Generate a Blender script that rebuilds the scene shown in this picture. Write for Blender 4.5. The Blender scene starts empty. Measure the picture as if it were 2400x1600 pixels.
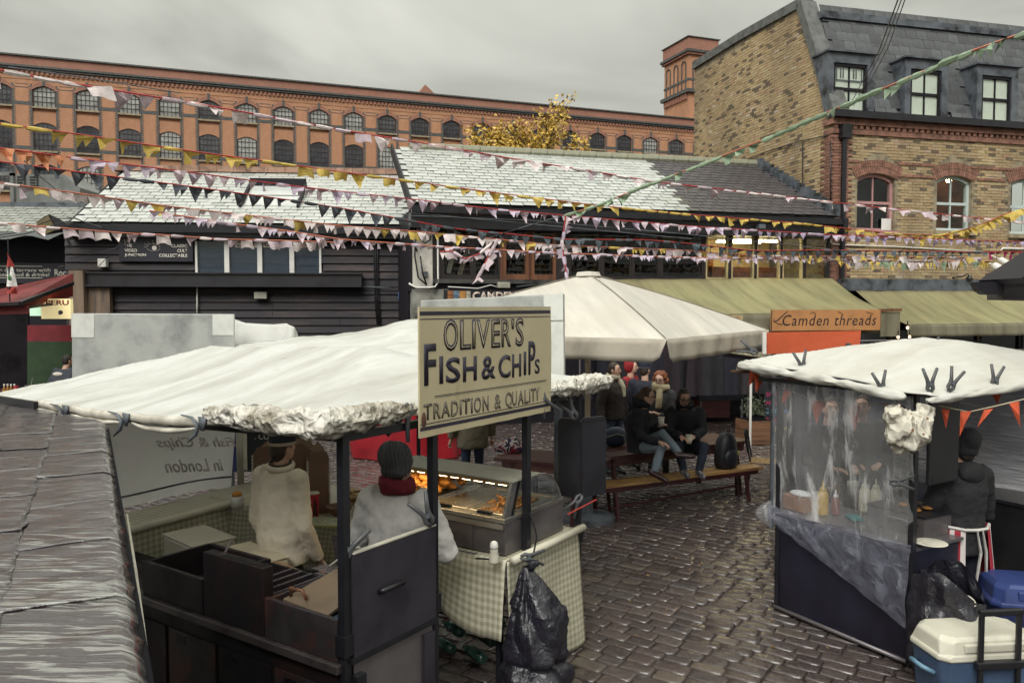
import bpy, bmesh, math, random
from mathutils import Vector, Matrix, noise
R = math.radians
rnd = random.Random(7)
sc = bpy.context.scene
COL = sc.collection

# ------------------------------------------------------------------ camera
FPX, CX, CY, HZ, CAMH = 1867.0, 1200.0, 800.0, 715.0, 2.7
PITCH = math.atan((CY - HZ) / FPX)
cam_d = bpy.data.cameras.new('camera'); cam = bpy.data.objects.new('camera', cam_d); COL.objects.link(cam)
cam_d.sensor_width = 36.0; cam_d.lens = FPX / 2400.0 * 36.0
cam_d.clip_start = 0.05; cam_d.clip_end = 2000.0
cam.location = (0, 0, CAMH); cam.rotation_euler = (R(90) - PITCH, 0, 0)
sc.camera = cam
# ------------------------------------------------------------------ sky
SUN_EL, SUN_AZ = R(42), R(200)      # azimuth clockwise from +Y
world = bpy.data.worlds.new('World'); sc.world = world; world.use_nodes = True
wt = world.node_tree; wt.nodes.clear()
def wn(t, **k):
    n = wt.nodes.new(t)
    for a, b in k.items(): setattr(n, a, b)
    return n
def wmath(op, a, b=None, c=None):
    n = wn('ShaderNodeMath', operation=op)
    for i, v in enumerate((a, b, c)):
        if v is None: continue
        if hasattr(v, 'links'): wt.links.new(v, n.inputs[i])
        else: n.inputs[i].default_value = v
    return n.outputs[0]
tc = wn('ShaderNodeTexCoord'); sp = wn('ShaderNodeSeparateXYZ'); wt.links.new(tc.outputs['Generated'], sp.inputs[0])
zz = wmath('MAXIMUM', sp.outputs[2], 0.0)
cie = wmath('MULTIPLY_ADD', wmath('MULTIPLY', zz, zz), 1.1, 0.335)            # overcast sky: brighter towards the zenith
den = wmath('ADD', zz, 0.22)
cx_ = wmath('DIVIDE', sp.outputs[0], den); cy_ = wmath('DIVIDE', sp.outputs[1], den)
cb = wn('ShaderNodeCombineXYZ'); wt.links.new(cx_, cb.inputs[0]); wt.links.new(cy_, cb.inputs[1])
nz = wn('ShaderNodeTexNoise'); nz.inputs['Scale'].default_value = 1.15; nz.inputs['Detail'].default_value = 4; nz.inputs['Roughness'].default_value = 0.55
nz.inputs['Distortion'].default_value = 0.5
wt.links.new(cb.outputs[0], nz.inputs['Vector'])
cr = wn('ShaderNodeValToRGB'); wt.links.new(nz.outputs['Fac'], cr.inputs[0])
cr.color_ramp.elements[0].position = 0.38; cr.color_ramp.elements[0].color = (.70, .705, .625, 1)
cr.color_ramp.elements[1].position = 0.60; cr.color_ramp.elements[1].color = (1.0, 1.0, .90, 1)
mul = wn('ShaderNodeVectorMath', operation='SCALE'); wt.links.new(cr.outputs[0], mul.inputs[0]); wt.links.new(cie, mul.inputs['Scale'])
sky = wn('ShaderNodeTexSky', sky_type='NISHITA'); sky.sun_disc = False
sky.sun_elevation = SUN_EL; sky.sun_rotation = SUN_AZ; sky.dust_density = 5.0
b1 = wn('ShaderNodeBackground'); wt.links.new(sky.outputs[0], b1.inputs[0]); b1.inputs[1].default_value = 0.05
b2 = wn('ShaderNodeBackground'); wt.links.new(mul.outputs[0], b2.inputs[0]); b2.inputs[1].default_value = 1.0
mx = wn('ShaderNodeMixShader'); mx.inputs[0].default_value = 0.96        # the cloud deck covers nearly all of the clear sky
wt.links.new(b1.outputs[0], mx.inputs[1]); wt.links.new(b2.outputs[0], mx.inputs[2])
wo = wn('ShaderNodeOutputWorld'); wt.links.new(mx.outputs[0], wo.inputs[0])
world.cycles.sampling_method = 'MANUAL'; world.cycles.sample_map_resolution = 256
# ------------------------------------------------------------------ sun (behind cloud)
sd = bpy.data.lights.new('sun', 'SUN'); sd.energy = 1.5; sd.angle = R(35); sd.color = (1.0, .98, .94)
so = bpy.data.objects.new('sun', sd); COL.objects.link(so)
dv = Vector((math.sin(SUN_AZ) * math.cos(SUN_EL), math.cos(SUN_AZ) * math.cos(SUN_EL), math.sin(SUN_EL)))
so.rotation_euler = dv.to_track_quat('Z', 'Y').to_euler(); so.location = (0, -20, 30)
# ------------------------------------------------------------------ exposure
sc.view_settings.view_transform = 'Standard'; sc.view_settings.look = 'None'
sc.view_settings.exposure = 0.72; sc.view_settings.gamma = 1.0; sc.view_settings.use_curve_mapping = False
sc.render.engine = 'CYCLES'
sc.cycles.use_denoising = True; sc.cycles.use_adaptive_sampling = True; sc.cycles.adaptive_threshold = 0.03; sc.cycles.max_bounces = 6; sc.cycles.transparent_max_bounces = 12
sc.cycles.diffuse_bounces = 3; sc.cycles.glossy_bounces = 2; sc.cycles.transmission_bounces = 4
sc.cycles.sample_clamp_indirect = 4.0; sc.cycles.caustics_reflective = False; sc.cycles.caustics_refractive = False

# ------------------------------------------------------------------ picture <-> place
_cp, _sp = math.cos(PITCH), math.sin(PITCH)
def ray(px, py):
    u, v = (px - CX) / FPX, -(py - CY) / FPX
    return Vector((u, _cp + v * _sp, -_sp + v * _cp))
def at(px, py, Y):
    d = ray(px, py); return Vector((0, 0, CAMH)) + d * (Y / d.y)
def gnd(px, py, z=0.0):
    d = ray(px, py); return Vector((0, 0, CAMH)) + d * ((z - CAMH) / d.z)

# ------------------------------------------------------------------ materials
MATS = {}
def _nt(name):
    m = bpy.data.materials.new(name); m.use_nodes = True
    t = m.node_tree; b = t.nodes['Principled BSDF']
    return m, t, b
class NT:
    """small helper round a node tree"""
    def __init__(s, t): s.t = t
    def n(s, ty, **k):
        x = s.t.nodes.new(ty)
        for a, b in k.items(): setattr(x, a, b)
        return x
    def l(s, a, b): s.t.links.new(a, b)
    def coord(s, kind='Object'): return s.n('ShaderNodeTexCoord').outputs[kind]
    def pos(s): return s.n('ShaderNodeNewGeometry').outputs['Position']
    def mapv(s, v, scale=(1, 1, 1), rot=(0, 0, 0), loc=(0, 0, 0)):
        m = s.n('ShaderNodeMapping'); m.inputs['Scale'].default_value = scale; m.inputs['Rotation'].default_value = rot; m.inputs['Location'].default_value = loc
        s.l(v, m.inputs[0]); return m.outputs[0]
    def noise(s, v, scale, detail=4, rough=.55, dist=0.0):
        x = s.n('ShaderNodeTexNoise'); s.l(v, x.inputs['Vector']); x.inputs['Scale'].default_value = scale
        x.inputs['Detail'].default_value = detail; x.inputs['Roughness'].default_value = rough; x.inputs['Distortion'].default_value = dist
        return x.outputs['Fac']
    def ramp(s, f, stops):
        r = s.n('ShaderNodeValToRGB'); e = r.color_ramp.elements
        while len(e) < len(stops): e.new(.5)
        for q, (p, c) in zip(e, stops):
            q.position = p; q.color = (*c, 1) if len(c) == 3 else c
        s.l(f, r.inputs[0]); return r.outputs[0]
    def mix(s, f, a, b, mode='MIX'):
        m = s.n('ShaderNodeMix', data_type='RGBA', blend_type=mode)
        for i, v in ((0, f), (6, a), (7, b)):
            if hasattr(v, 'links'): s.l(v, m.inputs[i])
            elif i == 0: m.inputs[0].default_value = v
            else: m.inputs[i].default_value = (*v, 1)
        return m.outputs[2]
    def math(s, op, a, b=None, c=None, clamp=False):
        n = s.n('ShaderNodeMath', operation=op); n.use_clamp = clamp
        for i, v in enumerate((a, b, c)):
            if v is None: continue
            if hasattr(v, 'links'): s.l(v, n.inputs[i])
            else: n.inputs[i].default_value = v
        return n.outputs[0]
    def bump(s, h, strength=.3, dist=.01):
        b = s.n('ShaderNodeBump'); b.inputs['Strength'].default_value = strength; b.inputs['Distance'].default_value = dist
        s.l(h, b.inputs['Height']); return b.outputs[0]
    def island(s):
        """a random number for each loose piece, also for pieces that are objects of their own"""
        a = s.n('ShaderNodeNewGeometry').outputs['Random Per Island']; b = s.n('ShaderNodeObjectInfo').outputs['Random']
        return s.math('FRACT', s.math('ADD', a, b))
def sc3(c, k): return tuple(max(0, min(1, x * k)) for x in c)
def pm(name, col, rough=.6, var=.18, scale=3.0, bump=0.0, bscale=40, bdist=.004, metal=0.0, stretch=(1, 1, 1), col2=None, piece=0.0, spec=.5, coat=0.0, rvar=0.0):
    """a plain surface: base colour with mottling, optional fine relief, optional shade per piece"""
    if name in MATS: return MATS[name]
    m, t, b = _nt(name); k = NT(t)
    v = k.mapv(k.coord('Object'), stretch)
    f = k.noise(v, scale, 5, .6)
    c2 = col2 or sc3(col, 1 - 2.2 * var)
    c = k.ramp(f, [(.30, c2), (.52, col), (.75, sc3(col, 1 + var))])
    if piece:
        i = k.island(); c = k.mix(1.0, c, k.ramp(i, [(0, (1 - piece,) * 3), (1, (1 + piece * .6,) * 3)]), 'MULTIPLY')
    k.l(c, b.inputs['Base Color'])
    b.inputs['Roughness'].default_value = rough; b.inputs['Metallic'].default_value = metal
    b.inputs['Specular IOR Level'].default_value = spec; b.inputs['Coat Weight'].default_value = coat
    if rvar:
        k.l(k.ramp(k.noise(v, scale * 2.3, 4), [(.3, (max(.03, rough - rvar),) * 3), (.7, (min(1, rough + rvar),) * 3)]), b.inputs['Roughness'])
    if bump:
        k.l(k.bump(k.noise(v, bscale, 4), bump, bdist), b.inputs['Normal'])
    MATS[name] = m; return m
def emit(name, col, s):
    m, t, b = _nt(name); b.inputs['Base Color'].default_value = (*col, 1); b.inputs['Emission Color'].default_value = (*col, 1); b.inputs['Emission Strength'].default_value = s
    return m

# ------------------------------------------------------------------ objects
WM = {}
def W(o): return WM.get(o.name, Matrix())
def link(name, data, parent=None):
    o = bpy.data.objects.new(name, data); COL.objects.link(o)
    if parent is not None:
        o.parent = parent; WM[o.name] = W(parent)
    else: WM[o.name] = Matrix()
    return o
def tag(o, label=None, cat=None, group=None, kind=None):
    if label: o['label'] = label
    if cat: o['category'] = cat
    if group: o['group'] = group
    if kind: o['kind'] = kind
    return o
def thing(name, label, cat, loc=(0, 0, 0), rz=0.0, group=None, kind=None):
    o = link(name, None); o.location = loc; o.rotation_euler = (0, 0, rz); o.empty_display_size = .1
    WM[o.name] = Matrix.Translation(Vector(loc)) @ Matrix.Rotation(rz, 4, 'Z')
    return tag(o, label, cat, group, kind)
def loc_on(T, px, py, y=0.0):
    """where the line of sight through a photo pixel meets the plane y = const of T's own frame: local x, z"""
    M = W(T).inverted(); o = M @ Vector((0, 0, CAMH)); d = M.to_3x3() @ ray(px, py)
    k = (y - o.y) / d.y; p = o + d * k; return p.x, p.z
def loc_onx(T, px, py, x=0.0):
    M = W(T).inverted(); o = M @ Vector((0, 0, CAMH)); d = M.to_3x3() @ ray(px, py)
    k = (x - o.x) / d.x; p = o + d * k; return p.y, p.z
class MB:
    """collects faces; build() links them as one mesh object"""
    def __init__(s): s.v = []; s.f = []; s.mi = []; s.cur = 0
    def add(s, vs, fs):
        o = len(s.v); s.v += [Vector(v) for v in vs]
        for f in fs: s.f.append(tuple(o + i for i in f)); s.mi.append(s.cur)
        return s
    def box(s, c, d, M=None):
        x, y, z = (q / 2 for q in d); c = Vector(c)
        vs = [Vector((a * x, b * y, e * z)) for e in (-1, 1) for b in (-1, 1) for a in (-1, 1)]
        vs = [c + (M @ v if M is not None else v) for v in vs]
        return s.add(vs, [(0, 2, 3, 1), (4, 5, 7, 6), (0, 1, 5, 4), (2, 6, 7, 3), (0, 4, 6, 2), (1, 3, 7, 5)])
    def b2(s, x0, x1, y0, y1, z0, z1): return s.box(((x0 + x1) / 2, (y0 + y1) / 2, (z0 + z1) / 2), (abs(x1 - x0), abs(y1 - y0), abs(z1 - z0)))
    def bar(s, a, b, w, h=None, up=(0, 0, 1)):
        a, b = Vector(a), Vector(b); h = h or w; d = b - a; L = d.length; d.normalize()
        u = Vector(up); sx = d.cross(u)
        if sx.length < 1e-4: sx = d.cross(Vector((1, 0, 0)))
        sx.normalize(); uz = sx.cross(d)
        M = Matrix((sx, d, uz)).transposed()
        return s.box((a + b) / 2, (w, L, h), M)
    def tube(s, pts, r, seg=8, cap=True, flat=1.0, closed=False):
        pts = [Vector(p) for p in pts]; n = len(pts); rs = r if isinstance(r, (list, tuple)) else [r] * n
        base = len(s.v); prev = None
        for i, p in enumerate(pts):
            d = (pts[min(i + 1, n - 1)] - pts[max(i - 1, 0)])
            if d.length < 1e-7: d = Vector((0, 0, 1))
            d.normalize()
            if prev is None:
                ref = Vector((0, 0, 1)) if abs(d.z) < .9 else Vector((1, 0, 0))
                a = d.cross(ref).normalized()
            else: a = (prev - d * prev.dot(d)).normalized()
            prev = a; b = d.cross(a)
            for j in range(seg):
                th = 2 * math.pi * j / seg
                s.v.append(p + a * math.cos(th) * rs[i] + b * math.sin(th) * rs[i] * flat)
        for i in range(n - 1):
            for j in range(seg):
                k = (j + 1) % seg
                s.f.append((base + i * seg + j, base + i * seg + k, base + (i + 1) * seg + k, base + (i + 1) * seg + j)); s.mi.append(s.cur)
        if cap:
            s.f.append(tuple(base + j for j in reversed(range(seg)))); s.mi.append(s.cur)
            s.f.append(tuple(base + (n - 1) * seg + j for j in range(seg))); s.mi.append(s.cur)
        return s
    def rings(s, rings, cap=True):
        """loft of closed rings with the same number of points"""
        n = len(rings[0]); base = len(s.v)
        for r in rings: s.v += [Vector(p) for p in r]
        for i in range(len(rings) - 1):
            for j in range(n):
                k = (j + 1) % n
                s.f.append((base + i * n + j, base + i * n + k, base + (i + 1) * n + k, base + (i + 1) * n + j)); s.mi.append(s.cur)
        if cap:
            s.f.append(tuple(base + j for j in reversed(range(n)))); s.mi.append(s.cur)
            e = base + (len(rings) - 1) * n; s.f.append(tuple(e + j for j in range(n))); s.mi.append(s.cur)
        return s
    def lathe(s, prof, c=(0, 0, 0), seg=16, M=None):
        c = Vector(c); R_ = []
        for r, z in prof:
            ring = [Vector((r * math.cos(2 * math.pi * j / seg), r * math.sin(2 * math.pi * j / seg), z)) for j in range(seg)]
            R_.append([c + (M @ p if M is not None else p) for p in ring])
        return s.rings(R_)
    def ell(s, c, r, seg=12, n=8, M=None):
        prof = [(math.sin(math.pi * i / n) or 1e-4, -math.cos(math.pi * i / n)) for i in range(n + 1)]
        prof[0] = (1e-3, -1); prof[-1] = (1e-3, 1)
        D = Matrix.Diagonal(Vector(r)).to_3x3(); A = (M @ D) if M is not None else D
        return s.lathe(prof, c, seg, A)
    def grid(s, fn, nu, nv, uv=None):
        o = len(s.v)
        if uv is not None:
            s.uvs = getattr(s, 'uvs', {})
            for j in range(nv + 1):
                for i in range(nu + 1): s.uvs[o + j * (nu + 1) + i] = uv(i / nu, j / nv)
        for j in range(nv + 1):
            for i in range(nu + 1): s.v.append(Vector(fn(i / nu, j / nv)))
        for j in range(nv):
            for i in range(nu):
                a = o + j * (nu + 1) + i; s.f.append((a, a + 1, a + nu + 2, a + nu + 1)); s.mi.append(s.cur)
        return s
    def prism(s, poly, vec):
        """poly: planar list of points, extruded by vec"""
        vec = Vector(vec); n = len(poly); p = [Vector(q) for q in poly]
        fs = [tuple(reversed(range(n))), tuple(range(n, 2 * n))] + [(i, (i + 1) % n, n + (i + 1) % n, n + i) for i in range(n)]
        return s.add(p + [q + vec for q in p], fs)
    def mesh(s, name, mats, smooth=False, M=None, uv=None):
        me = bpy.data.meshes.new(name)
        vs = [(M @ v) for v in s.v] if M is not None else s.v
        me.from_pydata([tuple(v) for v in vs], [], s.f)
        for m in (mats if isinstance(mats, (list, tuple)) else [mats]): me.materials.append(m)
        if any(s.mi): me.polygons.foreach_set('material_index', s.mi)
        bm = bmesh.new(); bm.from_mesh(me); bmesh.ops.recalc_face_normals(bm, faces=bm.faces); bm.to_mesh(me); bm.free()
        if getattr(s, 'uvs', None):
            ul = me.uv_layers.new(name='UVMap')
            for lp in me.loops: ul.data[lp.index].uv = s.uvs.get(lp.vertex_index, (0, 0))
        if smooth: me.shade_smooth()
        me.update(); return me
    def build(s, name, mats, parent=None, world=False, smooth=False, solid=0.0, bevel=0.0, subsurf=0):
        M = W(parent).inverted() if (world and parent is not None) else None
        o = link(name, s.mesh(name, mats, smooth, M), parent)
        if bevel:
            q = o.modifiers.new('bevel', 'BEVEL'); q.width = bevel; q.segments = 2; q.limit_method = 'ANGLE'; q.angle_limit = R(40)
        if solid:
            q = o.modifiers.new('solid', 'SOLIDIFY'); q.thickness = solid; q.offset = 0
        if subsurf:
            q = o.modifiers.new('sub', 'SUBSURF'); q.levels = q.render_levels = subsurf
        return o
def dupo(src, name, parent, M):
    """another object with the same mesh; M is the local matrix"""
    o = bpy.data.objects.new(name, src if not hasattr(src, 'data') else src.data); COL.objects.link(o)
    o.parent = parent; o.matrix_local = M; WM[o.name] = W(parent) @ M if parent is not None else M
    return o
def pieces(parent, name, mesh, mats_list, limit=300, rest=None, key=None):
    """alike pieces: those that show largest as objects of their own, the others joined into one part"""
    Mp = W(parent) if parent is not None else Matrix()
    if key is None: key = lambda M: (Mp @ M).translation.y
    ms = sorted(mats_list, key=key)
    for M in ms[:limit]: dupo(mesh, name, parent, M)
    if len(ms) > limit:
        vs = [v.co.copy() for v in mesh.vertices]; fs = [tuple(p.vertices) for p in mesh.polygons]; mi = [p.material_index for p in mesh.polygons]
        sm = mesh.polygons[0].use_smooth
        V = []; F = []
        for M in ms[limit:]:
            o = len(V); V += [tuple(M @ v) for v in vs]; F += [tuple(o + i for i in f) for f in fs]
        me = bpy.data.meshes.new(rest or name + '_field'); me.from_pydata(V, [], F)
        for m in mesh.materials: me.materials.append(m)
        if sm: me.shade_smooth()
        o = link(rest or name + '_field', me, parent); o['kind'] = 'stuff'
        return o
def wob(p, s=1.0, seed=0.0): return noise.noise(Vector(p) * s + Vector((seed, seed * 1.7, -seed)))
FONT_W = {}
def text_mesh(s, mat, name='lettering', w=None, h=None, align='CENTER', offset=0.0, extrude=0.0008, shear=0.0, spacing=1.0, fit=None):
    """lettering as a mesh in the xy plane, scaled to width w and height h"""
    cu = bpy.data.curves.new(name, 'FONT'); cu.body = s; cu.align_x = 'LEFT'; cu.offset = offset; cu.extrude = 0.0; cu.shear = shear; cu.space_character = spacing; cu.resolution_u = 3
    o = bpy.data.objects.new(name, cu)
    me = bpy.data.meshes.new_from_object(o); me.name = name
    bpy.data.objects.remove(o); bpy.data.curves.remove(cu)
    if fit is None:
        xs = [v.co.x for v in me.vertices]; ys = [v.co.y for v in me.vertices]; fit = (min(xs), max(xs), min(ys), max(ys))
    x0, x1, y0, y1 = fit
    kx = (w / (x1 - x0)) if w else 1; ky = (h / (y1 - y0)) if h else kx
    if not w: kx = ky
    ox = {'LEFT': x0, 'CENTER': (x0 + x1) / 2, 'RIGHT': x1}[align]
    for v in me.vertices: v.co = ((v.co.x - ox) * kx, (v.co.y - y0) * ky, 0)
    if extrude:
        bm = bmesh.new(); bm.from_mesh(me); g = bmesh.ops.extrude_face_region(bm, geom=bm.faces[:])
        for e in g['geom']:
            if isinstance(e, bmesh.types.BMVert): e.co.z += extrude
        bmesh.ops.recalc_face_normals(bm, faces=bm.faces); bm.to_mesh(me); bm.free()
    me.materials.clear(); me.materials.append(mat)
    me['fit'] = fit
    return me
def put_text(me, parent, x, y, z, M3=None, name='lettering'):
    """place lettering on a local plane that faces -y: text x -> local x, text y -> local z"""
    B = Matrix(((1, 0, 0), (0, 0, -1), (0, 1, 0))) if M3 is None else M3
    o = link(name, me, parent); o.matrix_local = Matrix.Translation((x, y, z)) @ B.to_4x4(); return o
# ================================================================== shared surfaces
def mat_brick_tex(name, c1, c2, cm, scale=1.0, dirt=.35):
    m, t, b = _nt(name); k = NT(t)
    s = k.n('ShaderNodeSeparateXYZ'); k.l(k.coord('Object'), s.inputs[0])
    u = k.math('ADD', s.outputs[0], s.outputs[1]); cbn = k.n('ShaderNodeCombineXYZ'); k.l(u, cbn.inputs[0]); k.l(s.outputs[2], cbn.inputs[1])
    br = k.n('ShaderNodeTexBrick'); k.l(cbn.outputs[0], br.inputs['Vector'])
    br.inputs['Color1'].default_value = (*c1, 1); br.inputs['Color2'].default_value = (*c2, 1); br.inputs['Mortar'].default_value = (*cm, 1)
    br.inputs['Scale'].default_value = scale; br.inputs['Brick Width'].default_value = .23; br.inputs['Row Height'].default_value = .078; br.inputs['Mortar Size'].default_value = .009
    f = k.noise(k.mapv(k.coord('Object'), (.55, .55, .22)), .8, 7, .7)
    c = k.mix(k.ramp(f, [(.35, (dirt,) * 3), (.65, (0, 0, 0))]), br.outputs[0], sc3(c1, .45))
    k.l(c, b.inputs['Base Color']); b.inputs['Roughness'].default_value = .75
    k.l(k.bump(br.outputs['Fac'], -.35, .01), b.inputs['Normal'])
    return m
M_RED = mat_brick_tex('red_brick', (.58, .275, .145), (.50, .225, .12), (.47, .31, .20), dirt=.6)
M_RED2 = mat_brick_tex('dull_red_brick', (.40, .18, .12), (.34, .15, .105), (.28, .17, .13))
M_BLACKB = pm('blue_black_brick', (.085, .088, .085), .6, .3, 6)
M_STONE = pm('sill_stone', (.33, .27, .18), .8, .2, 4)
M_DARKPAINT = pm('black_paint_wood', (.012, .011, .016), .6, .35, 2.5, .25, 30, .003, stretch=(1, 1, 4), col2=(.022, .016, .018), spec=.25)
M_TIMBER = pm('black_stained_board', (.012, .010, .014), .55, .4, 1.1, .35, 25, .004, stretch=(.6, 1, 4), col2=(.060, .042, .038), piece=.5, spec=.3)
M_RAWWOOD = pm('weathered_wood', (.20, .145, .10), .75, .3, 2.5, .35, 18, .004, stretch=(3, 3, .35), col2=(.09, .07, .06))
M_BLACK = pm('black_plastic', (.012, .012, .014), .4, .2, 6)
M_BLKM = pm('black_metal', (.014, .014, .018), .32, .25, 5, .1, 60, .001)
M_WHITE = pm('white_gloss_paint', (.72, .71, .67), .4, .08, 3)
M_CREAM = pm('cream_render', (.56, .53, .44), .8, .15, 3, .2, 30, .003)
M_LEAD = pm('lead_sheet', (.095, .108, .125), .5, .45, 3, .25, 12, .006)
M_SLATEBLK = pm('mansard_slate', (.085, .09, .095), .5, .2, 4, .3, 25, .003, piece=.3, stretch=(1, 1, 1))
def mat_slate(name, c, moss, rough):
    m, t, b = _nt(name); k = NT(t); v = k.pos()
    base = k.ramp(k.noise(v, 7, 4), [(.3, sc3(c, .92)), (.7, sc3(c, 1.04))])
    base = k.mix(1.0, base, k.ramp(k.island(), [(0, (.82,) * 3), (.90, (1.04,) * 3), (.96, (.66, .68, .68)), (1, (.95,) * 3)]), 'MULTIPLY')
    ms = k.ramp(k.noise(v, .55, 5, .7), [(.60, (0, 0, 0)), (.78, (moss,) * 3)])
    base = k.mix(ms, base, (.20, .24, .09))
    k.l(base, b.inputs['Base Color']); b.inputs['Specular IOR Level'].default_value = .7
    k.l(k.ramp(k.noise(v, 5, 3), [(.3, (rough * .85,) * 3), (.7, (rough * 1.15,) * 3)]), b.inputs['Roughness'])
    k.l(k.bump(k.noise(k.mapv(v, (1, 1, 1)), 60, 3), .25, .003), b.inputs['Normal'])
    return m
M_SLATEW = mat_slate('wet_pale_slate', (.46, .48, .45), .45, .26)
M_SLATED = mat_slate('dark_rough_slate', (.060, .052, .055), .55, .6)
M_SLATEG = mat_slate('grey_old_slate', (.27, .28, .25), .4, .45)
def mat_glass(name, tint=(1, 1, 1), gloss=.12, rough=.02):
    m, t, b = _nt(name); k = NT(t)
    tr = k.n('ShaderNodeBsdfTransparent'); tr.inputs[0].default_value = (*tint, 1)
    gl = k.n('ShaderNodeBsdfGlossy'); gl.inputs['Roughness'].default_value = rough
    fr = k.n('ShaderNodeLayerWeight'); fr.inputs[0].default_value = .5
    f = k.math('MULTIPLY_ADD', k.math('POWER', fr.outputs['Facing'], 3.0), .6, gloss, clamp=True)
    mxs = k.n('ShaderNodeMixShader'); k.l(f, mxs.inputs[0]); k.l(tr.outputs[0], mxs.inputs[1]); k.l(gl.outputs[0], mxs.inputs[2])
    k.l(mxs.outputs[0], t.nodes['Material Output'].inputs[0]); return m
M_GLASS = mat_glass('window_glass', (.92, .95, .93), .03)
M_DKGLASS = pm('dark_window_pane', (.030, .033, .040), .08, .5, .7, spec=.5, col2=(.012, .013, .018))
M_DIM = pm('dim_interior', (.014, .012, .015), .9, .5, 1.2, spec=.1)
M_WARM = pm('warm_interior_wall', (.55, .40, .20), .8, .2, 1.0)
M_BLUEBLIND = pm('blue_window_blind', (.022, .035, .075), .35, .3, 1.2, .4, 1, .01, stretch=(.2, 1, 20))

# ================================================================== ground and setts
def mat_sett():
    m, t, b = _nt('wet_sett'); k = NT(t); v = k.pos()
    i = k.island()
    c = k.ramp(i, [(0, (.052, .043, .043)), (.3, (.085, .068, .064)), (.55, (.108, .084, .077)), (.8, (.08, .073, .074)), (.93, (.165, .138, .108)), (1, (.06, .063, .072))])
    c = k.mix(.45, c, k.ramp(k.noise(v, 24, 5, .65), [(.3, (.022, .017, .017)), (.7, (.155, .118, .10))]))
    c = k.mix(1.0, c, (.82, .82, .84), 'MULTIPLY'); k.l(c, b.inputs['Base Color']); b.inputs['Specular IOR Level'].default_value = .75
    k.l(k.ramp(k.noise(v, 2.2, 4, .6), [(.32, (.08,) * 3), (.65, (.24,) * 3)]), b.inputs['Roughness'])
    k.l(k.bump(k.noise(v, 45, 4, .6), .35, .006), b.inputs['Normal']); return m
M_SETT = mat_sett()
M_GROUND = pm('wet_ground', (.038, .030, .027), .16, .4, 1.5, .25, 30, .01, rvar=.1)
g = MB().grid(lambda a, b: (-400 + 800 * a, -380 + 800 * b, -.011), 8, 8).build('ground', M_GROUND); tag(g, 'wet cobbled market yard ground between the stalls', 'ground', kind='structure')
def sett_mesh():
    L, Wd = .240, .138; b = MB()
    def ring(kx, ky, z, c):
        x, y = L / 2 * kx, Wd / 2 * ky; c2 = c
        return [(x - c2, -y, z), (x, -y + c2, z), (x, y - c2, z), (x - c2, y, z), (-x + c2, y, z), (-x, y - c2, z), (-x, -y + c2, z), (-x + c2, -y, z)]
    b.rings([ring(1, 1, -.06, .012), ring(.99, .98, -.010, .014), ring(.955, .925, .0, .018), ring(.86, .78, .0022, .02), ring(.5, .4, .003, .02)])
    return b.mesh('sett', M_SETT, True)
SETT = sett_mesh()
ANG_V = math.atan2(.5625, -.827)
setts = []; ca, sa = math.cos(ANG_V), math.sin(ANG_V)
bb = -18.0
while bb < 18:
    wr = rnd.uniform(.118, .165); bb += wr; a = -24 + rnd.random()
    while a < 24:
        ln = rnd.uniform(.17, .30); a += ln; am = a - ln / 2
        x, y = am * ca - (bb - wr / 2) * sa + .6, am * sa + (bb - wr / 2) * ca + 10
        if not (5.2 < y < 18.4) or abs(x) / y > .68: continue
        setts.append(Matrix.Translation((x, y, wob((x, y, 0), .8) * .014 + rnd.uniform(-.005, .005))) @ Matrix.Rotation(ANG_V + rnd.uniform(-.03, .03), 4, 'Z')
                     @ Matrix.Rotation(rnd.gauss(0, .028), 4, 'X') @ Matrix.Rotation(rnd.gauss(0, .022), 4, 'Y') @ Matrix.Diagonal(((ln - .008) / .24, (wr - .007) / .138, rnd.uniform(.8, 1.3), 1)))
def sett_key(M):
    p = M.translation; q = 0 if (p.x / p.y > .07 and p.x / p.y < .42) else 3
    return p.y + q
pieces(g, 'cobblestone', SETT, setts, 300, 'cobble_field', sett_key)

# ================================================================== long red brick warehouse
TRd = thing('red_brick_warehouse', 'long red brick warehouse with rows of arched windows and dark brick bands', 'warehouse', (-.6353 * 60, 60, 0), R(20.46))
BAY, N0, N1 = 2.91, -2, 23
WW = 1.56
xl, xr = (N0 - .5) * BAY, (N1 + .5) * BAY
MB().b2(xl, xr, .14, .6, 0, 20.6).build('wall', M_RED, TRd)
MB().b2(xl, xr, -.02, .7, 20.62, 21.3).build('parapet', M_RED2, TRd)
MB().b2(xl, xr, -.16, .75, 21.305, 21.42).build('coping', M_BLACKB, TRd)
b = MB(); b.b2(xl, xr, -.32, .3, 20.46, 20.615); b.b2(xl, xr, -.22, .3, 20.3, 20.455); b.build('gutter_cornice', M_BLACKB, TRd)
MB().b2(xl, xr, -.03, .138, 19.62, 20.295).build('frieze', M_RED, TRd)
b = MB(); x = xl
while x < xr: b.b2(x, x + .17, -.15, -.032, 19.98, 20.22); x += .335
o = b.build('dentil_course', M_RED2, TRd); o['kind'] = 'stuff'
ARC = .30
def arc_pts(x, w, zs, rise, n=8):
    return [(x - w / 2 + w * i / n, zs + rise * (1 - (2 * i / n - 1) ** 2)) for i in range(n + 1)]
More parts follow.
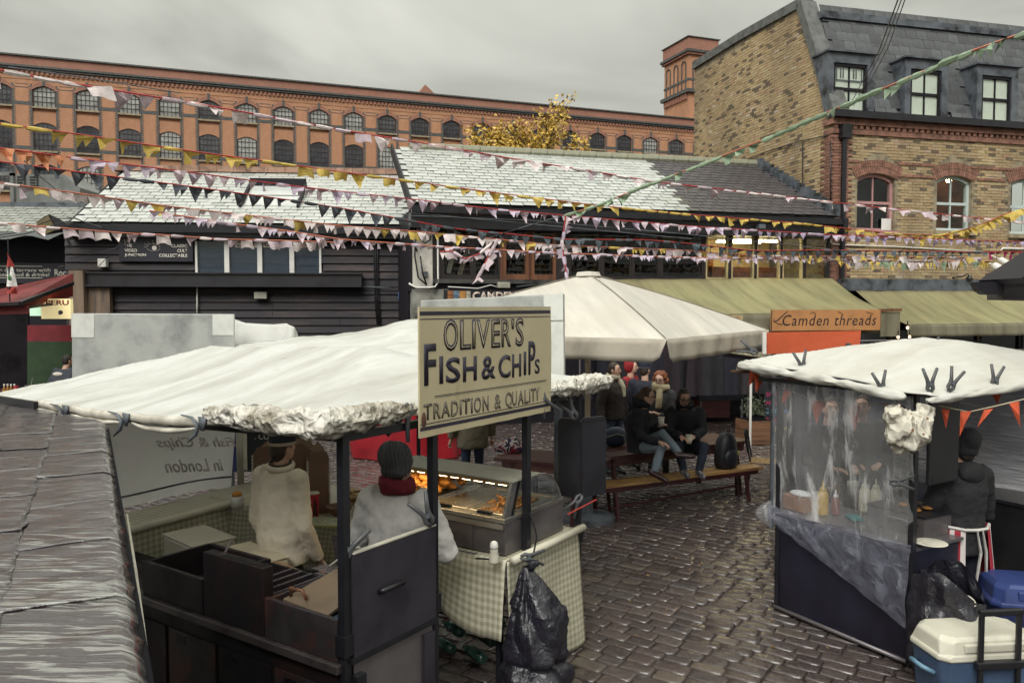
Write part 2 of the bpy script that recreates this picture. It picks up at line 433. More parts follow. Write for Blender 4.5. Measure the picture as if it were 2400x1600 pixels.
# pier, quoins and bands, one mesh each, shared
PW = BAY - WW
pier = MB().b2(-PW / 2, PW / 2, -.0, .138, 0, 19.62).mesh('pier', M_RED)
qb = MB()
for s in (-1, 1):
    qb.b2(s * (PW / 2 - .0), s * (PW / 2 - .13), -.012, .0, 9, 19.3)
    z = 9.0
    while z < 19.2: qb.b2(s * (PW / 2 - .13), s * (PW / 2 - .25), -.012, .0, z, z + .085); z += .17
quo = qb.mesh('quoin_strip', M_BLACKB)
bnd = MB().b2(-PW / 2 + .13, PW / 2 - .13, -.014, 0, 0, .26).mesh('dark_brick_band', M_BLACKB); bnd2 = MB().b2(-PW / 2 + .25, PW / 2 - .25, -.013, 0, 0, .05).mesh('dark_brick_line', M_BLACKB)
def win_meshes(w, h, rise, nx, nz, blind):
    f = MB(); t = .05
    pts = arc_pts(0, w, h - rise, rise)
    outer = [(-w / 2, 0)] + pts + [(w / 2, 0)]
    for i in range(len(outer)):
        a, c = outer[i], outer[(i + 1) % len(outer)]
        f.bar((a[0], 0, a[1]), (c[0], 0, c[1]), .07, .06, (0, 1, 0))
    for i in range(1, nx):
        x = -w / 2 + w * i / nx; f.b2(x - t / 3, x + t / 3, -.02, .02, .03, h - rise + rise * (1 - (2 * x / w) ** 2))
    for i in range(1, nz): f.b2(-w / 2, w / 2, -.018, .018, h * i / nz - t / 3, h * i / nz + t / 3)
    p = MB().prism([(x, .02, z) for x, z in [(-w / 2, 0)] + pts + [(w / 2, 0)]], (0, .02, 0))
    return f.mesh('window', pm('dark_iron_bar', (.045, .028, .032), .5)), p
M_PANES = [pm('warehouse_pane_a', (.10, .105, .11), .12, .5, .6), pm('warehouse_pane_b', (.40, .41, .38), .2, .45, .6, col2=(.06, .06, .065)), pm('warehouse_pane_c', (.055, .058, .066), .1, .5, .7)]
f1, p1 = win_meshes(WW - .1, 1.55, .32, 5, 4, 0); f2, p2 = win_meshes(WW - .1, 2.12, .28, 5, 5, 0)
P1 = [p1.mesh('pane', m) for m in M_PANES]; P2 = [p2.mesh('pane', m) for m in M_PANES]
sill = MB().b2(-WW / 2 - .05, WW / 2 + .05, -.1, .14, -.13, 0).mesh('sill', M_STONE)
def arch_band(w, rise, th, depth):
    a = MB(); n = 8; p = arc_pts(0, w, 0, rise, n); q = arc_pts(0, w + .5, .0, rise + th, n)
    for i in range(n):
        a.prism([(p[i][0], 0, p[i][1]), (p[i + 1][0], 0, p[i + 1][1]), (q[i + 1][0], 0, q[i + 1][1]), (q[i][0], 0, q[i][1])], (0, depth, 0))
    return a
A1 = arch_band(WW, .32, .33, .05).mesh('window_arch', M_RED2)
key = MB().b2(-.09, .09, -.03, .02, .34, .86).mesh('keystone', M_BLACKB)
# flush brickwork over the top windows and spandrels over the lower ones
def head_fill(w, rise, top):
    a = MB(); n = 8; p = arc_pts(0, w, 0, rise, n)
    for i in range(n): a.prism([(p[i][0], 0, p[i][1]), (p[i + 1][0], 0, p[i + 1][1]), (p[i + 1][0], 0, top), (p[i][0], 0, top)], (0, .13, 0))
    return a
HF1 = head_fill(WW, .32, .74).mesh('brick_head', M_RED); HF2 = head_fill(WW, .28, 1.05).mesh('spandrel', M_RED)
for n in range(N0, N1):
    x = n * BAY
    T = lambda z, y=0, xx=None: Matrix.Translation((x if xx is None else xx, y, z))
    dupo(pier, 'pier', TRd, T(0, 0, x + BAY / 2)); dupo(quo, 'quoin_strip', TRd, T(0, 0, x + BAY / 2)); [dupo(bnd, 'dark_brick_band', TRd, T(z_, 0, x + BAY / 2)) for z_ in (17.72, 14.42, 11.2)]; [dupo(bnd2, 'dark_brick_line', TRd, T(z_, 0, x + BAY / 2)) for z_ in (19.0, 19.25)]
    dupo(HF1, 'brick_head', TRd, T(18.88, .004)); dupo(A1, 'window_arch', TRd, T(18.88, -.03)); dupo(key, 'keystone', TRd, T(18.88, -.025))
    dupo(HF2, 'spandrel', TRd, T(16.22, .05)); dupo(HF2, 'spandrel', TRd, T(13.12, .05))
    for (fm, pms, z0, sz) in ((f1, P1, 17.65, 17.65), (f2, P2, 14.38, 14.38), (f2, P2, 11.28, 11.28)):
        w = dupo(fm, 'window', TRd, T(z0, .1)); dupo(rnd.choice(pms[:2] + pms[2:] * 2 if z0 < 17 else pms), 'pane', w, Matrix())
        dupo(sill, 'sill', TRd, T(sz, 0))
MB().b2(.0, .4, 0, 1.2, 0, 0).add([], [])
b = MB(); xg = loc_on(TRd, 1003, 215, 3.0)[0]
b.prism([(xg - .9, 3, 20), (xg + 1.4, 3, 20), (xg + 1.4, 3, 21.6), (xg - .25, 3, 23.0), (xg - .9, 3, 22.1)], (0, 4, 0)); b.build('roof_gable', M_RED2, TRd)

# tower behind it
TT = thing('brick_tower', 'square red brick tower with blind arches and dark bands beyond the brown house', 'tower', (.2185 * 92, 92, 0), R(20.46))
TX, TY = 3.75, 5.2
MB().b2(0, TX, 0, TY, 0, 31.2).build('shaft', M_RED, TT)
MB().b2(-.15, TX + .15, -.15, TY + .15, 31.75, 33.1).build('parapet', M_RED2, TT)
MB().b2(-.4, TX + .4, -.4, TY + .4, 31.45, 31.74).build('cornice', M_BLACKB, TT)
MB().b2(-.3, TX + .3, -.3, TY + .3, 33.105, 33.2).build('coping', M_BLACKB, TT)
MB().b2(-.25, TX + .25, -.25, TY + .25, 31.2, 31.445).build('corbel', M_RED2, TT)
MB().b2(-.35, TX + .35, -.35, TY + .35, 26.9, 27.3).build('lower_band', M_BLACKB, TT)
MB().b2(-.06, TX + .06, -.06, TY + .06, 28.3, 28.55).build('middle_band', M_BLACKB, TT)
b = MB()
for i in range(14): b.b2(-.22, -.001, .15 + i * .36, .32 + i * .36, 26.2, 26.88)
b.build('corbel_row', M_RED2, TT)['kind'] = 'stuff'
for i in range(3):
    yc = .95 + i * 1.65
    b = MB()
    for s in (-1, 1): b.b2(-.08, -.001, yc + s * .42 - .07, yc + s * .42 + .07, 27.3, 30.2)
    for q in range(8):
        a0, a1 = math.pi * q / 8, math.pi * (q + 1) / 8
        b.bar((-.05, yc + .42 * math.cos(a0), 30.2 + .42 * math.sin(a0)), (-.05, yc + .42 * math.cos(a1), 30.2 + .42 * math.sin(a1)), .1, .12, (1, 0, 0))
    b.build('blind_arch', M_BLACKB, TT)
for i in range(2):
    xc = 1.0 + i * 1.7; b = MB()
    for s in (-1, 1): b.b2(xc + s * .42 - .07, xc + s * .42 + .07, -.08, -.001, 27.3, 30.2)
    for q in range(8):
        a0, a1 = math.pi * q / 8, math.pi * (q + 1) / 8
        b.bar((xc + .42 * math.cos(a0), -.05, 30.2 + .42 * math.sin(a0)), (xc + .42 * math.cos(a1), -.05, 30.2 + .42 * math.sin(a1)), .1, .12, (0, 1, 0))
    b.build('blind_arch', M_BLACKB, TT)

# ================================================================== slate roofs
def slate_mesh(w, L, th, m):
    b = MB(); b.add([(0, 0, 0), (w, 0, 0), (w, L, 0), (0, L, 0), (0.004, 0.0, th), (w - .004, 0, th), (w, L, th * .5), (0, L, th * .5)],
                    [(0, 3, 2, 1), (4, 5, 6, 7), (0, 1, 5, 4), (2, 3, 7, 6), (0, 4, 7, 3), (1, 2, 6, 5)])
    b.mi = [0, 0, 1, 1, 1, 1]
    return b.mesh('slate', [m, M_SEDGE])
M_SEDGE = pm('slate_dark_edge', (.03, .03, .03), .8)
def slate_roof(parent, mats, x0, x1, y0, z0, y1, z1, width, expo, limit=300, skip=None, split=None, xl=None):
    """slates laid up a slope from eave (y0,z0) to ridge (y1,z1), in the parent's frame"""
    run = math.hypot(y1 - y0, z1 - z0); n = int(run / expo); a = math.atan2(z1 - z0, y1 - y0)
    bed = MB().add([(x0, y0, z0 - .03), (x1, y0, z0 - .03), (x1, y1, z1 - .03), (x0, y1, z1 - .03)], [(0, 1, 2, 3)])
    bed.add([(x0, y0, z0 - .12), (x1, y0, z0 - .12), (x1, y1, z1 - .12), (x0, y1, z1 - .12)], [(0, 1, 2, 3)])
    roof = bed.build('roof', pm('roof_felt_bed', (.012, .012, .012), .9), parent)
    meshes = [slate_mesh(width - .013, expo * 1.75, .017, m) for m in mats]
    sets = [[] for _ in mats]
    for j in range(n):
        off = (j % 2) * width / 2 + rnd.uniform(-.02, .02)
        i = int((x0 - off) / width) - 1
        while True:
            x = i * width + off; i += 1
            if x < x0 - .02: continue
            if x + width > x1 + .02: break
            t = (j * expo) / run
            if xl is not None and x < xl(t): continue
            y, z = y0 + (y1 - y0) * t, z0 + (z1 - z0) * t
            if skip and skip(x + width / 2, t): continue
            k = split(x, t) if split else 0
            M = Matrix.Translation((x, y, z + .012)) @ Matrix.Rotation(a - .02 + rnd.uniform(-.012, .012), 4, 'X') @ Matrix.Rotation(rnd.uniform(-.012, .012), 4, 'Z') @ Matrix.Translation((0, rnd.uniform(-.012, .012), rnd.uniform(0, .004)))
            sets[k].append(M)
    for q, (ms, me) in enumerate(zip(sets, meshes)):
        pieces(roof, 'slate', me, ms, limit if q == 0 else 0 if False else limit, 'slate_field')
    return roof

# ================================================================== timber market building, video shop half
TL = thing('timber_shop', 'black weatherboarded shop under a pale wet slate roof, behind the white stall', 'building', (-10.41, 18.6, 0), R(5))
XL = loc_on(TL, 962, 560)[0]
LE = loc_on(TL, 600, 525, -.3)[1]; LR = loc_on(TL, 600, 404, 2.9)[1]
xa = loc_on(TL, 155, 523, -.3)[0]
MB().b2(.05, XL, .04, 4.5, 0, LE - .05).build('wall', M_DARKPAINT, TL)
wx0, wz1 = loc_on(TL, 458, 565); wx1, wz0 = loc_on(TL, 754, 640)
plank = {}
nrow = 0; z = 1.3
while z < LE - .12:
    x = .02
    while x < XL - .1:
        L = min(rnd.choice((2.1, 2.6, 3.3)), XL - x)
        if not (z + .2 > wz0 - .1 and x < wx1 and x + L > wx0):
            segs = [(x, x + L)]
        else:
            segs = [(x, min(x + L, wx0))] if x < wx0 - .2 else []
            if x + L > wx1 + .2: segs.append((max(x, wx1), x + L))
        for s0, s1 in segs:
            if s1 - s0 < .15: continue
            b = MB(); t = .035
            b.add([(s0, .0, z), (s1 - .006, .0, z), (s1 - .006, .036, z + .21), (s0, .036, z + .21), (s0, -t, z), (s1 - .006, -t, z), (s1 - .006, .02, z + .21), (s0, .02, z + .21)],
                  [(0, 3, 2, 1), (4, 5, 6, 7), (0, 1, 5, 4), (2, 3, 7, 6), (0, 4, 7, 3), (1, 2, 6, 5)])
            b.build('weatherboard', M_TIMBER, TL)
        x += L
    z += .185
def lskip(x, t):
    return False
slate_roof(TL, [M_SLATEW], xa, XL + .05, -.3, LE, 2.9, LR, .30, .215)
x0r = loc_on(TL, 250, 400, 2.9)[0]
# clay ridge, eaves gutter
b = MB(); x = x0r + .2
while x < XL: b.b2(x, x + .44, 2.75, 3.1, LR - .02, LR + .13); x += .45
b.build('ridge_capping', pm('pink_mortar', (.36, .22, .16), .85, .3, 3, .3, 20), TL)
b = MB(); b.b2(xa, XL, -.42, -.27, LE - .22, LE - .04); b.b2(xa, XL, -.3, .05, LE - .32, LE - .2); b.build('gutter', M_BLKM, TL)
# rooflight
sx0, sz0 = loc_on(TL, 562, 500, .55); sx1, sz1 = loc_on(TL, 716, 447, 1.7)
rl = MB().add([(sx0, .55, sz0 + .1), (sx1, .55, sz0 + .1), (sx1, 1.75, sz1 + .12), (sx0, 1.75, sz1 + .12), (sx0, .55, sz0 - .2), (sx1, .55, sz0 - .2), (sx1, 1.75, sz1 - .2), (sx0, 1.75, sz1 - .2)],
              [(0, 1, 2, 3), (0, 4, 5, 1), (1, 5, 6, 2), (2, 6, 7, 3), (3, 7, 4, 0)]).build('rooflight', M_WHITE, TL)
b = MB(); q = lambda u, v, h=.13: Vector((sx0 + (sx1 - sx0) * u, .55 + 1.2 * v, sz0 + .1 + (sz1 - sz0 + .02) * v + h - .1))
for v0, v1 in ((.04, .50), (.55, .96)):
    b.add([q(.06, v0), q(.94, v0), q(.94, v1), q(.06, v1)], [(0, 1, 2, 3)])
b.build('glazing', pm('rooflight_glass', (.50, .52, .50), .12, .1, 1), rl)
b = MB(); b.bar(q(-.01, .98, .2), q(1.01, .98, .2), .1, .2); b.bar(q(0, 0, .16), q(0, 1, .16), .06, .1); b.bar(q(1, 0, .16), q(1, 1, .16), .06, .1); b.build('frame', M_DARKPAINT, rl)
# window band of the video shop
wb = MB(); wb.b2(wx0, wx1, .02, .035, wz0, wz1)
w = wb.build('window', M_BLUEBLIND, TL)
b = MB(); b.b2(wx0, wx1, -.07, .02, wz0 - .06, wz0); b.b2(wx0, wx0 + .05, -.05, .02, wz0, wz1); b.b2(wx1 - .05, wx1, -.05, .02, wz0, wz1); b.build('frame', M_WHITE, w)
for px in (533, 610, 685):
    x = loc_on(TL, px, 600)[0]; MB().b2(x - .055, x + .055, -.07, .02, wz0, wz1 - .001).build('mullion', M_WHITE, w)
MB().b2(wx0 + .05, wx1 - .05, -.004, .002, wz0 + .01, wz1 - .01).build('pane', M_GLASS, w)
# CULT CLASSICS lettering strip
M_INK = pm('black_ink', (.012, .011, .016), .5, .1, 5); M_OFFW = pm('off_white_print', (.74, .71, .62), .6, .08, 5)
for s, p0, p1 in (('CULT', 551, 603), ('CLASSI', 617, 680), ('CS!', 690, 720)):
    a0, z1_ = loc_on(TL, p0, 565, -.01); a1, z0_ = loc_on(TL, p1, 579, -.01)
    st = MB().b2(a0, a1, -.016, -.008, z0_ - .01, z1_ + .01).build('window_strip', M_OFFW, w)
    put_text(text_mesh(s, M_INK, w=(a1 - a0) * .92, h=(z1_ - z0_) * .85, offset=.02), st, (a0 + a1) / 2, -.0165, z0_ + .008)
# steel beam with rusty edge, post
bx0, bz1 = loc_on(TL, 195, 641, -.25); bx1, bz0 = loc_on(TL, 848, 668, -.25)
b = MB(); b.b2(bx0, bx1, -.3, -.12, bz0, bz1); b.b2(bx0, bx1, -.36, -.06, bz1, bz1 + .03); b.b2(bx0, bx1, -.36, -.06, bz0 - .05, bz0)
b.build('steel_beam', pm('dark_steel', (.015, .014, .018), .45, .3, 3, .2, 20), TL)
a0 = loc_on(TL, 166, 640, -.3)[0]; a1 = loc_on(TL, 200, 640, -.3)[0]; a2 = loc_on(TL, 258, 700, -.2)[0]
pz = loc_on(TL, 200, 634, -.3)[1]; pz2 = loc_on(TL, 230, 668, -.2)[1]
MB().b2(a0, a1, -.42, -.05, 0, pz).build('timber_post', M_RAWWOOD, TL)
MB().b2(a1 + .002, a2, -.22, -.05, 0, pz2 - .06).build('timber_panel', M_RAWWOOD, TL)
# wall furniture
def wbox(T, px0, px1, py0, py1, y, d, name, m):
    x0, z1 = loc_on(T, px0, py0, y); x1, z0 = loc_on(T, px1, py1, y)
    return MB().b2(x0, x1, y, y + d, z0, z1).build(name, m, T, bevel=.01)
wbox(TL, 228, 248, 606, 626, -.2, .16, 'junction_box', M_WHITE)
wbox(TL, 595, 625, 684, 700, -.2, .12, 'bulkhead_lamp', pm('lamp_glass_grey', (.35, .35, .28), .3))
wbox(TL, 933, 945, 684, 702, -.12, .06, 'alarm_box', pm('alarm_blue', (.05, .12, .35), .5))
def wire(T, pts, r, m, y=-.08, name='cable', px=True):
    P = [(lambda q: (q[0], y, q[1]))(loc_on(T, a, c, y)) for a, c in pts]
    return MB().tube(P, r, 5).build(name, m, T, smooth=True)
for k_ in range(3): wire(TL, [(876 + 4 * k_, 540), (877 + 4 * k_, 620), (879 + 4 * k_, 700), (884 + 4 * k_, 760)], .016, M_BLACK)
wire(TL, [(462, 672), (462, 740)], .02, M_WHITE); wire(TL, [(300, 571), (250, 588), (165, 606)], .008, M_BLACK, -.5); wire(TL, [(290, 560), (262, 592), (230, 625)], .008, M_BLACK, -.3)
wire(TL, [(465, 667), (600, 670), (760, 668), (850, 672), (960, 676)], .018, M_LEAD, -.1)
wire(TL, [(160, 510), (180, 512), (200, 522), (240, 533)], .012, M_BLACK, -.6); wire(TL, [(855, 545), (900, 552), (950, 556)], .03, M_BLACK, -.2)
# banner of the video shop: a thing of its own on the wall
def board(name, label, cat, T, px0, px1, py0, py1, y, th, m, group=None):
    """a flat rectangular board or banner lying in the plane y of frame T; returned as a thing at its own base with the same turn"""
    x0, z1 = loc_on(T, px0, py0, y); x1, z0 = loc_on(T, px1, py1, y)
    p = W(T) @ Vector((x0, y, z0)); rz = W(T).to_euler().z
    o = thing(name, label, cat, p, rz, group)
    MB().b2(0, x1 - x0, 0, th, 0, z1 - z0).build('board', m, o)
    return o, x1 - x0, z1 - z0
M_NAVYBAN = pm('navy_black_banner', (.016, .016, .026), .45, .3, 2, .15, 6, .01)
o, bw, bh = board('shop_banner', 'black banner of cream letters and an eye on the dark boards beside blue windows', 'banner', TL, 278, 452, 551, 613, -.1, .02, M_NAVYBAN)
def tx(o, s, x, z, h, m, w=None, align='LEFT', y=-.003, off=0.0, **k): return put_text(text_mesh(s, m, w=w, h=h, align=align, offset=off, **k), o, x, y, z)
for i, s in enumerate(('UP', 'THE', 'VIDEO', 'JUNCTION')): tx(o, s, bw * .075, bh * (.72 - .185 * i), bh * .13, M_OFFW, bw * (.075, .105, .17, .29)[i], off=.035)
for i, s in enumerate(('CLASSIC', 'CULT', 'COLLECTABLE')): tx(o, s, bw * .93, bh * (.535 - .185 * i), bh * .13, M_OFFW, bw * (.22, .14, .39)[i], 'RIGHT', off=.035)
e = MB()
for k_ in range(10):
    a0, a1 = math.pi * (.05 + .09 * k_), math.pi * (.05 + .09 * (k_ + 1))
    e.bar((bw * .47 + math.cos(a0) * bw * .09, -.004, bh * .52 + math.sin(a0) * bh * .16), (bw * .47 + math.cos(a1) * bw * .09, -.004, bh * .52 + math.sin(a1) * bh * .16), .004, .03, (0, 1, 0))
    e.bar((bw * .47 + math.cos(a0) * bw * .09, -.004, bh * .52 - math.sin(a0) * bh * .12), (bw * .47 + math.cos(a1) * bw * .09, -.004, bh * .52 - math.sin(a1) * bh * .12), .004, .02, (0, 1, 0))
for a in (.3, .5, .7, .85, .98):
    c_, s_ = math.cos(a * math.pi), math.sin(a * math.pi)
    e.bar((bw * .47 + c_ * bw * .09, -.004, bh * .52 + s_ * bh * .16), (bw * .47 + c_ * bw * .12 - .02, -.004, bh * .52 + s_ * bh * .27 + .02), .004, .03, (0, 1, 0))
e.lathe([(.055, -.002), (.055, .002)], (bw * .48, -.004, bh * .52), 14, Matrix.Rotation(R(90), 3, 'X'))
e.build('eye_emblem', M_OFFW, o)

# ================================================================== timber market building, right half
TR = thing('timber_market_hall', 'taller black timber market hall with a window band and slate roof beside the brown house', 'building', (-2.16, 17.0, 0), R(14.5))
XC = 10.29
RE = loc_on(TR, 1200, 483, -.35)[1]; RR = loc_on(TR, 1250, 362, 3.2)[1]
MB().b2(.0, XC - .02, .5, 4.2, 0, 3.0).build('wall', M_DARKPAINT, TR)
MB().b2(0, .3, .06, 4, 3, RE - .1).build('end_wall', M_DARKPAINT, TR)
MB().b2(.0, XC - .02, 3.6, 4.2, 3.0, RE).build('back_wall', M_DIM, TR)
MB().b2(.3, XC - .02, .5, 3.6, 2.96, 3.0).build('upper_floor', M_DIM, TR)
xs_ = loc_on(TR, 1578, 440, 1.4)[0]
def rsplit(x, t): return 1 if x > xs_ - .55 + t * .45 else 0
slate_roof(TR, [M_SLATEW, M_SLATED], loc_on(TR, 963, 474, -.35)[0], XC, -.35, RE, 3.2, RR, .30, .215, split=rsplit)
b = MB(); x = loc_on(TR, 936, 352, 3.2)[0] + .25
rg = MB(); rg.lathe([(.13, 0), (.14, .44)], (0, 0, 0), 8, Matrix.Rotation(R(90), 3, 'Y')); rg = rg.mesh('ridge_tile', pm('mossy_ridge_tile', (.22, .22, .16), .8, .3, 4, .3, 20))
while x < XC - .4: dupo(rg, 'ridge_tile', TR, Matrix.Translation((x, 3.2, RR + .02))); x += .45
# lead flashing up the brick gable, verge board, gutter
b = MB()
for i in range(15):
    t0, t1 = i / 15, (i + 1) / 15
    b.b2(XC - .16, XC - .01, -.35 + 3.55 * t0, -.35 + 3.55 * t1 + .06, RE + (RR - RE) * t0 + .0, RE + (RR - RE) * t1 + .16)
b.build('lead_flashing', M_LEAD, TR)
b = MB(); xv = loc_on(TR, 963, 474, -.35)[0]
b.bar((xv - .02, -.35, RE - .02), (xv - .02, 3.2, RR - .02), .05, .24); b.build('verge_board', M_DARKPAINT, TR)
b = MB(); b.b2(xv, XC + .12, -.48, -.34, RE - .2, RE - .06); b.b2(xv, XC, -.33, .06, RE - .5, RE - .2); b.build('gutter', M_BLKM, TR)
MB().b2(XC - .02, XC + .1, -.5, -.4, RE - .45, RE - .05).build('gutter_end', M_BLKM, TR)
# white pillar with pipes
p0, pz1 = loc_on(TR, 967, 492, -.02); p1, pz0 = loc_on(TR, 1014, 672, -.02)
MB().b2(p0, p1, -.02, .2, pz0, pz1).build('white_pier', pm('flaking_white_paint', (.55, .53, .47), .8, .2, 3, .3, 25), TR)
MB().b2(p0 - .02, p1 + .35, -.02, .3, pz0 - .75, pz0 - .05).build('concrete_block', pm('rough_concrete', (.24, .24, .21), .85, .35, 3, .4, 18, .01), TR)
# window band
WZ0 = loc_on(TR, 1200, 650)[1]; WZ1 = loc_on(TR, 1200, 533)[1]
MB().b2(p1, XC - .02, .0, .14, WZ0 - .3, WZ0 - .14).build('sill_board', M_DARKPAINT, TR)
MB().b2(p1, XC - .02, -.12, .1, WZ0 - .14, WZ0 - .05).build('sill', pm('mossy_sill', (.05, .05, .045), .6, .5, 5, .4, 25), TR)
MB().b2(p1, XC - .02, .0, .14, WZ1, RE - .18).build('lintel_board', M_DARKPAINT, TR)
MB().b2(p1, XC - .02, .03, .5, 1.0, WZ0 - .3).build('fascia', M_DARKPAINT, TR)
M_BRN = pm('brown_varnished_wood', (.16, .065, .032), .5, .3, 4, stretch=(3, 3, .4))
M_MULL = pm('dark_mullion', (.020, .014, .014), .55, .3, 4)
M_YEL = pm('cream_mullion', (.45, .36, .18), .6, .2, 4)
wins = [(1036, 1107, 'd'), (1110, 1172, 'd'), (1178, 1238, 'b'), (1244, 1302, 'b'), (1334, 1408, 'k'), (1412, 1480, 'k'), (1484, 1546, 'k'), (1550, 1650, 'k'),
        (1654, 1707, 'l'), (1714, 1768, 'l'), (1774, 1829, 'l'), (1834, 1882, 'm'), (1886, 1940, 'k')]
lastx = p1
for a, c, kd in wins:
    zt = 533 + (a - 1200) * .022
    x0 = loc_on(TR, a, 600)[0]; x1 = min(loc_on(TR, c, 600)[0], XC - .05)
    MB().b2(lastx, x0, -.01, .12, WZ0 - .05, WZ1).build('mullion', M_BRN if kd == 'b' else M_MULL, TR)
    lastx = x1
    w = MB(); t = .07 if kd == 'b' else .045; y0 = -.05 if kd == 'b' else .0
    w.b2(x0, x1, y0, .08, WZ0 - .05, WZ0 + t); w.b2(x0, x1, y0, .08, WZ1 - t, WZ1); w.b2(x0, x0 + t, y0, .08, WZ0 + t, WZ1 - t); w.b2(x1 - t, x1, y0, .08, WZ0 + t, WZ1 - t)
    w = w.build('window', M_BRN if kd == 'b' else (M_YEL if kd in 'lm' else M_MULL), TR)
    MB().b2(x0 + t, x1 - t, .03, .036, WZ0 + t, WZ1 - t).build('pane', M_GLASS, w)
MB().b2(lastx, XC - .02, -.01, .12, WZ0 - .05, WZ1).build('mullion', M_MULL, TR)
# rooms behind: dark workshop, lit room
xl0 = loc_on(TR, 1650, 600)[0]
MB().b2(xl0 - .06, xl0, .15, 3.5, 3.0, RE - .05).build('partition', M_DIM, TR)
MB().b2(xl0, XC - .05, 2.6, 2.7, 3.0, RE - .1).build('room_wall', M_WARM, TR)
MB().b2(xl0, XC - .05, .2, 2.6, WZ1 + .05, WZ1 + .1).build('room_ceiling', pm('cream_ceiling', (.65, .56, .36), .8), TR)
MB().b2(xl0, xl0 + .9, 1.2, 1.3, 3.0, WZ0 + .62).build('orange_screen', pm('orange_screen', (.45, .16, .02), .7), TR)
MB().b2(xl0 + .8, XC - .6, 1.1, 1.2, 3.0, WZ0 + .35).build('room_counter', pm('red_brown_goods', (.16, .05, .03), .7, .5, 5), TR)
# strip lamps in the lit room
M_TUBE = emit('lit_strip_tube', (1.0, .84, .50), 38.0)
for px0, px1, py, yy in ((1680, 1782, 553, 1.3), (1715, 1822, 569, .8)):
    a = loc_on(TR, px0, py - 6, yy); c = loc_on(TR, px1, py + 4, yy); zt = WZ1 - .10
    s = W(TR) @ Vector(((a[0] + c[0]) / 2, yy, zt))
    L = thing('strip_lamp', 'lit strip lamp on the ceiling behind the market hall window, ' + ('further in' if yy > 1 else 'nearer the glass'), 'lamp', s, R(14.5), 'strip lamps in the lit room')
    h = (c[0] - a[0]) / 2
    MB().tube([(-h, 0, 0), (h, 0, 0)], .022, 8).build('tube', M_TUBE, L); MB().b2(-h, h, -.04, .04, .03, .07).build('batten', M_WHITE, L)
# timber lumber leaning inside the dark workshop
for k_, (a, c) in enumerate((((1050, 640), (1075, 545)), ((1075, 648), (1105, 560)))):
    A = loc_on(TR, *a, .6); C_ = loc_on(TR, *c, .6); MB().bar((A[0], .6, A[1]), (C_[0], .6, C_[1]), .06, .1).build('leaning_timber', M_RAWWOOD if k_ else M_CREAM, TR)
# cables, pipe, lamp on the front
wire(TR, [(1022, 500), (1026, 560), (1027, 660), (1020, 672), (1005, 674), (975, 674), (958, 664)], .022, M_WHITE, -.1)
for pts in ([(975, 500), (972, 600), (980, 650), (1000, 668)], [(985, 600), (990, 640), (1000, 668)], [(970, 520), (965, 560), (978, 590)], [(985, 560), (996, 570), (1008, 562), (1009, 545)]): wire(TR, pts, .018, M_BLACK, -.12)
wire(TR, [(1050, 672), (1120, 676), (1150, 668), (1170, 674)], .012, M_WHITE, -.1); wire(TR, [(1210, 672), (1260, 666), (1330, 672)], .012, M_LEAD, -.1)
wbox(TR, 1040, 1071, 504, 528, -.16, .12, 'flood_lamp', pm('lamp_yellow_glass', (.42, .36, .16), .3)); wbox(TR, 1167, 1196, 661, 675, -.2, .15, 'bulkhead_lamp', pm('lamp_glass_grey', (.35, .35, .28), .3))
wbox(TR, 990, 1000, 490, 518, -.1, .08, 'meter_box', M_BLKM); wbox(TR, 993, 1003, 636, 648, -.1, .08, 'small_grey_box', M_LEAD)
wbox(TR, 1780, 1795, 525, 536, -.5, .3, 'speaker_box', M_LEAD)
# Camden Lock board
o, bw, bh = board('market_signboard', 'black signboard with cream capital letters and painted pictures under the hall windows', 'sign', TR, 1040, 1330, 679, 712, -.3, .03, M_INK)
tx(o, 'CAMDEN LOCK', bw * .225, bh * .25, bh * .62, pm('cream_letter', (.62, .52, .44), .6), bw * .62, off=.04)
for k_, (cc, x, wd) in enumerate((((.30, .12, .04), .03, .05), ((.12, .20, .28), .075, .05), ((.42, .20, .05), .12, .05), ((.35, .33, .26), .175, .035))):
    MB().b2(bw * x, bw * (x + wd), -.004, -.001, bh * (.15 + .1 * (k_ % 2)), bh * .92).build('painted_picture', pm('sign_picture_%d' % k_, cc, .6, .6, 9, col2=sc3(cc, .2)), o)
MB().b2(bw * .21, bw * .85, -.004, -.001, bh * .05, bh * .1).build('red_rule', pm('sign_red', (.3, .03, .02), .6), o)

# ================================================================== brown stock brick house
TB = thing('brown_brick_house', 'brown stock brick house with slate mansard roof, dormers and a tall side gable', 'house', (7.93, 19.9, 0), R(14.5))
BD, BL = 7.3, 7.5
ZC = loc_on(TB, 2100, 292, 0)[1]        # cornice line
ZT = 2.7 + 557 / 1867 * 27.0 - .1
def mat_stock():
    m, t, b = _nt('stock_brick'); k = NT(t); i = k.island(); v = k.pos()
    c = k.ramp(i, [(0, (.034, .028, .03)), (.07, (.06, .045, .04)), (.11, (.10, .07, .05)), (.13, (.34, .24, .12)), (.3, (.46, .335, .175)), (.5, (.54, .41, .22)), (.7, (.40, .28, .145)), (.88, (.58, .47, .28)), (.97, (.42, .24, .15)), (1, (.62, .56, .44))])
    c = k.mix(.3, c, k.ramp(k.noise(v, 30, 4, .7), [(.3, (.14, .11, .075)), (.7, (.58, .45, .27))]))
    dirt = k.ramp(k.noise(k.mapv(v, (1, 1, .3)), .55, 5, .65), [(.45, (0, 0, 0)), (.72, (.6, .6, .6))])
    c = k.mix(dirt, c, (.13, .10, .07))
    k.l(c, b.inputs['Base Color']); b.inputs['Roughness'].default_value = .8
    k.l(k.bump(k.noise(v, 60, 3), .4, .006), b.inputs['Normal']); return m
M_STOCK = mat_stock(); M_MORTAR = pm('lime_mortar', (.28, .235, .16), .9, .3, 4)
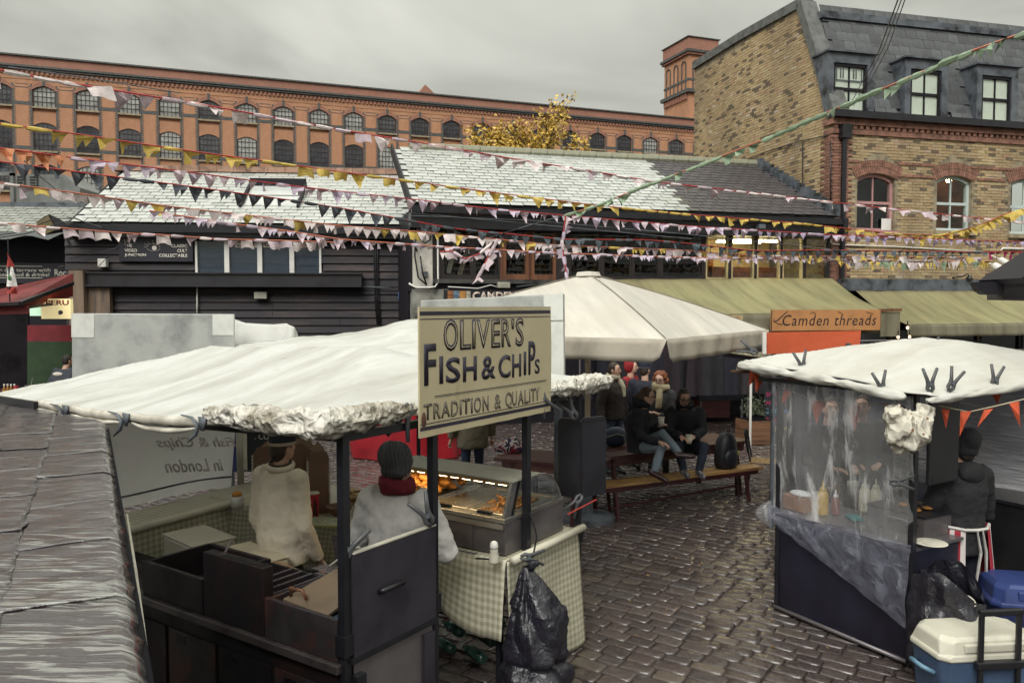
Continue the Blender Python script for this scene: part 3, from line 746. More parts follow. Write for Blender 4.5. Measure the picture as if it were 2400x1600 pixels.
M_REDB = pm('red_rubbed_brick', (.27, .135, .095), .75, .25, 6, .2, 30, .003, piece=.25)
wall = MB()
ptsg = [(0, 0, 0), (0, BD, 0), (0, BD, ZT), (0, 1.45, ZT - .08), (0, .05, ZC + .25), (0, 0, ZC)]
wall.prism(ptsg, (.32, 0, 0)); 
# front wall with openings (boxes round them)
WIN = []
for (pa, pb, pt, pbm, kd) in ((2009, 2098, 405, 540, 'p'), (2196, 2278, 410, 540, 'w'), (2369, 2450, 418, 548, 'w')):
    x0 = loc_on(TB, pa, 450)[0]; x1 = loc_on(TB, pb, 450)[0]; zt = loc_on(TB, pa, pt)[1]; zb = loc_on(TB, pa, pbm)[1]
    WIN.append((x0, x1, zb, zt, kd))
xp = .32
for x0, x1, zb, zt, kd in WIN:
    wall.b2(xp, x0, .0, .3, 0, ZC); wall.b2(x0, x1, 0, .3, 0, zb); wall.b2(x0, x1, 0, .3, zt, ZC); xp = x1
wall.b2(xp, BL, 0, .3, 0, ZC)
wallo = wall.build('wall', M_MORTAR, TB)
BRK = MB().box((0, 0, 0), (.213, .05, .064)).mesh('brick', M_STOCK)
bl = []
def inwin(x, z):
    for x0, x1, zb, zt, kd in WIN:
        if x0 - .13 < x < x1 + .13 and zb - .06 < z < zt + .52 - 1.1 * abs((x - (x0 + x1) / 2) / (x1 - x0)) ** 2:
            if z > zt - .12 or (x0 - .10 < x < x1 + .10): return True
    return False
z = 3.05; row = 0
while z < ZC - .32:
    x = (row % 2) * .112 + .56
    while x < BL - .1:
        if not inwin(x, z): bl.append(Matrix.Translation((x, .018 - rnd.random() * .012, z)) @ Matrix.Rotation(rnd.uniform(-.01, .01), 4, 'Y'))
        x += .224
    z += .0745; row += 1
pieces(wallo, 'brick', BRK, bl, 300, 'brick_field', lambda M: -M.translation.z if M.translation.z < ZC - .4 else 0)
gl = []; z = 3.05; row = 0
def gtop(y): return ZC + .25 + (ZT + .1 - ZC - .25) * min(1, max(0, (y - .05) / 1.4)) if y < 1.45 else ZT + .1 - .1 * (y - 1.45) / 5.85
while z < ZT - .2:
    y = (row % 2) * .112 + .12
    while y < BD - .05:
        if z < gtop(y) - .28 and (z > RE + (RR - RE) * min(1, (y + .6) / 3.5) - .5): gl.append(Matrix.Translation((.018 - rnd.random() * .012, y, z)) @ Matrix.Rotation(R(90), 4, 'Z'))
        y += .224
    z += .0745; row += 1
pieces(wallo, 'brick', BRK, gl, 300, 'gable_brick_field', lambda M: (M.translation.y, M.translation.z))
# red brick corner, string bands, cornice, arches
RB = MB().box((0, 0, 0), (.213, .05, .064)).mesh('red_brick', M_REDB); cb_ = []; z = 3.0; row = 0
while z < ZC - .35:
    for x in ((.112, .336) if row % 2 else (.0 + .06, .224 + .06, .448)): cb_.append(Matrix.Translation((x, -.006, z)))
    cb_.append(Matrix.Translation((-.006, .11 if row % 2 else .17, z)) @ Matrix.Rotation(R(90), 4, 'Z'))
    if row % 2: cb_.append(Matrix.Translation((-.006, .33, z)) @ Matrix.Rotation(R(90), 4, 'Z'))
    z += .0745; row += 1
zz0 = WIN[0][3]
for zb_ in (zz0 + .28, zz0 - .02):
    x = .66
    while x < BL - .1:
        if not inwin(x, zb_): cb_.append(Matrix.Translation((x, -.012, zb_)))
        x += .224
pieces(wallo, 'red_brick', RB, cb_, 300, 'red_brick_field', lambda M: -M.translation.z)
b = MB(); b.b2(-.08, BL, -.1, .3, ZC - .1, ZC + .05); b.b2(-.05, BL, -.06, .3, ZC - .32, ZC - .2); b.build('cornice', M_REDB, TB)
b = MB(); x = 0
while x < BL: b.b2(x, x + .1, -.075, -.0, ZC - .195, ZC - .105); x += .18
b.build('dentil_course', M_REDB, TB)['kind'] = 'stuff'
MB().b2(-.1, BL, -.25, .1, ZC + .052, ZC + .22).build('gutter', M_BLKM, TB)
def sash(T, x0, x1, z0, z1, y, m, rise, nx=2, pane=M_GLASS, name='window', t=.075):
    w = x1 - x0; xc = (x0 + x1) / 2; f = MB()
    zs = z1 - rise
    f.b2(x0, x0 + t, y, y + .1, z0, zs); f.b2(x1 - t, x1, y, y + .1, z0, zs); f.b2(x0 + t, x1 - t, y, y + .1, z0, z0 + t)
    P = arc_pts(xc, w, zs, rise, 8)
    for i in range(8): f.bar((P[i][0], y + .05, P[i][1] - .03), (P[i + 1][0], y + .05, P[i + 1][1] - .03), .1, .085, (0, 0, 1))
    zm = z0 + (z1 - z0) * .5
    f.b2(x0 + t, x1 - t, y + .02, y + .09, zm - .035, zm + .035)
    for i in range(1, nx): f.b2(xc - .018, xc + .018, y + .03, y + .07, z0 + t, z1 - .06)
    o = f.build(name, m, T)
    MB().b2(x0 + .04, x1 - .04, y + .045, y + .05, z0 + .04, zs + rise * .3).build('pane', pane, o)
    MB().b2(x0 - .08, x1 + .08, y - .2, y + .02, z0 - .11, z0 - .005).build('sill', M_STONE if m is not M_PINK else m, o)
    return o
M_PINK = pm('pink_paint', (.48, .27, .26), .5, .1, 4); M_GREENW = pm('pale_green_paint', (.52, .60, .58), .5, .08, 4)
for i, (x0, x1, zb, zt, kd) in enumerate(WIN):
    sash(TB, x0, x1, zb, zt, .1, M_PINK if kd == 'p' else M_GREENW, .16)
    xc = (x0 + x1) / 2; w = x1 - x0 + .12
    A = MB().prism([(x0 - .16, .01, zt - .2), (x1 + .16, .01, zt - .2), (x1 + .2, .01, zt + .2), (xc, .01, zt + .36), (x0 - .2, .01, zt + .2)], (0, .05, 0)).build('brick_arch', M_REDB, TB) if False else None
    a = MB(); th0, th1 = R(180 - 62), R(62); rad = w / 2 / math.cos(R(62)); zc = zt - .17 - rad * math.sin(R(62)) + .02
    arch = MB()
    for q in range(16):
        t0, t1 = th0 + (th1 - th0) * q / 16, th0 + (th1 - th0) * (q + 1) / 16
        p = lambda r, t, y: (xc + r * math.cos(t), y, zc + r * math.sin(t))
        arch.prism([p(rad, t0, -.008), p(rad, t1, -.008), p(rad + .34, t1, -.008), p(rad + .34, t0, -.008)], (0, .1, 0))
    ao = arch.build('brick_arch', M_MORTAR, TB)
    for q in range(22):
        t0, t1 = th0 + (th1 - th0) * (q + .08) / 22, th0 + (th1 - th0) * (q + .92) / 22
        for r0, r1 in ((rad + .005, rad + .165), (rad + .178, rad + .335)):
            MB().prism([p(r0, t0, -.022), p(r0, t1, -.022), p(r1, t1, -.022), p(r1, t0, -.022)], (0, .03, 0)).build('arch_brick', M_REDB, ao)
# rooms behind the windows: first dark, second lit by a bulb
MB().b2(.4, BL, 1.9, 2.0, 3, ZC).build('room_back', pm('room_paint', (.22, .10, .06), .8, .5, 1.5), TB)
MB().b2(.4, BL, .35, 1.9, ZC - .6, ZC - .55).build('room_ceiling', pm('ochre_ceiling', (.50, .30, .12), .8), TB)
MB().b2(WIN[0][1] + .3, WIN[0][1] + .38, .35, 1.9, 3, ZC - .6).build('room_divider', M_DIM, TB)
MB().b2(.4, WIN[0][1] + .3, .6, .65, 3, ZC - .6).build('room_curtain', pm('dark_curtain', (.012, .012, .018), .7), TB)
wbox(TB, 2066, 2088, 512, 540, .09, .004, 'window_notice', M_WHITE)
bp = loc_on(TB, 2224, 422, .8); s = W(TB) @ Vector((bp[0], .8, bp[1]))
L = thing('ceiling_bulb', 'glowing bare bulb inside the pale green arched window', 'lamp', s, R(14.5))
MB().ell((0, 0, 0), (.07, .07, .07)).build('bulb', emit('lit_bulb', (1.0, .62, .22), 70.0), L, smooth=True)
MB().tube([(0, 0, .06), (0, 0, .35)], .012, 6).build('flex', M_BLACK, L)
# mansard
def my(z): return .12 + (z - ZC - .15) / 2.6 * .85
zm0, zm1 = ZC + .2, 2.7 + 654 / 1867 * 21.2
MB().add([(.3, my(zm0) + .05, zm0), (BL, my(zm0) + .05, zm0), (BL, my(zm1) + .05, zm1), (.3, my(zm1) + .05, zm1), (BL, BD, zm1), (.3, BD, zm1)], [(0, 1, 2, 3), (3, 2, 4, 5)]).build('mansard', M_SLATEBLK, TB)
DORM = []
for (pa, pb, pt, pbm) in ((1962, 2038, 143, 263), (2143, 2213, 158, 273), (2311, 2378, 173, 283)):
    x0 = loc_on(TB, pa, 200, -.02)[0]; x1 = loc_on(TB, pb, 200, -.02)[0]; DORM.append((x0, x1, loc_on(TB, pa, pbm, -.02)[1], loc_on(TB, pa, pt, -.02)[1]))
SM = slate_mesh(.33, .5, .014, M_SLATEBLK); sl = []; run = math.hypot(zm1 - zm0, my(zm1) - my(zm0)); ar = math.atan2(zm1 - zm0, my(zm1) - my(zm0)); row = 0; d = 0
mans = [o for o in TB.children if o.name.startswith('mansard')][0]
while d < run - .1:
    x = .34 + (row % 2) * .17
    z = zm0 + (zm1 - zm0) * d / run
    while x < BL - .3:
        if not any(a - .28 < x + .17 < c + .28 and z < zt + .25 for a, c, zb, zt in DORM):
            sl.append(Matrix.Translation((x, my(z), z)) @ Matrix.Rotation(ar + rnd.uniform(-.01, .01), 4, 'X'))
        x += .335
    d += .27; row += 1
pieces(mans, 'slate', SM, sl, 300)
M_BLINDW = pm('white_blind', (.88, .88, .80), .7, .04, 2)
for i, (x0, x1, zb, zt) in enumerate(DORM):
    d = MB(); yf = .08
    for xs0, xs1 in ((x0 - .19, x0 - .02), (x1 + .02, x1 + .22)):
        d.prism([(xs0, yf, zb - .05), (xs0, yf, zt + .25), (xs0, my(zt + .25) + .05, zt + .25), (xs0, my(zb) + .05, zb - .05)], (xs1 - xs0, 0, 0))
    d.b2(x0 - .02, x1 + .02, yf, my(zt + .2) + .05, zt, zt + .249); d = d.build('dormer', M_LEAD, TB)
    MB().b2(x0 - .24, x1 + .30, yf - .08, my(zt + .3) + .08, zt + .252, zt + .30).build('dormer_roof', M_LEAD, d)
    w = sash(TB, x0, x1, zb, zt, .11, M_DARKPAINT, .001, t=.045)
    MB().b2(x0 + .02, x1 - .02, .172, .18, zb + .02, zt).build('blind', M_BLINDW, w)
    if i == 0:
        b = MB(); zq = zb + (zt - zb) * .56; 
        for xx in (.22, .30, .62, .70): b.b2(x0 + (x1 - x0) * xx, x0 + (x1 - x0) * (xx + .03), .144, .148, zb + (zt - zb) * .72, zt - .12)
        b.b2(x0 + .09, x1 - .09, .144, .148, zb + (zt - zb) * .66, zb + (zt - zb) * .685); b.b2(x0 + .09, x0 + .12, .144, .148, zb + (zt - zb) * .66, zt - .1); b.b2(x1 - .12, x1 - .09, .144, .148, zb + (zt - zb) * .66, zt - .1)
        b.build('leaded_pattern', M_LEAD, w)
MB().b2(.3, BL, my(zm1) - .08, my(zm1) + .3, zm1 - .02, zm1 + .16).build('roof_edge', M_LEAD, TB)
# gable coping
cp = MB(); path = [(ZC + .12, -.04), (ZT - .06, 1.42), (ZT + .04, 4.4), (ZT + .02, BD + .05)]
for i in range(3):
    (za, ya), (zb_, yb) = path[i], path[i + 1]; cp.bar((.15, ya, za), (.15, yb, zb_), .46, .24, (1, 0, 0) if False else (0, 0, 1))
cp.build('coping', pm('coping_slate', (.12, .125, .12), .6, .25, 4, .3, 20), TB)
# black downpipe, soil pipe, cables
xd, _ = loc_on(TB, 1978, 400, -.1)
b = MB(); b.tube([(xd, -.1, 1), (xd, -.1, ZC - .2)], .065, 10); b.box((xd, -.12, ZC - .28), (.26, .2, .34)); b.build('downpipe', M_BLKM, TB)
wire(TB, [(1946, 332), (1947, 420), (1947, 500)], .018, M_BLKM, -.06)
for pts in ([(1905, 305), (1881, 320), (1881, 470)],):
    P = [(-.05, *loc_onx(TB, a, c, -.05)) for a, c in ((1730, 382), (1800, 355), (1880, 330), (1940, 318))]
    MB().tube(P, .015, 5).build('cable', M_BLACK, TB); P = [(-.05, *loc_onx(TB, a, c, -.05)) for a, c in ((1881, 330), (1881, 460))]; MB().tube(P, .015, 5).build('cable', M_BLACK, TB)
wire(TB, [(1946, 562), (1950, 572), (1975, 574), (2100, 578), (2300, 590)], .018, M_WHITE, -.05); wire(TB, [(2345, 588), (2350, 582), (2420, 584)], .03, M_WHITE, -.05)
def spot(px, py, s, m):
    x, z = loc_on(TB, px, py, -.3); o = MB().lathe([(.06 * s, 0), (.1 * s, .05), (.1 * s, .3 * s)], (x, -.25, z), 12, Matrix.Rotation(R(125), 3, 'X') @ Matrix.Rotation(R(20), 3, 'Y')).build('flood_lamp', m, TB, smooth=False)
    MB().tube([(x, -.25, z), (x, .0, z + .1)], .02, 6).build('bracket', m, o)
spot(2330, 620, 1.0, M_WHITE); spot(2345, 606, .8, M_WHITE); 
x, z = loc_on(TB, 2272, 650, -.3); MB().tube([(x - .25, .0, z), (x - .15, -.2, z + .02), (x - .05, -.3, z + .09), (x, -.3, z + .03)], .018, 6).build('swan_neck_bracket', M_BLACK, TB); MB().lathe([(.03, .06), (.09, -.03), (.09, -.06)], (x, -.3, z), 10).build('wall_lamp', M_BLACK, TB)
# lead-covered canopy rail over the shop fronts
fx0, fz = loc_on(TB, 1990, 672, -.1); MB().b2(fx0 - .3, BL, -.3, .1, fz - .1, fz + .2).build('shop_fascia', M_LEAD, TB)
# dark shop front below the house
sf = MB().b2(.1, BL, -.06, -.001, 0, fz - .12).build('shop_front', M_DIM, TB)
for i in range(5): MB().b2(.5 + i * 1.35, 1.6 + i * 1.35, -.09, -.062, .5, 2.1).build('shop_window', M_DKGLASS, sf)
for i in range(5): MB().b2(.35 + i * 1.35, .45 + i * 1.35, -.1, -.062, 0, fz - .2).build('shop_pilaster', M_RAWWOOD if i % 2 else M_DARKPAINT, sf)
o, bw, bh = board('shop_slate_notice', 'dark painted notice board on the shop front under the olive awning', 'notice', TB, 2205, 2300, 798, 826, -.14, .02, pm('dark_blue_notice', (.012, .014, .03), .5))
for i in range(3): MB().b2(bw * .1, bw * .9, -.003, 0, bh * (.22 + .25 * i), bh * (.28 + .25 * i)).build('chalk_line', pm('dim_chalk', (.12, .13, .17), .8), o)
# ================================================================== pub and Peruvian stall at the far side
TP = thing('dark_pub', 'dark pub front with a lettered fascia and grey slate roof beyond the red awning', 'building', (at(-60, 700, 19.5).x, 19.5, 0), R(5))
pr = loc_on(TP, 163, 600)[0]
PE = loc_on(TP, 80, 545, -.1)[1]; PR_ = loc_on(TP, 80, 484, 1.8)[1]
MB().b2(-.5, pr, .02, .5, 0, PE).build('wall', M_DARKPAINT, TP)
slate_roof(TP, [M_SLATEG], -.5, pr + .3, -.1, PE, 1.8, PR_, .28, .2, limit=150)
MB().b2(-.5, pr + .4, 1.7, 2.0, PR_ - .02, PR_ + .1).build('ridge_capping', M_LEAD, TP)
b = MB(); n = 14
b.grid(lambda u, v: (-.5 + (pr + .5) * u, -.15 - .9 * v, PE + .02 - .22 * v + .05 * math.sin(u * 17) * v), 16, 4); b.build('tarpaulin_cover', pm('dark_grey_tarp', (.055, .06, .062), .5, .3, 2, .3, 5, .02), TP, smooth=True)
x0, z0 = loc_on(TP, -30, 616, -.12); x1, z1 = loc_on(TP, 160, 664, -.12)
MB().b2(x0, x1, -.12, -.02, z1, z0).build('fascia', M_NAVYBAN, TP)
zz = lambda py: loc_on(TP, 60, py, -.125)[1]
for py in (624, 651): MB().b2(x0, loc_on(TP, 99, 630, -.12)[0], -.126, -.121, zz(py) - .008, zz(py) + .008).build('white_rule', M_OFFW, TP)
a = loc_on(TP, -24, 0, -.12)[0]; c = loc_on(TP, 102, 0, -.12)[0]
put_text(text_mesh('in our terrace with', M_OFFW, w=c - a, h=.09, align='RIGHT', offset=.02), TP, c, -.122, zz(637)); put_text(text_mesh('best food & drinks!', M_OFFW, w=c - a - .05, h=.09, align='RIGHT', offset=.02), TP, c - .03, -.122, zz(648))
a = loc_on(TP, 111, 0, -.12)[0]; c = loc_on(TP, 154, 0, -.12)[0]
put_text(text_mesh('Rocks', M_OFFW, w=c - a, h=.17, offset=.03), TP, (a + c) / 2, -.122, zz(647))
b = MB()
for k_ in range(8):
    t0, t1 = math.pi * (.12 + .095 * k_), math.pi * (.12 + .095 * (k_ + 1)); b.bar(((a + c) / 2 + .18 * math.cos(t0), -.124, zz(640) + .18 * math.sin(t0)), ((a + c) / 2 + .18 * math.cos(t1), -.124, zz(640) + .18 * math.sin(t1)), .004, .016, (0, 1, 0))
b.build('logo_arc', M_OFFW, TP)
# plant box with vents behind, steel post, flood lamp
TK = thing('rooftop_plant_box', 'grey metal plant housing with two square vents above the far slate roof', 'plant housing', at(40, 480, 24), R(4))
k0 = at(40, 480, 24); kw = (at(148, 480, 24) - k0).x; kh = (at(40, 408, 24) - k0).z
M_GREYM = pm('grey_painted_metal', (.17, .18, .17), .5, .2, 2, .1, 8)
MB().prism([(0, 0, -1), (kw + .45, 0, -1), (kw + .45, 0, kh * .58), (kw, 0, kh), (0, 0, kh)], (0, 1.6, 0)).build('housing', M_GREYM, TK)
for i in range(2):
    v = MB().b2(.05 + i * .36, .25 + i * .36, -.08, -.002, kh * .55, kh * .97).build('vent', M_GREYM, TK)
    for j in range(4): MB().b2(.07 + i * .36, .23 + i * .36, -.1, -.085, kh * (.6 + .09 * j), kh * (.64 + .09 * j)).build('slat', M_BLKM, v)
pL = at(24, 475, 23); b = MB(); b.b2(0, .1, 0, .1, -1.5, (at(24, 405, 23) - pL).z); b.b2(-.6, .1, 0, .1, (at(24, 412, 23) - pL).z, (at(24, 408, 23) - pL).z + .06)
o = b.build('steel_post', M_GREYM); o.location = pL; tag(o, 'pale grey steel post and crossbar beside the rooftop plant housing', 'post')
f0 = at(105, 526, 17.5); o = thing('flood_lamp', 'large square floodlight with a dusty face over the pub tarpaulin', 'lamp', f0, R(-20))
MB().add([(-.26, 0, .06), (.14, 0, .22), (.24, .1, -.12), (-.1, .1, -.22), (.02, .35, .16), (.3, .4, 0), (.2, .42, -.12), (.05, .4, -.1)], [(0, 1, 2, 3), (0, 1, 4), (1, 2, 5, 4), (2, 3, 6, 5), (3, 0, 4, 7, 6)]).build('housing', M_BLKM, o)
MB().add([(-.24, -.012, .05), (.13, -.012, .19), (.22, .085, -.11), (-.09, .085, -.2)], [(0, 1, 2, 3)]).build('face', pm('lamp_dusty_glass', (.24, .20, .11), .4), o)
MB().tube([(.2, .3, -.05), (.3, .4, -.5)], .03, 6).build('bracket', M_BLKM, o)
for i, pts in enumerate((((-40, 556), (40, 545), (130, 512), (175, 512), (240, 534)), ((-40, 562), (60, 548), (150, 520)), ((50, 370), (90, 410), (150, 460)))):
    o = MB().tube([at(a, c, 17 + .1 * i) for a, c in pts], .012, 5).build('overhead_cable', M_BLACK); tag(o, ('thick black cable looping over the pub roof to the floodlight', 'second black cable slung under the loop above the pub', 'black cable sloping down in front of the plant housing')[i], 'cable')
# red awning
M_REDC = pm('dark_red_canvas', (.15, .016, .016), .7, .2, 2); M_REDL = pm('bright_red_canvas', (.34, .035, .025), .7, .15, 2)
o = thing('red_awning', 'dark red folding awning over the Peruvian food stall', 'awning', at(170, 640, 17.2) - Vector((0, 0, 0)))
b = MB(); P = [at(170, 641, 17.2), at(-60, 690, 15.0), at(-60, 714, 14.8), at(46, 709, 14.9), at(170, 662, 17.0)]; b.prism(P, (0, .03, -.03)); b.build('cloth', M_REDC, o, world=True)
b = MB(); b.prism([at(48, 712, 15.0), at(170, 667, 17.05), at(170, 692, 17.6), at(78, 716, 15.8)], (0, .02, -.02)); b.build('lit_underside', M_REDL, o, world=True)  # underside of the cloth, its lit look put into a brighter red
b = MB(); b.bar(at(46, 711, 14.85), at(170, 664, 17.0), .07, .07); b.bar(at(-60, 716, 14.8), at(46, 711, 14.85), .05, .06); b.bar(at(52, 722, 15.2), at(170, 706, 17.0), .04, .05); b.build('arm', M_BLKM, o, world=True)
b = MB(); b.prism([at(-60, 717, 14.9), at(68, 716, 15.0), at(68, 735, 15.0), at(-60, 738, 14.9)], (0, .02, 0)); b.build('valance', M_REDC, o, world=True)
# stall under it
o = thing('food_stall', 'Peruvian food stall with yellow sign, red and green boards and a dark counter', 'stall', at(100, 900, 15.8).xy.to_3d(), 0)
b = MB().prism([at(64, 762, 17), at(168, 762, 17), at(168, 800, 17), at(64, 800, 17)], (0, .05, 0)).build('red_board', pm('stall_red', (.17, .012, .018), .7), o, world=True)
MB().prism([at(64, 800, 17), at(168, 800, 17), at(168, 900, 17), at(64, 900, 17)], (0, .05, 0)).build('green_board', pm('stall_green', (.018, .045, .014), .7), o, world=True)
MB().prism([at(-60, 700, 17.5), at(66, 700, 17.5), at(66, 960, 17.5), at(-60, 960, 17.5)], (0, .05, 0)).build('back_board', M_DIM, o, world=True)
y0 = at(97, 747, 16.2); yw = (at(166, 747, 16.2) - y0).x; yh = (at(97, 700, 16.2) - y0).z
s = thing('stall_sign', 'pale yellow lightbox sign with red letters over the Peruvian stall', 'sign', y0)
MB().b2(0, yw, 0, .1, 0, yh).build('lightbox', emit('sign_yellow_lit', (.80, .68, .36), .35), s)
put_text(text_mesh('PERU', pm('sign_red_letter', (.35, .02, .02), .6), w=yw * .78, h=yh * .26, offset=.03), s, yw * .56, -.003, yh * .68)
b = MB(); b.ell((yw * .66, -.004, yh * .32), (.05, .003, .045)); b.bar((yw * .6, -.004, yh * .2), (yw * .7, -.004, yh * .42), .003, .03, (0, 1, 0)); b.bar((yw * .66, -.004, yh * .25), (yw * .74, -.004, yh * .38), .003, .025, (0, 1, 0)); b.build('bird_emblem', pm('grey_emblem', (.12, .12, .13), .6), s)
w0 = at(70, 740, 16.3); MB().b2(0, (at(95, 740, 16.3) - w0).x, 0, .06, 0, (at(70, 708, 16.3) - w0).z).build('menu_lightbox', emit('menu_mint_lit', (.5, .75, .55), .45), s).location = (w0 - y0)
MB().b2(-1.6, 1.05, -.4, .5, 0, .98).build('counter', pm('dark_red_wood', (.07, .018, .018), .4, .3, 3, stretch=(.4, 1, 6)), o)
# bottles and tins on the counter
M_AMBER = pm('amber_bottle', (.30, .13, .02), .15, .2, 3); M_TIN = pm('tin_grey', (.35, .34, .32), .35, .2, 5, metal=.6)
for i, px in enumerate((8, 16, 24, 32)):
    p = gnd(px, 839, .98); p = at(px, 838, 15.2); p.z = .98
    s = thing('sauce_bottle', 'small amber sauce bottle on the Peruvian counter, number %s from its end' % ('one', 'two', 'three', 'four')[i], 'bottle', p, 0, 'bottles on the Peruvian counter')
    s['label'] = 'small amber sauce bottle with yellow label in the row on the Peruvian counter'
    MB().lathe([(.028, 0), (.03, .02), (.03, .12), (.014, .15), (.014, .19)], seg=10).build('glass', M_AMBER, s, smooth=True); MB().lathe([(.016, .185), (.016, .215)], seg=8).build('cap', M_WHITE, s); MB().lathe([(.0312, .03), (.0312, .09)], seg=10).build('paper_label', pm('bottle_label', (.55, .40, .08), .6), s)
p = at(36, 838, 15.2); p.z = .98; s = MB().box((0, 0, .09), (.05, .08, .18)).build('red_carton', pm('red_carton', (.40, .03, .04), .5)); s.location = p; tag(s, 'small red carton beside the amber sauce bottles', 'carton')
p = at(68, 842, 15.1); p.z = .98; s = thing('metal_bucket', 'dull metal bucket of utensils on the Peruvian counter', 'bucket', p); MB().lathe([(.06, 0), (.085, .2), (.078, .2), (.055, .01)], seg=14).build('bucket_wall', M_TIN, s); MB().tube([(0, 0, .1), (.06, 0, .34)], .008, 6).build('spoon', M_TIN, s)
p = at(90, 848, 15.0); p.z = .98; s = thing('heaped_cutlery', 'heap of tongs, pans and cutlery beside the bucket', 'cutlery', p)
for k_ in range(9): MB().tube([(rnd.uniform(-.2, .2), rnd.uniform(-.1, .1), .03 + rnd.random() * .06), (rnd.uniform(-.25, .25), rnd.uniform(-.1, .1), .04 + rnd.random() * .18)], .014, 6).build('utensil', rnd.choice((M_TIN, M_BRN, M_CREAM)), s)
p = at(152, 850, 14.6); p.z = .98; s = thing('ceramic_frog_jar', 'grey round lidded jar at the end of the Peruvian counter', 'jar', p); MB().ell((0, 0, .11), (.14, .12, .11)).build('jar_body', M_TIN, s, smooth=True); MB().ell((0, 0, .23), (.09, .08, .06)).build('lid', M_TIN, s, smooth=True)
# Peruvian flag
p = at(30, 690, 15.0); s = thing('hanging_flag', 'narrow red and white Peruvian flag with green crest above the red awning', 'flag', p)
h = (at(26, 585, 15) - at(26, 678, 15)).z; zf = .1
MB().tube([(-.06, 0, -.3), (-.06, 0, h + .3)], .012, 6).build('pole', M_BLKM, s)
def flagp(z0, z1, w0, w1): return MB().grid(lambda u, v: (-.08 + (w0 + (w1 - w0) * v) * (u - .2), .03 * math.sin(u * 5 + v * 3), z1 + (z0 - z1) * v), 5, 5)
flagp(h * .70, h * 1.05, .02, .14).build('red_top', M_REDL, s, solid=.004); flagp(h * .2, h * .70, .14, .19).build('white_middle', M_WHITE, s, solid=.004); flagp(h * .02, h * .2, .19, .19).build('red_foot', M_REDL, s, solid=.004)
MB().ell((-.03, -.04, h * .42), (.035, .008, .05)).build('crest', pm('crest_green', (.05, .16, .05), .6), s)

# ================================================================== awnings on the right
def mat_canvas(name, c, streak):
    m, t, b = _nt(name); k = NT(t); v = k.coord('Object')
    f = k.noise(k.mapv(v, (2.6, .35, .35), (0, 0, R(24))), 1.6, 5, .6); f2 = k.noise(v, .8, 4)
    col = k.ramp(f, [(.3, sc3(c, .8 if c[0] > .6 else .62)), (.55, c), (.75, sc3(c, 1.18))]); col = k.mix(k.ramp(f2, [(.45, (0, 0, 0)), (.75, (.5,) * 3)]), col, streak)
    k.l(col, b.inputs['Base Color']); b.inputs['Roughness'].default_value = .7
    k.l(k.bump(k.noise(v, 220, 2), .15, .002), b.inputs['Normal'])
    tl = k.n('ShaderNodeBsdfTranslucent'); k.l(col, tl.inputs[0]); ms = k.n('ShaderNodeMixShader'); ms.inputs[0].default_value = .4
    k.l(b.outputs[0], ms.inputs[1]); k.l(tl.outputs[0], ms.inputs[2]); k.l(ms.outputs[0], t.nodes['Material Output'].inputs[0]); return m
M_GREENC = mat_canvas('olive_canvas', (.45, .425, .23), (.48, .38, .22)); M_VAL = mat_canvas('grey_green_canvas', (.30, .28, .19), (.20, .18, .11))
def awning(T, name, label, top, bot, yt, yb, hv, mat, nar=5):
    """top/bot: two (px,py) each, on planes yt and yb of T"""
    A = [loc_on(T, *top[0], yt), loc_on(T, *top[1], yt)]; C_ = [loc_on(T, *bot[0], yb), loc_on(T, *bot[1], yb)]
    org = W(T) @ Vector((A[0][0], yt, 0)); o = thing(name, label, 'awning', org, W(T).to_euler().z)
    ox = A[0][0]; oy = yt
    def fn(u, v):
        xa_, za = A[0][0] + (A[1][0] - A[0][0]) * u, A[0][1] + (A[1][1] - A[0][1]) * u
        xb_, zb = C_[0][0] + (C_[1][0] - C_[0][0]) * u, C_[0][1] + (C_[1][1] - C_[0][1]) * u
        sag = -.06 * math.sin(math.pi * v) - .03 * math.sin(math.pi * v) * math.cos(u * math.pi * nar * 2)
        return (xa_ + (xb_ - xa_) * v - ox, (yb - yt) * v, za + (zb - za) * v + sag + .012 * wob((u * 14 + v * 3, v * 2, 0), 1))
    MB().grid(fn, 60, 12).build('cloth', mat, o, smooth=True, solid=.006)
    def fv(u, v):
        p = Vector(fn(u, 1)); return (p.x, p.y - .01 - .04 * v + .015 * math.sin(u * 47) * v, p.z - .005 - hv * v)
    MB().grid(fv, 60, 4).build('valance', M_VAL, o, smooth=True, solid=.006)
    p0, p1 = Vector(fn(0, 1)), Vector(fn(1, 1)); MB().bar(p0 + Vector((0, .04, -.03)), p1 + Vector((0, .04, -.03)), .05, .05).build('front_rail', M_BLKM, o)
    for u in (.15, .6, .95): MB().bar((fn(u, 0)[0], 0, fn(u, 0)[2] - .3), Vector(fn(u, .97)) + Vector((0, 0, -.08)), .03, .03).build('arm', M_LEAD, o)
    return o
AW1 = awning(TR, 'green_awning', 'wide olive green awning over the shop fronts behind the parasol', ((1380, 655), (1950, 652)), ((1450, 740), (2078, 730)), -.15, -2.2, .46, M_GREENC)
AW2 = awning(TB, 'olive_awning', 'olive awning under the brown brick house at the edge of the yard', ((2006, 682), (2480, 682)), ((2125, 760), (2620, 755)), -.3, -2.0, .28, M_GREENC)
MB().bar(loc_on(TR, 2062, 727, -2.3)[0:1] + (-2.3,) + loc_on(TR, 2062, 727, -2.3)[1:], loc_on(TR, 2112, 726, -2.3)[0:1] + (-2.3,) + loc_on(TR, 2112, 726, -2.3)[1:], .05, .06).build('batten', M_BRN, TR)
a, z1 = loc_on(TR, 2064, 731, -2.28); c, z0 = loc_on(TR, 2108, 788, -2.28); MB().b2(a, c, -2.29, -2.27, z0, z1).build('valance_end', M_VAL, TR)
M_ORANGE = pm('orange_board', (.47, .22, .085), .6, .12, 2)
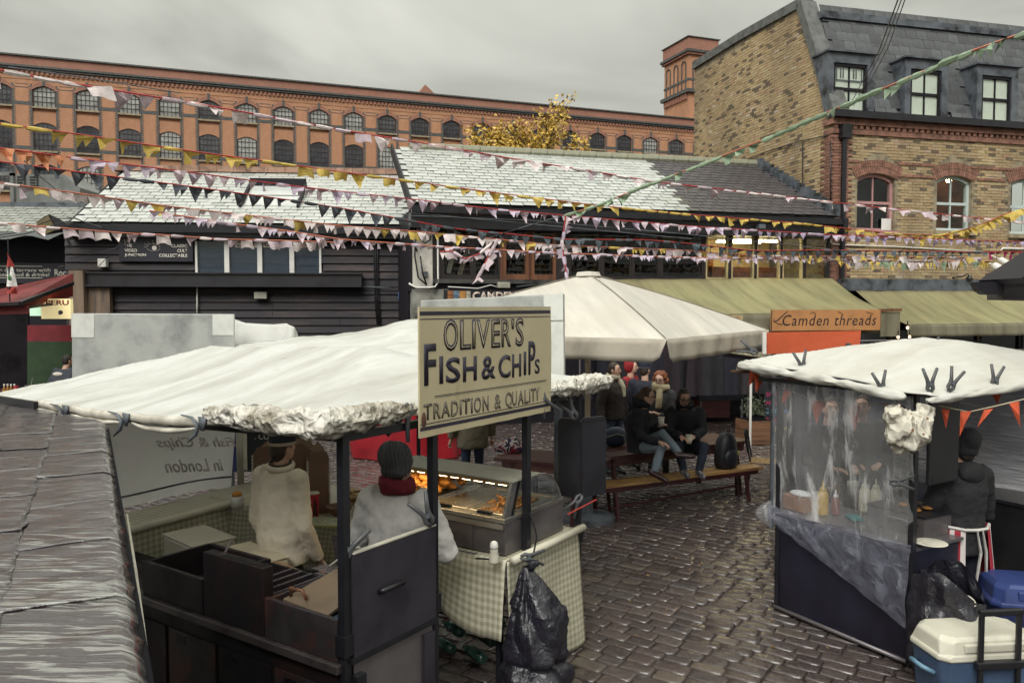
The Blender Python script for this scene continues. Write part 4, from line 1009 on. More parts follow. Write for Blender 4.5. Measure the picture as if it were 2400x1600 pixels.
o, bw, bh = board('shop_signboard', 'orange board with black flowing script on the green awning', 'sign', TR, 1808, 2063, 726, 773, -2.42, .03, M_ORANGE)
tx(o, 'Camden threads', bw * .10, bh * .24, bh * .52, M_INK, bw * .86, shear=.22, off=.0, spacing=1.12)
b = MB(); b.tube([(bw * .02, -.006, bh * .42), (bw * .05, -.006, bh * .5), (bw * .14, -.006, bh * .93)], [.002, .012, .008], 6); b.tube([(bw * .03, -.006, bh * .62), (bw * .02, -.006, bh * .5), (bw * .05, -.006, bh * .36), (bw * .09, -.006, bh * .3), (bw * .1, -.006, bh * .36)], .006, 6)
for xx in (.315, .335, .36, .38): pass
b.tube([(bw * .34, -.006, bh * .8), (bw * .37, -.006, bh * .9), (bw * .40, -.006, bh * .78)], .004, 5); b.tube([(bw * .60, -.006, bh * .9), (bw * .645, -.006, bh * .8), (bw * .65, -.006, bh * .7)], .004, 5); b.tube([(bw * .86, -.006, bh * .9), (bw * .9, -.006, bh * .84), (bw * .93, -.006, bh * .8)], .004, 5)
b.build('needle_emblem', M_INK, o); MB().b2(0, .015, -.004, 0, 0, bh).build('edge_strip', M_INK, o)
o, bw, bh = board('small_notice', 'small pale yellow notice with red border half behind the parasol', 'sign', TR, 1684, 1740, 739, 762, -2.40, .02, pm('pale_yellow_board', (.48, .40, .2), .6)); MB().b2(.03, bw - .03, -.003, 0, bh - .05, bh - .035).build('border', M_REDL, o)
# vermilion panel behind the right-hand stall
A = [at(1797, 779, 9.4), at(2018, 775, 8.6), at(2014, 826, 8.6), at(1797, 829, 9.4)]
o = MB().prism(A, (.01, .025, 0)).build('vermilion_panel', pm('vermilion_board', (.52, .095, .035), .6, .08, 2)); tag(o, 'flat vermilion panel standing up behind the white stall canopy', 'panel')
b = MB().bar(A[3] + Vector((-.03, 0, 0)), A[0] + Vector((-.03, 0, 0)), .04, .04).build('edge_rail', M_WHITE, o); 
MB().bar(A[3] + Vector((.1, .05, -2.1)), A[3] + Vector((.1, .05, .1)), .04).build('leg', M_LEAD, o); MB().bar(A[2] + Vector((-.1, .05, -2.1)), A[2] + Vector((-.1, .05, .1)), .04).build('leg', M_LEAD, o)

# eave of the kiosk beside the camera, right
o = thing('kiosk_eave', 'dark carved eave end of a wooden kiosk jutting in over the olive awning', 'kiosk', at(2440, 700, 7.0) - Vector((0, 0, 0)))
MB().prism([at(2354, 660, 7.0), at(2470, 585, 7.0), at(2470, 705, 7.0), at(2352, 702, 7.0)], (.15, .5, 0)).build('gable_board', pm('grey_black_timber', (.045, .04, .045), .6, .4, 3, .3, 15, stretch=(.4, 1, 4)), o, world=True)
MB().prism([at(2286, 661, 6.9), at(2352, 659, 6.9), at(2352, 690, 6.9), at(2326, 690, 6.9), at(2310, 689, 6.9), at(2297, 681, 6.9)], (.12, .3, 0)).build('bracket', M_DARKPAINT, o, world=True)
MB().bar(at(2345, 660, 6.85), at(2475, 576, 6.85), .6, .05, (0, 1, 0) if False else (0, 0, 1)).build('roof_edge', M_DARKPAINT, o, world=True)

# ================================================================== big parasol
M_PARA = mat_canvas('cream_parasol_cloth', (.78, .755, .69), (.70, .64, .55))
UC = Vector((.949, 9.95, 0)); o = thing('market_parasol', 'large cream square market parasol over the picnic tables', 'parasol', UC, R(12))
Rr, ze, za = 2.45, 2.376, 3.09
cor = [Vector((0, -Rr, ze)), Vector((Rr, 0, ze)), Vector((0, Rr, ze)), Vector((-Rr, 0, ze))]; ap = Vector((0, 0, za))
cl = MB()
for i in range(4):
    A, C_ = cor[i], cor[(i + 1) % 4]; mid = (A + C_) / 2
    for P, Q in ((A, mid), (mid, C_)):
        def fn(u, v, P=P, Q=Q):
            e = P + (Q - P) * u; p = ap + (e - ap) * (.04 + .96 * v); p.z -= -.03 * math.sin(math.pi * v); return p
        cl.grid(fn, 8, 12)
cl.build('canopy', M_PARA, o, smooth=False, solid=.004)
for i in range(4):
    A, C_ = cor[i], cor[(i + 1) % 4]
    def fv(u, v, A=A, C_=C_):
        e = A + (C_ - A) * u; cut = min(1, min(u, 1 - u) / .035); n_ = Vector((e.x, e.y, 0)).normalized()
        return e + n_ * (.015 + .02 * math.sin(u * 40) * v) + Vector((0, 0, -.225 * v * (cut ** .5 if cut < 1 else 1)))
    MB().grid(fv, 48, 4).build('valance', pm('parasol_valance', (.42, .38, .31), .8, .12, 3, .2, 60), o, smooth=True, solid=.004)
for i in range(8):
    e = cor[i // 2] if i % 2 == 0 else (cor[i // 2] + cor[(i // 2 + 1) % 4]) / 2
    MB().bar(ap * .97 + Vector((0, 0, .02)), e + Vector((0, 0, -.03)), .03, .04).build('rib', M_RAWWOOD, o)
    MB().bar((0, 0, 2.15), e * .5 + ap * .5 - Vector((0, 0, .06)), .02, .03).build('strut', M_RAWWOOD, o)
    if i % 2 == 0: s_ = MB().tube([ap + (e - ap) * t + Vector((0, 0, .012 + .03 * math.sin(math.pi * t))) for t in (.04, .2, .4, .6, .8, 1)], .006, 5).build('seam', pm('seam_brown', (.22, .19, .15), .8), o)
MB().lathe([(.16, za - .03), (.14, za + .02), (.03, za + .03)], seg=12).build('top_cap', M_PARA, o); MB().tube([(0, 0, 0), (0, 0, za - .02)], .036, 12).build('pole', pm('cream_pole', (.45, .40, .30), .5), o); MB().lathe([(.35, 0), (.35, .05), (.08, .08), (.06, .3)], seg=16).build('base', M_LEAD, o)

# ================================================================== tree beyond the roof
p = at(1243, 340, 31); o = thing('autumn_tree', 'thin tree with sparse yellow autumn leaves rising behind the slate ridge', 'tree', (p.x, 31, 0))
tr = MB(); zb = p.z - 1.0; tr.tube([(0, 0, 0), (.1, 0, 3), (-.05, 0, zb)], [.16, .12, .09], 8); tips = []
def branch(a, d, L, r, lev):
    n = 4; pts = [a]; dd = d.normalized()
    for i in range(n):
        dd = (dd + Vector((rnd.uniform(-.22, .22), rnd.uniform(-.2, .2), rnd.uniform(-.1, .2)))).normalized(); pts.append(pts[-1] + dd * L / n)
    tr.tube(pts, [r * (1 - .7 * i / n) for i in range(n + 1)], 5)
    if lev == 0: tips.extend(pts[1:]); return
    tips.extend(pts[3:])
    for i in range(rnd.randint(4, 5)):
        t = rnd.choice(pts[1:]); branch(t, dd + Vector((rnd.uniform(-1.1, 1.1), rnd.uniform(-.8, .8), rnd.uniform(-.2, .7))), L * rnd.uniform(.45, .7), r * .5, lev - 1)
for a in range(8):
    th = R(20 + a * 20); branch(Vector((-.05, 0, zb + rnd.uniform(-.8, .1))), Vector((math.cos(th) * 1.25, rnd.uniform(-.5, .5), .25 + math.sin(th) * .65)), rnd.uniform(1.5, 2.0), .05, 2)
tr.build('trunk', pm('dark_bark', (.05, .04, .035), .8, .3, 5), o)
lf = MB()
for t in tips:
    for k_ in range(5):
        c = t + Vector((rnd.gauss(0, .12), rnd.gauss(0, .10), rnd.gauss(0, .10))); s = rnd.uniform(.05, .10)
        a = Vector((rnd.uniform(-1, 1), rnd.uniform(-1, 1), rnd.uniform(-1, 1))).normalized(); d = a.orthogonal().normalized()
        lf.add([c - a * s, c + d * s * .7, c + a * s, c - d * s * .7], [(0, 1, 2, 3)])
lf.build('crown', pm('yellow_leaf', (.62, .41, .07), .6, .3, 8, piece=.4), o)['kind'] = 'stuff'
# ================================================================== bunting
def interp(pts, n):
    """resample (px,py,Y) points evenly in the place"""
    P = [at(*q) for q in pts]; L = [0]
    for i in range(1, len(P)): L.append(L[-1] + (P[i] - P[i - 1]).length)
    out = []
    for k in range(n + 1):
        d = L[-1] * k / n; i = max(j for j in range(len(L)) if L[j] <= d + 1e-9); i = min(i, len(P) - 2)
        t = (d - L[i]) / (L[i + 1] - L[i]); out.append(P[i].lerp(P[i + 1], t))
    return out, L[-1]
def flag_mesh(kind, w, h, m, sd):
    r = random.Random(sd); b = MB(); f = r.uniform(-.05, .05); c = r.uniform(.3, .7)
    if kind == 't':
        b.add([(0, 0, 0), (w * .5, 0, 0), (w, 0, 0), (w * (.18 + .1 * c), f, -h * .5), (w * .55, -f, -h * .45), (w * (.72 + .1 * c), f * .6, -h * .5), (w * (.35 + .35 * c), f * 2.2, -h)],
              [(0, 3, 4, 1), (1, 4, 5, 2), (3, 6, 4), (4, 6, 5)])
    elif kind == 'q':
        b.grid(lambda u, v: (w * u + .03 * v * c, f * v * 1.6 * math.sin(3 * u + c * 4), -h * .75 * v * (1 - .15 * math.sin(u * 6 + c * 9))), 4, 3)
    elif kind == 'h':   # blown half over
        b.add([(0, 0, 0), (w, 0, 0), (w * .35, f, -h * .8), (w * .12, -f, -h * .85), (w * .45, .06, -h * .35)], [(0, 3, 2), (0, 2, 4), (0, 4, 1)])
    elif kind == 'w':   # wrapped round the cord
        b.tube([(0, 0, -.01), (w * .3, 0, -.012), (w * .65, 0, -.012), (w * 1.05, 0, -.006)], [.024, .034, .03, .02], 6, flat=.8)
    else:               # tattered strip
        b.add([(0, 0, 0), (w, 0, 0), (w * .9, f, -h * .25), (w * .6, 0, -h * .7), (w * .5, f, -h * .3), (w * .25, f, -h * .85), (w * .1, 0, -h * .3)], [(0, 6, 4, 2, 1), (2, 4, 3), (4, 6, 5)])
    return b.mesh('flag', m)
def cloth(name, c): return pm(name, c, .75, .16, 9, .15, 90, .002)
C_PINK = cloth('pale_pink_flag', (.70, .62, .61)); C_LIL = cloth('lilac_flag', (.50, .42, .51)); C_LIL2 = cloth('dusty_pink_flag', (.56, .46, .50))
C_YEL = cloth('yellow_flag', (.58, .43, .10)); C_NAVY = cloth('dark_slate_flag', (.07, .08, .095)); C_SLATE = cloth('slate_blue_flag', (.075, .10, .115))
C_GRN = cloth('sage_green_flag', (.25, .34, .23)); C_ORG = cloth('orange_flag', (.52, .21, .10)); C_MAG = cloth('magenta_flag', (.45, .04, .15)); C_VIO = cloth('violet_flag', (.40, .33, .46))
C_CORD = pm('red_tape', (.42, .03, .03), .6, .1, 5); C_CORDO = pm('coral_tape', (.55, .17, .10), .6, .1, 5)
def bunting(label, pts, cols, w, h, kinds, cord=C_CORD, step=1.15, seed=0, segs=None, cr=.013, group='bunting strings across the yard'):
    r = random.Random(seed)
    w, h = w * .9, h * .85; kinds = kinds + 'wx'
    path, L = interp(pts, 60); o = thing('bunting_string', label, 'bunting', path[0], 0, group)
    MB().tube(path, cr, 5, flat=.7).build('tape', cord, o, world=True)
    n = int(L / (w * step)); P, _ = interp(pts, n)
    lib = {}
    for i in range(n):
        t = i / n; mset = segs(t, r) if segs else cols
        m = r.choice(mset); kd = r.choice(kinds); v = r.randint(0, 3); key = (m.name, kd, v)
        if key not in lib: lib[key] = flag_mesh(kd, w * (.85 + .1 * v), h * (.8 + .12 * v), m, seed * 100 + v)
        d = (P[i + 1] - P[i]).normalized(); up = Vector((0, 0, 1)); s = d.cross(up).normalized(); u = s.cross(d)
        B = Matrix((d, -s, u)).transposed().to_4x4() if False else Matrix((d, u.cross(d), u)).transposed().to_4x4()
        sw = r.uniform(-.45, .35) if kd != 'w' else r.uniform(-1, 1)
        M = Matrix.Translation(P[i]) @ B @ Matrix.Rotation(sw, 4, 'X') @ Matrix.Rotation(r.uniform(-.25, .25) if kd != 'w' else 0, 4, 'Z')
        q = dupo(lib[key], 'flag', o, W(o).inverted() @ M)
    return o
def Yl(pts, y0, y1):
    xs = [p[0] for p in pts]; a, c = min(xs), max(xs); return [(x, y, y0 + (y1 - y0) * (x - a) / (c - a)) for x, y in pts]
bunting('uppermost string of pale pink flags running from beside the warehouse top to the brown house',
        Yl([(-60, 150), (0, 165), (204, 202), (405, 234), (534, 256), (758, 297), (800, 305), (963, 331), (1201, 372), (1545, 427), (1838, 461), (2076, 488), (2420, 524)], 8.0, 18.8), [C_PINK, C_PINK, C_LIL2], .30, .22, 'tqhwwww', seed=1, cr=.015)
bunting('bright yellow bunting string sagging across the slate roofs',
        Yl([(-60, 281), (0, 289), (204, 318), (415, 350), (646, 381), (800, 403), (950, 423), (1140, 449), (1395, 481), (1600, 501), (1872, 523), (2110, 549), (2270, 553)], 8.6, 18.6), [C_YEL], .27, .22, 'tqhhww', seed=2)
bunting('tangled yellow bunting end lifting towards the right hand side of the brown house',
        [(2150, 562, 18.5), (2230, 545, 18.4), (2290, 530, 18.4), (2310, 522, 18.3), (2360, 500, 18.2), (2430, 482, 18)], [C_YEL], .26, .26, 'tqh', seed=12, step=.6)
bunting('lilac pennants whose first few flags are orange, passing under the yellow string',
        Yl([(-60, 339), (0, 347), (204, 374), (408, 399), (663, 433), (800, 449), (987, 469), (1140, 488), (1324, 505), (1600, 529), (1940, 550), (2420, 568)], 9.0, 18.4), [C_LIL], .20, .20, 'tttthwx', seed=3,
        segs=lambda t, r: [C_ORG] if t < .045 else ([C_LIL2, C_LIL] if t < .62 else [C_LIL, C_VIO]))
bunting('dark slate pennants ending in magenta flags before the brown house',
        Yl([(-60, 370), (0, 379), (204, 406), (408, 432), (680, 469), (800, 488), (936, 512), (1058, 535), (1324, 561), (1514, 562), (1600, 569), (1770, 588), (1940, 586), (2246, 590), (2420, 590)], 9.4, 18.0), [C_NAVY], .20, .21, 'tttthhw', seed=4,
        segs=lambda t, r: [C_NAVY] if t < .35 else ([C_SLATE, C_NAVY] if t < .93 else [C_MAG]))
bunting('mixed pink and yellow bunting, crowded flags between the dark pennants and the lowest strings',
        Yl([(-60, 420), (0, 428), (190, 454), (391, 483), (612, 508), (800, 529), (970, 542), (1140, 558), (1310, 575), (1600, 586), (1770, 600), (1960, 600), (2300, 604)], 9.2, 17.8), [C_LIL2, C_PINK, C_PINK, C_YEL], .20, .19, 'thqhxt', cord=C_CORDO, seed=5, step=.85)
bunting('second line of small yellow and green flags bunched before the brown house bricks',
        [(1960, 607, 17.9), (2060, 612, 17.9), (2180, 612, 17.9), (2320, 612, 17.9)], [C_YEL, C_YEL, C_GRN, C_PINK], .17, .26, 'tqhx', cord=C_CORDO, seed=15, step=.55)
bunting('tattered lilac bunting below the mixed pink and yellow string',
        Yl([(350, 494), (527, 522), (680, 542), (800, 561), (1038, 578), (1310, 593), (1600, 603), (1900, 607), (2200, 612)], 10.0, 17.6), [C_LIL, C_LIL2], .16, .16, 'xxthw', cord=C_CORDO, seed=6, step=1.0)
bunting('lowest string of pale pink flags in front of the video shop banner',
        Yl([(-60, 519), (0, 523), (204, 539), (299, 547), (374, 550), (510, 560), (640, 563), (800, 568)], 9.6, 13.6), [C_PINK, C_LIL2], .22, .20, 'qhwqt', cord=C_CORDO, seed=7, step=1.05)
bunting('sage green bunting climbing steeply from the string tangle to the top edge above the dormers',
        Yl([(1324, 505), (1395, 483), (1514, 435), (1600, 402), (1804, 322), (2032, 224), (2280, 119), (2420, 70)], 12.5, 5.6), [C_GRN], .24, .17, 'twwwh', cord=C_CORDO, seed=8, cr=.012, step=1.0)
bunting('torn lilac streamer hanging down from the knot above the parasol',
        [(1326, 505, 12.4), (1318, 560, 12.4), (1322, 610, 12.4), (1332, 660, 12.3), (1336, 690, 12.2)], [C_LIL, C_LIL2], .17, .16, 'qhx', seed=9, step=.8)
bunting('torn lilac streamer trailing over the brown framed windows',
        [(1165, 560, 12.0), (1150, 590, 12.0), (1130, 630, 12.0), (1112, 660, 12.0)], [C_LIL2], .16, .14, 'qhx', seed=10, step=.7)
bunting('slack loop of pink rags under the window band',
        [(1030, 590, 12.2), (1060, 588, 12.2), (1090, 606, 12.2), (1120, 596, 12.2), (1150, 570, 12.2)], [C_LIL2, C_PINK], .15, .15, 'xqh', seed=11, step=.8)
for i, (lab, pts) in enumerate((('thin grey wire above the lilac pennants on the market hall', [(950, 498, 13), (1300, 530, 14), (1620, 560, 15)]), ('thin grey wire just under the hall eaves', [(955, 505, 13.5), (1250, 517, 14.5), (1600, 548, 15), (2000, 590, 16)]),
                                ('slanting wire from the knot down to the window band', [(1150, 556, 13), (1240, 528, 12.8), (1322, 505, 12.5)]), ('taut dark cable over the first dormer, outermost of three', [(2112, -20, 9), (2060, 120, 13), (1990, 250, 20)]),
                                ('taut dark cable over the first dormer, middle of three', [(2120, -20, 9), (2072, 110, 13), (2000, 250, 20)]), ('taut dark cable over the first dormer, innermost of three', [(2128, -20, 9), (2080, 115, 13), (2014, 240, 20)]),
                                ('pale string running above the uppermost pink bunting', [(20, 158, 8.2), (200, 182, 9), (420, 218, 10)]))):
    o = MB().tube([at(*q) for q in pts], .007 if i != 3 else .009, 5).build('overhead_wire', M_BLKM if i > 2 and i < 6 else M_LEAD); tag(o, lab, 'wire', 'wires over the yard')
# ================================================================== fish stall: frame, canopy, sign
ANGS = math.atan2(.827, .5625); S0 = Vector((-.90, 4.21, 0)); SM4 = Matrix.Translation(S0) @ Matrix.Rotation(ANGS, 4, 'Z'); SI4 = SM4.inverted()
def ST(x, y, z=0.0): return SM4 @ Vector((x, y, z))
class _F:
    name = 'fish_frame'
WM['fish_frame'] = SM4
def SLx(px, py, x): return loc_onx(_F, px, py, x)          # -> y, z on plane x
def SLy(px, py, y): return loc_on(_F, px, py, y)           # -> x, z on plane y
def sthing(name, label, cat, x, y, z=0.0, rz=0.0, group=None): return thing(name, label, cat, ST(x, y, z), ANGS + rz, group)
def mat_canopy(name, c, dirt, rough=.6, amt=.5, trans=0.0):
    m, t, b = _nt(name); k = NT(t); v = k.coord('Object')
    f = k.noise(k.mapv(v, (.5, 2.4, 1), (0, 0, R(18))), 1.3, 6, .65, .4); g_ = k.noise(v, 6, 5, .7)
    col = k.mix(k.ramp(f, [(.42, (0, 0, 0)), (.70, (amt,) * 3)]), c, dirt)
    col = k.mix(k.ramp(g_, [(.60, (0, 0, 0)), (.85, (amt * .6,) * 3)]), col, sc3(dirt, .7))
    k.l(col, b.inputs['Base Color']); b.inputs['Roughness'].default_value = rough; b.inputs['Specular IOR Level'].default_value = .35
    if trans:
        b.inputs['Transmission Weight'].default_value = 0
        tl = k.n('ShaderNodeBsdfTranslucent'); k.l(col, tl.inputs[0]); ms = k.n('ShaderNodeMixShader'); ms.inputs[0].default_value = trans
        k.l(b.outputs[0], ms.inputs[1]); k.l(tl.outputs[0], ms.inputs[2]); k.l(ms.outputs[0], t.nodes['Material Output'].inputs[0])
    k.l(k.bump(k.noise(k.mapv(v, (1.2, 4, 1), (0, 0, R(18))), 3, 4, .6), .25, .02), b.inputs['Normal'])
    return m
M_CANV = mat_canopy('white_pvc_canopy', (.84, .85, .82), (.44, .41, .34), .5, .55, .44)
M_ROLL = mat_canopy('grubby_white_tarp', (.60, .57, .50), (.20, .175, .135), .5, .85)
def mat_crump():
    m, t, b = _nt('crumpled_tarp'); k = NT(t); v = k.coord('Object')
    vd = k.n('ShaderNodeVectorMath', operation='ADD'); k.l(v, vd.inputs[0]); nn = k.n('ShaderNodeTexNoise'); nn.inputs['Scale'].default_value = 9; k.l(v, nn.inputs['Vector'])
    sc_ = k.n('ShaderNodeVectorMath', operation='SCALE'); k.l(nn.outputs['Color'], sc_.inputs[0]); sc_.inputs['Scale'].default_value = .10; k.l(sc_.outputs[0], vd.inputs[1])
    h = []
    for s_ in (11, 24):
        vo = k.n('ShaderNodeTexVoronoi'); vo.inputs['Scale'].default_value = s_; k.l(vd.outputs[0], vo.inputs['Vector']); h.append(vo.outputs['Distance'])
    hh = k.math('MULTIPLY_ADD', h[1], .45, h[0])
    col = k.ramp(k.noise(v, 3.5, 5, .65), [(.35, (.30, .27, .21)), (.5, (.60, .57, .50)), (.7, (.72, .70, .64))]); k.l(col, b.inputs['Base Color']); b.inputs['Roughness'].default_value = .45
    k.l(k.bump(hh, 1.0, .05), b.inputs['Normal']); return m
M_CRUMP = mat_crump()
FS = thing('fish_stall', 'market stall with white canopy on black posts in the foreground', 'stall', S0, ANGS)
for x, y in ((0, 0), (.738, 0), (1.784, 0), (2.53, 0), (0, 3.75), (2.53, 3.75)):
    zb = 0 if (x, y) != (1.784, 0) else .0
    p = MB().b2(x - .024, x + .024, y - .024, y + .024, zb, 2.0 if y == 0 else 1.88).build('post', M_BLKM, FS)
    MB().b2(x - .036, x + .036, y - .036, y + .036, .82 if y == 0 else .4, .93 if y == 0 else .5).build('clamp_collar', M_BLKM, p)
b = MB().b2(-.02, 2.55, -.02, .02, 1.975, 2.02).build('top_rail', M_BLKM, FS); MB().b2(-.02, 2.55, 3.73, 3.77, 1.86, 1.9).build('top_rail', M_BLKM, FS); MB().bar((0, .02, 2.0), (0, 3.73, 1.88), .04, .05).build('top_rail', M_BLKM, FS); MB().b2(2.51, 2.55, .02, 3.73, 1.90, 1.945).build('top_rail', M_BLKM, FS)
def can_z(x, y):
    e = 2.075 - .028 * max(0, y)
    zx = 1 - abs(x - 1.38) / 1.52; zy = min(1, (y + .03) / 1.1, (4.08 - y) / 1.0)
    h = .345 * max(0, min(zx, zy * .98 + .02 * zx))
    sag = -.035 * math.sin(math.pi * max(0, min(1, zx))) * (1 + .5 * math.sin(y * 3.1))
    wr = .012 * wob((x * 1.2 + y * .5, y * 3.2, 0), 1.4, 3) + .006 * wob((x * 2, y * 9, 0), 1, 8) + .014 * (.35 - abs(wob((x * .5 + y * .15, y * 2.1 - x * .9, 0), 1.5, 11))) + .008 * (.35 - abs(wob((x * 1.4 + y * .6, y * 3.0 - x * 1.6, 0), 1.9, 17)))
    return e + h + sag + wr + .02 * math.sin(y * 2.2 + 1) * (1 - max(0, zx))
MB().grid(lambda u, v: (-.16 + 3.12 * u, -.02 + 4.1 * v, can_z(-.16 + 3.12 * u, -.02 + 4.1 * v)), 90, 120).build('canopy', M_CANV, FS, smooth=True, solid=.004)
# hem hanging along the front edge and rolled cloth held by hooks
def hem(u, v):
    y = .55 + 3.5 * u; z = can_z(-.16, y); return (-.165 - .015 * math.sin(v * 3.1), y, z - .055 * v)
MB().grid(hem, 60, 4).build('hem', M_ROLL, FS, smooth=True, solid=.004)
hooks = [.95, 1.75, 2.5, 3.05, 3.55]
for i in range(len(hooks)):
    a = hooks[i]; c = hooks[i + 1] if i + 1 < len(hooks) else 4.1
    pts = []; rs = []
    for k_ in range(9):
        t = k_ / 8; y = a + .06 + (c - a - .1) * t; pts.append((-.17 - .01 * math.sin(t * 9), y, can_z(-.16, y) - .062 - .025 * math.sin(math.pi * t) * (.6 + .5 * (i == 0)))); rs.append(.006 + .015 * math.sin(math.pi * t) ** .7)
    MB().tube(pts, rs, 8, flat=.8).build('rolled_cloth', M_ROLL, FS, smooth=True)
    zh = can_z(-.16, a) - .02
    h = MB(); h.prism([(-.185, a - .04, zh + .02), (-.185, a + .035, zh + .02), (-.185, a + .012, zh - .06), (-.185, a - .012, zh - .06)], (-.012, 0, 0))
    h.tube([(-.195, a + .2, zh + .018), (-.2, a + .09, zh + .012), (-.2, a + .035, zh - .03), (-.2, a + .05, zh - .085), (-.2, a + .13, zh - .135)], [.005, .010, .015, .012, .006], 6, flat=.8); h.build('hook', M_LEAD, FS, smooth=True)
# crumpled roll round the near corner
def roll(u, v):
    if u < .5: y = .95 - .95 * (u / .5); x = -.17
    else: y = -.02; x = -.17 + .72 * ((u - .5) / .5)
    cc, ss_ = math.cos(v * 6.283), math.sin(v * 6.283)
    rid = lambda a, c_, sd: 1 - 2 * abs(noise.noise(Vector((u * a + .5 * cc, cc * c_, ss_ * c_)) + Vector((sd, 0, sd))))
    rr = (.028 + .045 * math.sin(math.pi * min(1, max(0, u * 1.02))) ** .6) * (.70 + .40 * rid(7, 1.0, 3) + .20 * rid(15, 1.6, 7))
    n_ = Vector((-1, 0, 0)) if u < .42 else (Vector((0, -1, 0)) if u > .58 else Vector((-1, -1, 0)).normalized().lerp(Vector((0, -1, 0)), (u - .42) / .32))
    th = v * 2 * math.pi; zc = 2.095 - .02 * (1 - u)
    return Vector((x, y, zc)) + n_ * (math.cos(th) * rr * 1.0) + Vector((0, 0, math.sin(th) * rr * 1.05))
MB().grid(roll, 150, 26).build('crumpled_roll', M_CRUMP, FS, smooth=True)
def roll2(u, v):
    x = 1.98 + 1.0 * u; cc, ss_ = math.cos(v * 6.283), math.sin(v * 6.283); rid = lambda a, c_, sd: 1 - 2 * abs(noise.noise(Vector((u * a + .5 * cc, cc * c_, ss_ * c_)) + Vector((sd, 0, sd))))
    rr = (.02 + .045 * math.sin(math.pi * min(1, u * 1.02)) ** .5 + .02 * u) * (.65 + .40 * rid(5, 1.0, 5) + .20 * rid(12, 1.6, 2)); th = v * 2 * math.pi
    return (x, -.05 + math.cos(th) * rr, 2.07 + math.sin(th) * rr)
MB().grid(roll2, 90, 22).build('crumpled_roll', M_CRUMP, FS, smooth=True)
# translucent side sheet with show-through lettering
M_SHEET = mat_canopy('translucent_side_sheet', (.62, .62, .60), (.38, .36, .36), .5, .4, .55)
def sheet(u, v):
    x = .2 + 1.78 * u; z = 1.99 - 1.08 * v + .05 * math.sin(u * 3) * v - .04 * v * u
    return (x, 3.62 - .10 * math.sin(v * 2.4 + u) + .05 * math.sin(u * 7 + v * 2), z)
MB().grid(sheet, 30, 24).build('side_sheet', M_SHEET, FS, smooth=True)
B = Matrix(((-1, 0, 0), (0, 0, -1), (0, 1, 0)))
for s, x, z, w_ in (('Fish & Chips', 1.45, 1.36, .85), ('in London', 1.42, 1.16, .62)):
    put_text(text_mesh(s, pm('ghost_print', (.48, .46, .46), .6), w=w_, h=.12, shear=.5, offset=.02), FS, x, 3.43, z, Matrix.Rotation(R(8), 3, 'Y') @ B)
MB().tube([sheet(k_ / 10, .9) for k_ in range(11)], .009, 5).build('hem_cord', M_LEAD, FS, smooth=True)
# white pole sleeve at the sheet's end
MB().tube([(2.02, 3.55, .6), (2.01, 3.56, 1.4), (2.02, 3.57, 1.95)], [.03, .035, .03], 8).build('sheet_sleeve', M_ROLL, FS, smooth=True)

# ---------------------------------------------------------------- sign
def mat_signface():
    m, t, b = _nt('cream_sign_face'); k = NT(t); v = k.coord('Object')
    c = k.ramp(k.noise(v, 3, 5), [(.3, (.44, .38, .235)), (.7, (.52, .455, .30))]); sp_ = k.noise(v, 55, 3, .6); sx = k.n('ShaderNodeSeparateXYZ'); k.l(v, sx.inputs[0])
    ed = k.ramp(k.noise(v, 2.5, 4), [(.45, (.66,) * 3), (.6, (.71,) * 3)])
    c = k.mix(k.math('GREATER_THAN', sp_, .735), c, (.10, .07, .045)); c = k.mix(k.ramp(k.noise(k.mapv(v, (1, 1, .25)), 9, 4), [(.62, (0, 0, 0)), (.8, (.5,) * 3)]), c, (.26, .20, .12))
    k.l(c, b.inputs['Base Color']); b.inputs['Roughness'].default_value = .5; return m
M_SIGN = mat_signface(); M_NAVY = pm('navy_sign_ink', (.021, .018, .035), .5, .1, 6)
sx0, sy0 = .536, -.065; SWD, SHT = 1.455, .765
SG = sthing('stall_sign', 'cream fish and chips signboard with dark blue letters clamped to the stall', 'sign', sx0, sy0, 1.925)
def sgpan(): 
    b = MB(); b.grid(lambda u, v: (SWD * u + (.012 * math.sin(v * 3.1) if u == 1 else 0), -.004, SHT * v + (.004 * wob((u * 30, 0, 0), 1) if v == 0 else 0)), 24, 10); return b
sgpan().build('panel', M_SIGN, SG, solid=.012)
yy = -.010
def strip(z0, z1, x0=.0, x1=1.0, m=M_NAVY): return MB().b2(SWD * x0 + .004, SWD * x1 - .008, yy - .0015, yy + .004, SHT * z0, SHT * z1).build('painted_rule', m, SG)
strip(.935, .965); strip(.903, .910); strip(.052, .080); strip(.030, .0) if False else None
strip(.098, .104); strip(.302, .308, .09, .965); strip(.292, .294, .09, .965)
def letters(chars, x0, x1, zb, zt, inline=False, off=.012, off2=-.035, skew=0.0):
    """each character its own mesh fitted in its own cell; x fractions given per character"""
    for ch, a, c, z0, z1 in chars:
        me = text_mesh(ch, M_NAVY, w=SWD * (c - a), h=SHT * (z1 - z0), offset=off, align='LEFT', extrude=.001)
        put_text(me, SG, SWD * a, yy - .0015, SHT * z0)
        if inline:
            fit = tuple(me['fit']); m2 = text_mesh(ch, M_SIGN, w=SWD * (c - a), h=SHT * (z1 - z0), offset=off2, align='LEFT', extrude=.0006, fit=fit)
            put_text(m2, SG, SWD * a, yy - .003, SHT * z0)
def sgf(px, py):
    x, z = loc_on(SG, px, py); return x / SWD, z / SHT
def cell(ch, pa, pt, pb, pbm):
    """cell from the crop of the sign: left px, top py, right px, bottom py (photo pixels)"""
    xm, zt = sgf((pa + pb) / 2, pt); _, zb = sgf((pa + pb) / 2, pbm); a = sgf(pa, pt)[0]; c = sgf(pb, pt)[0]; return (ch, a, c, zb, zt)
cr4 = lambda x, y: (950 + x / 5.873, 640 + y / 5.873)
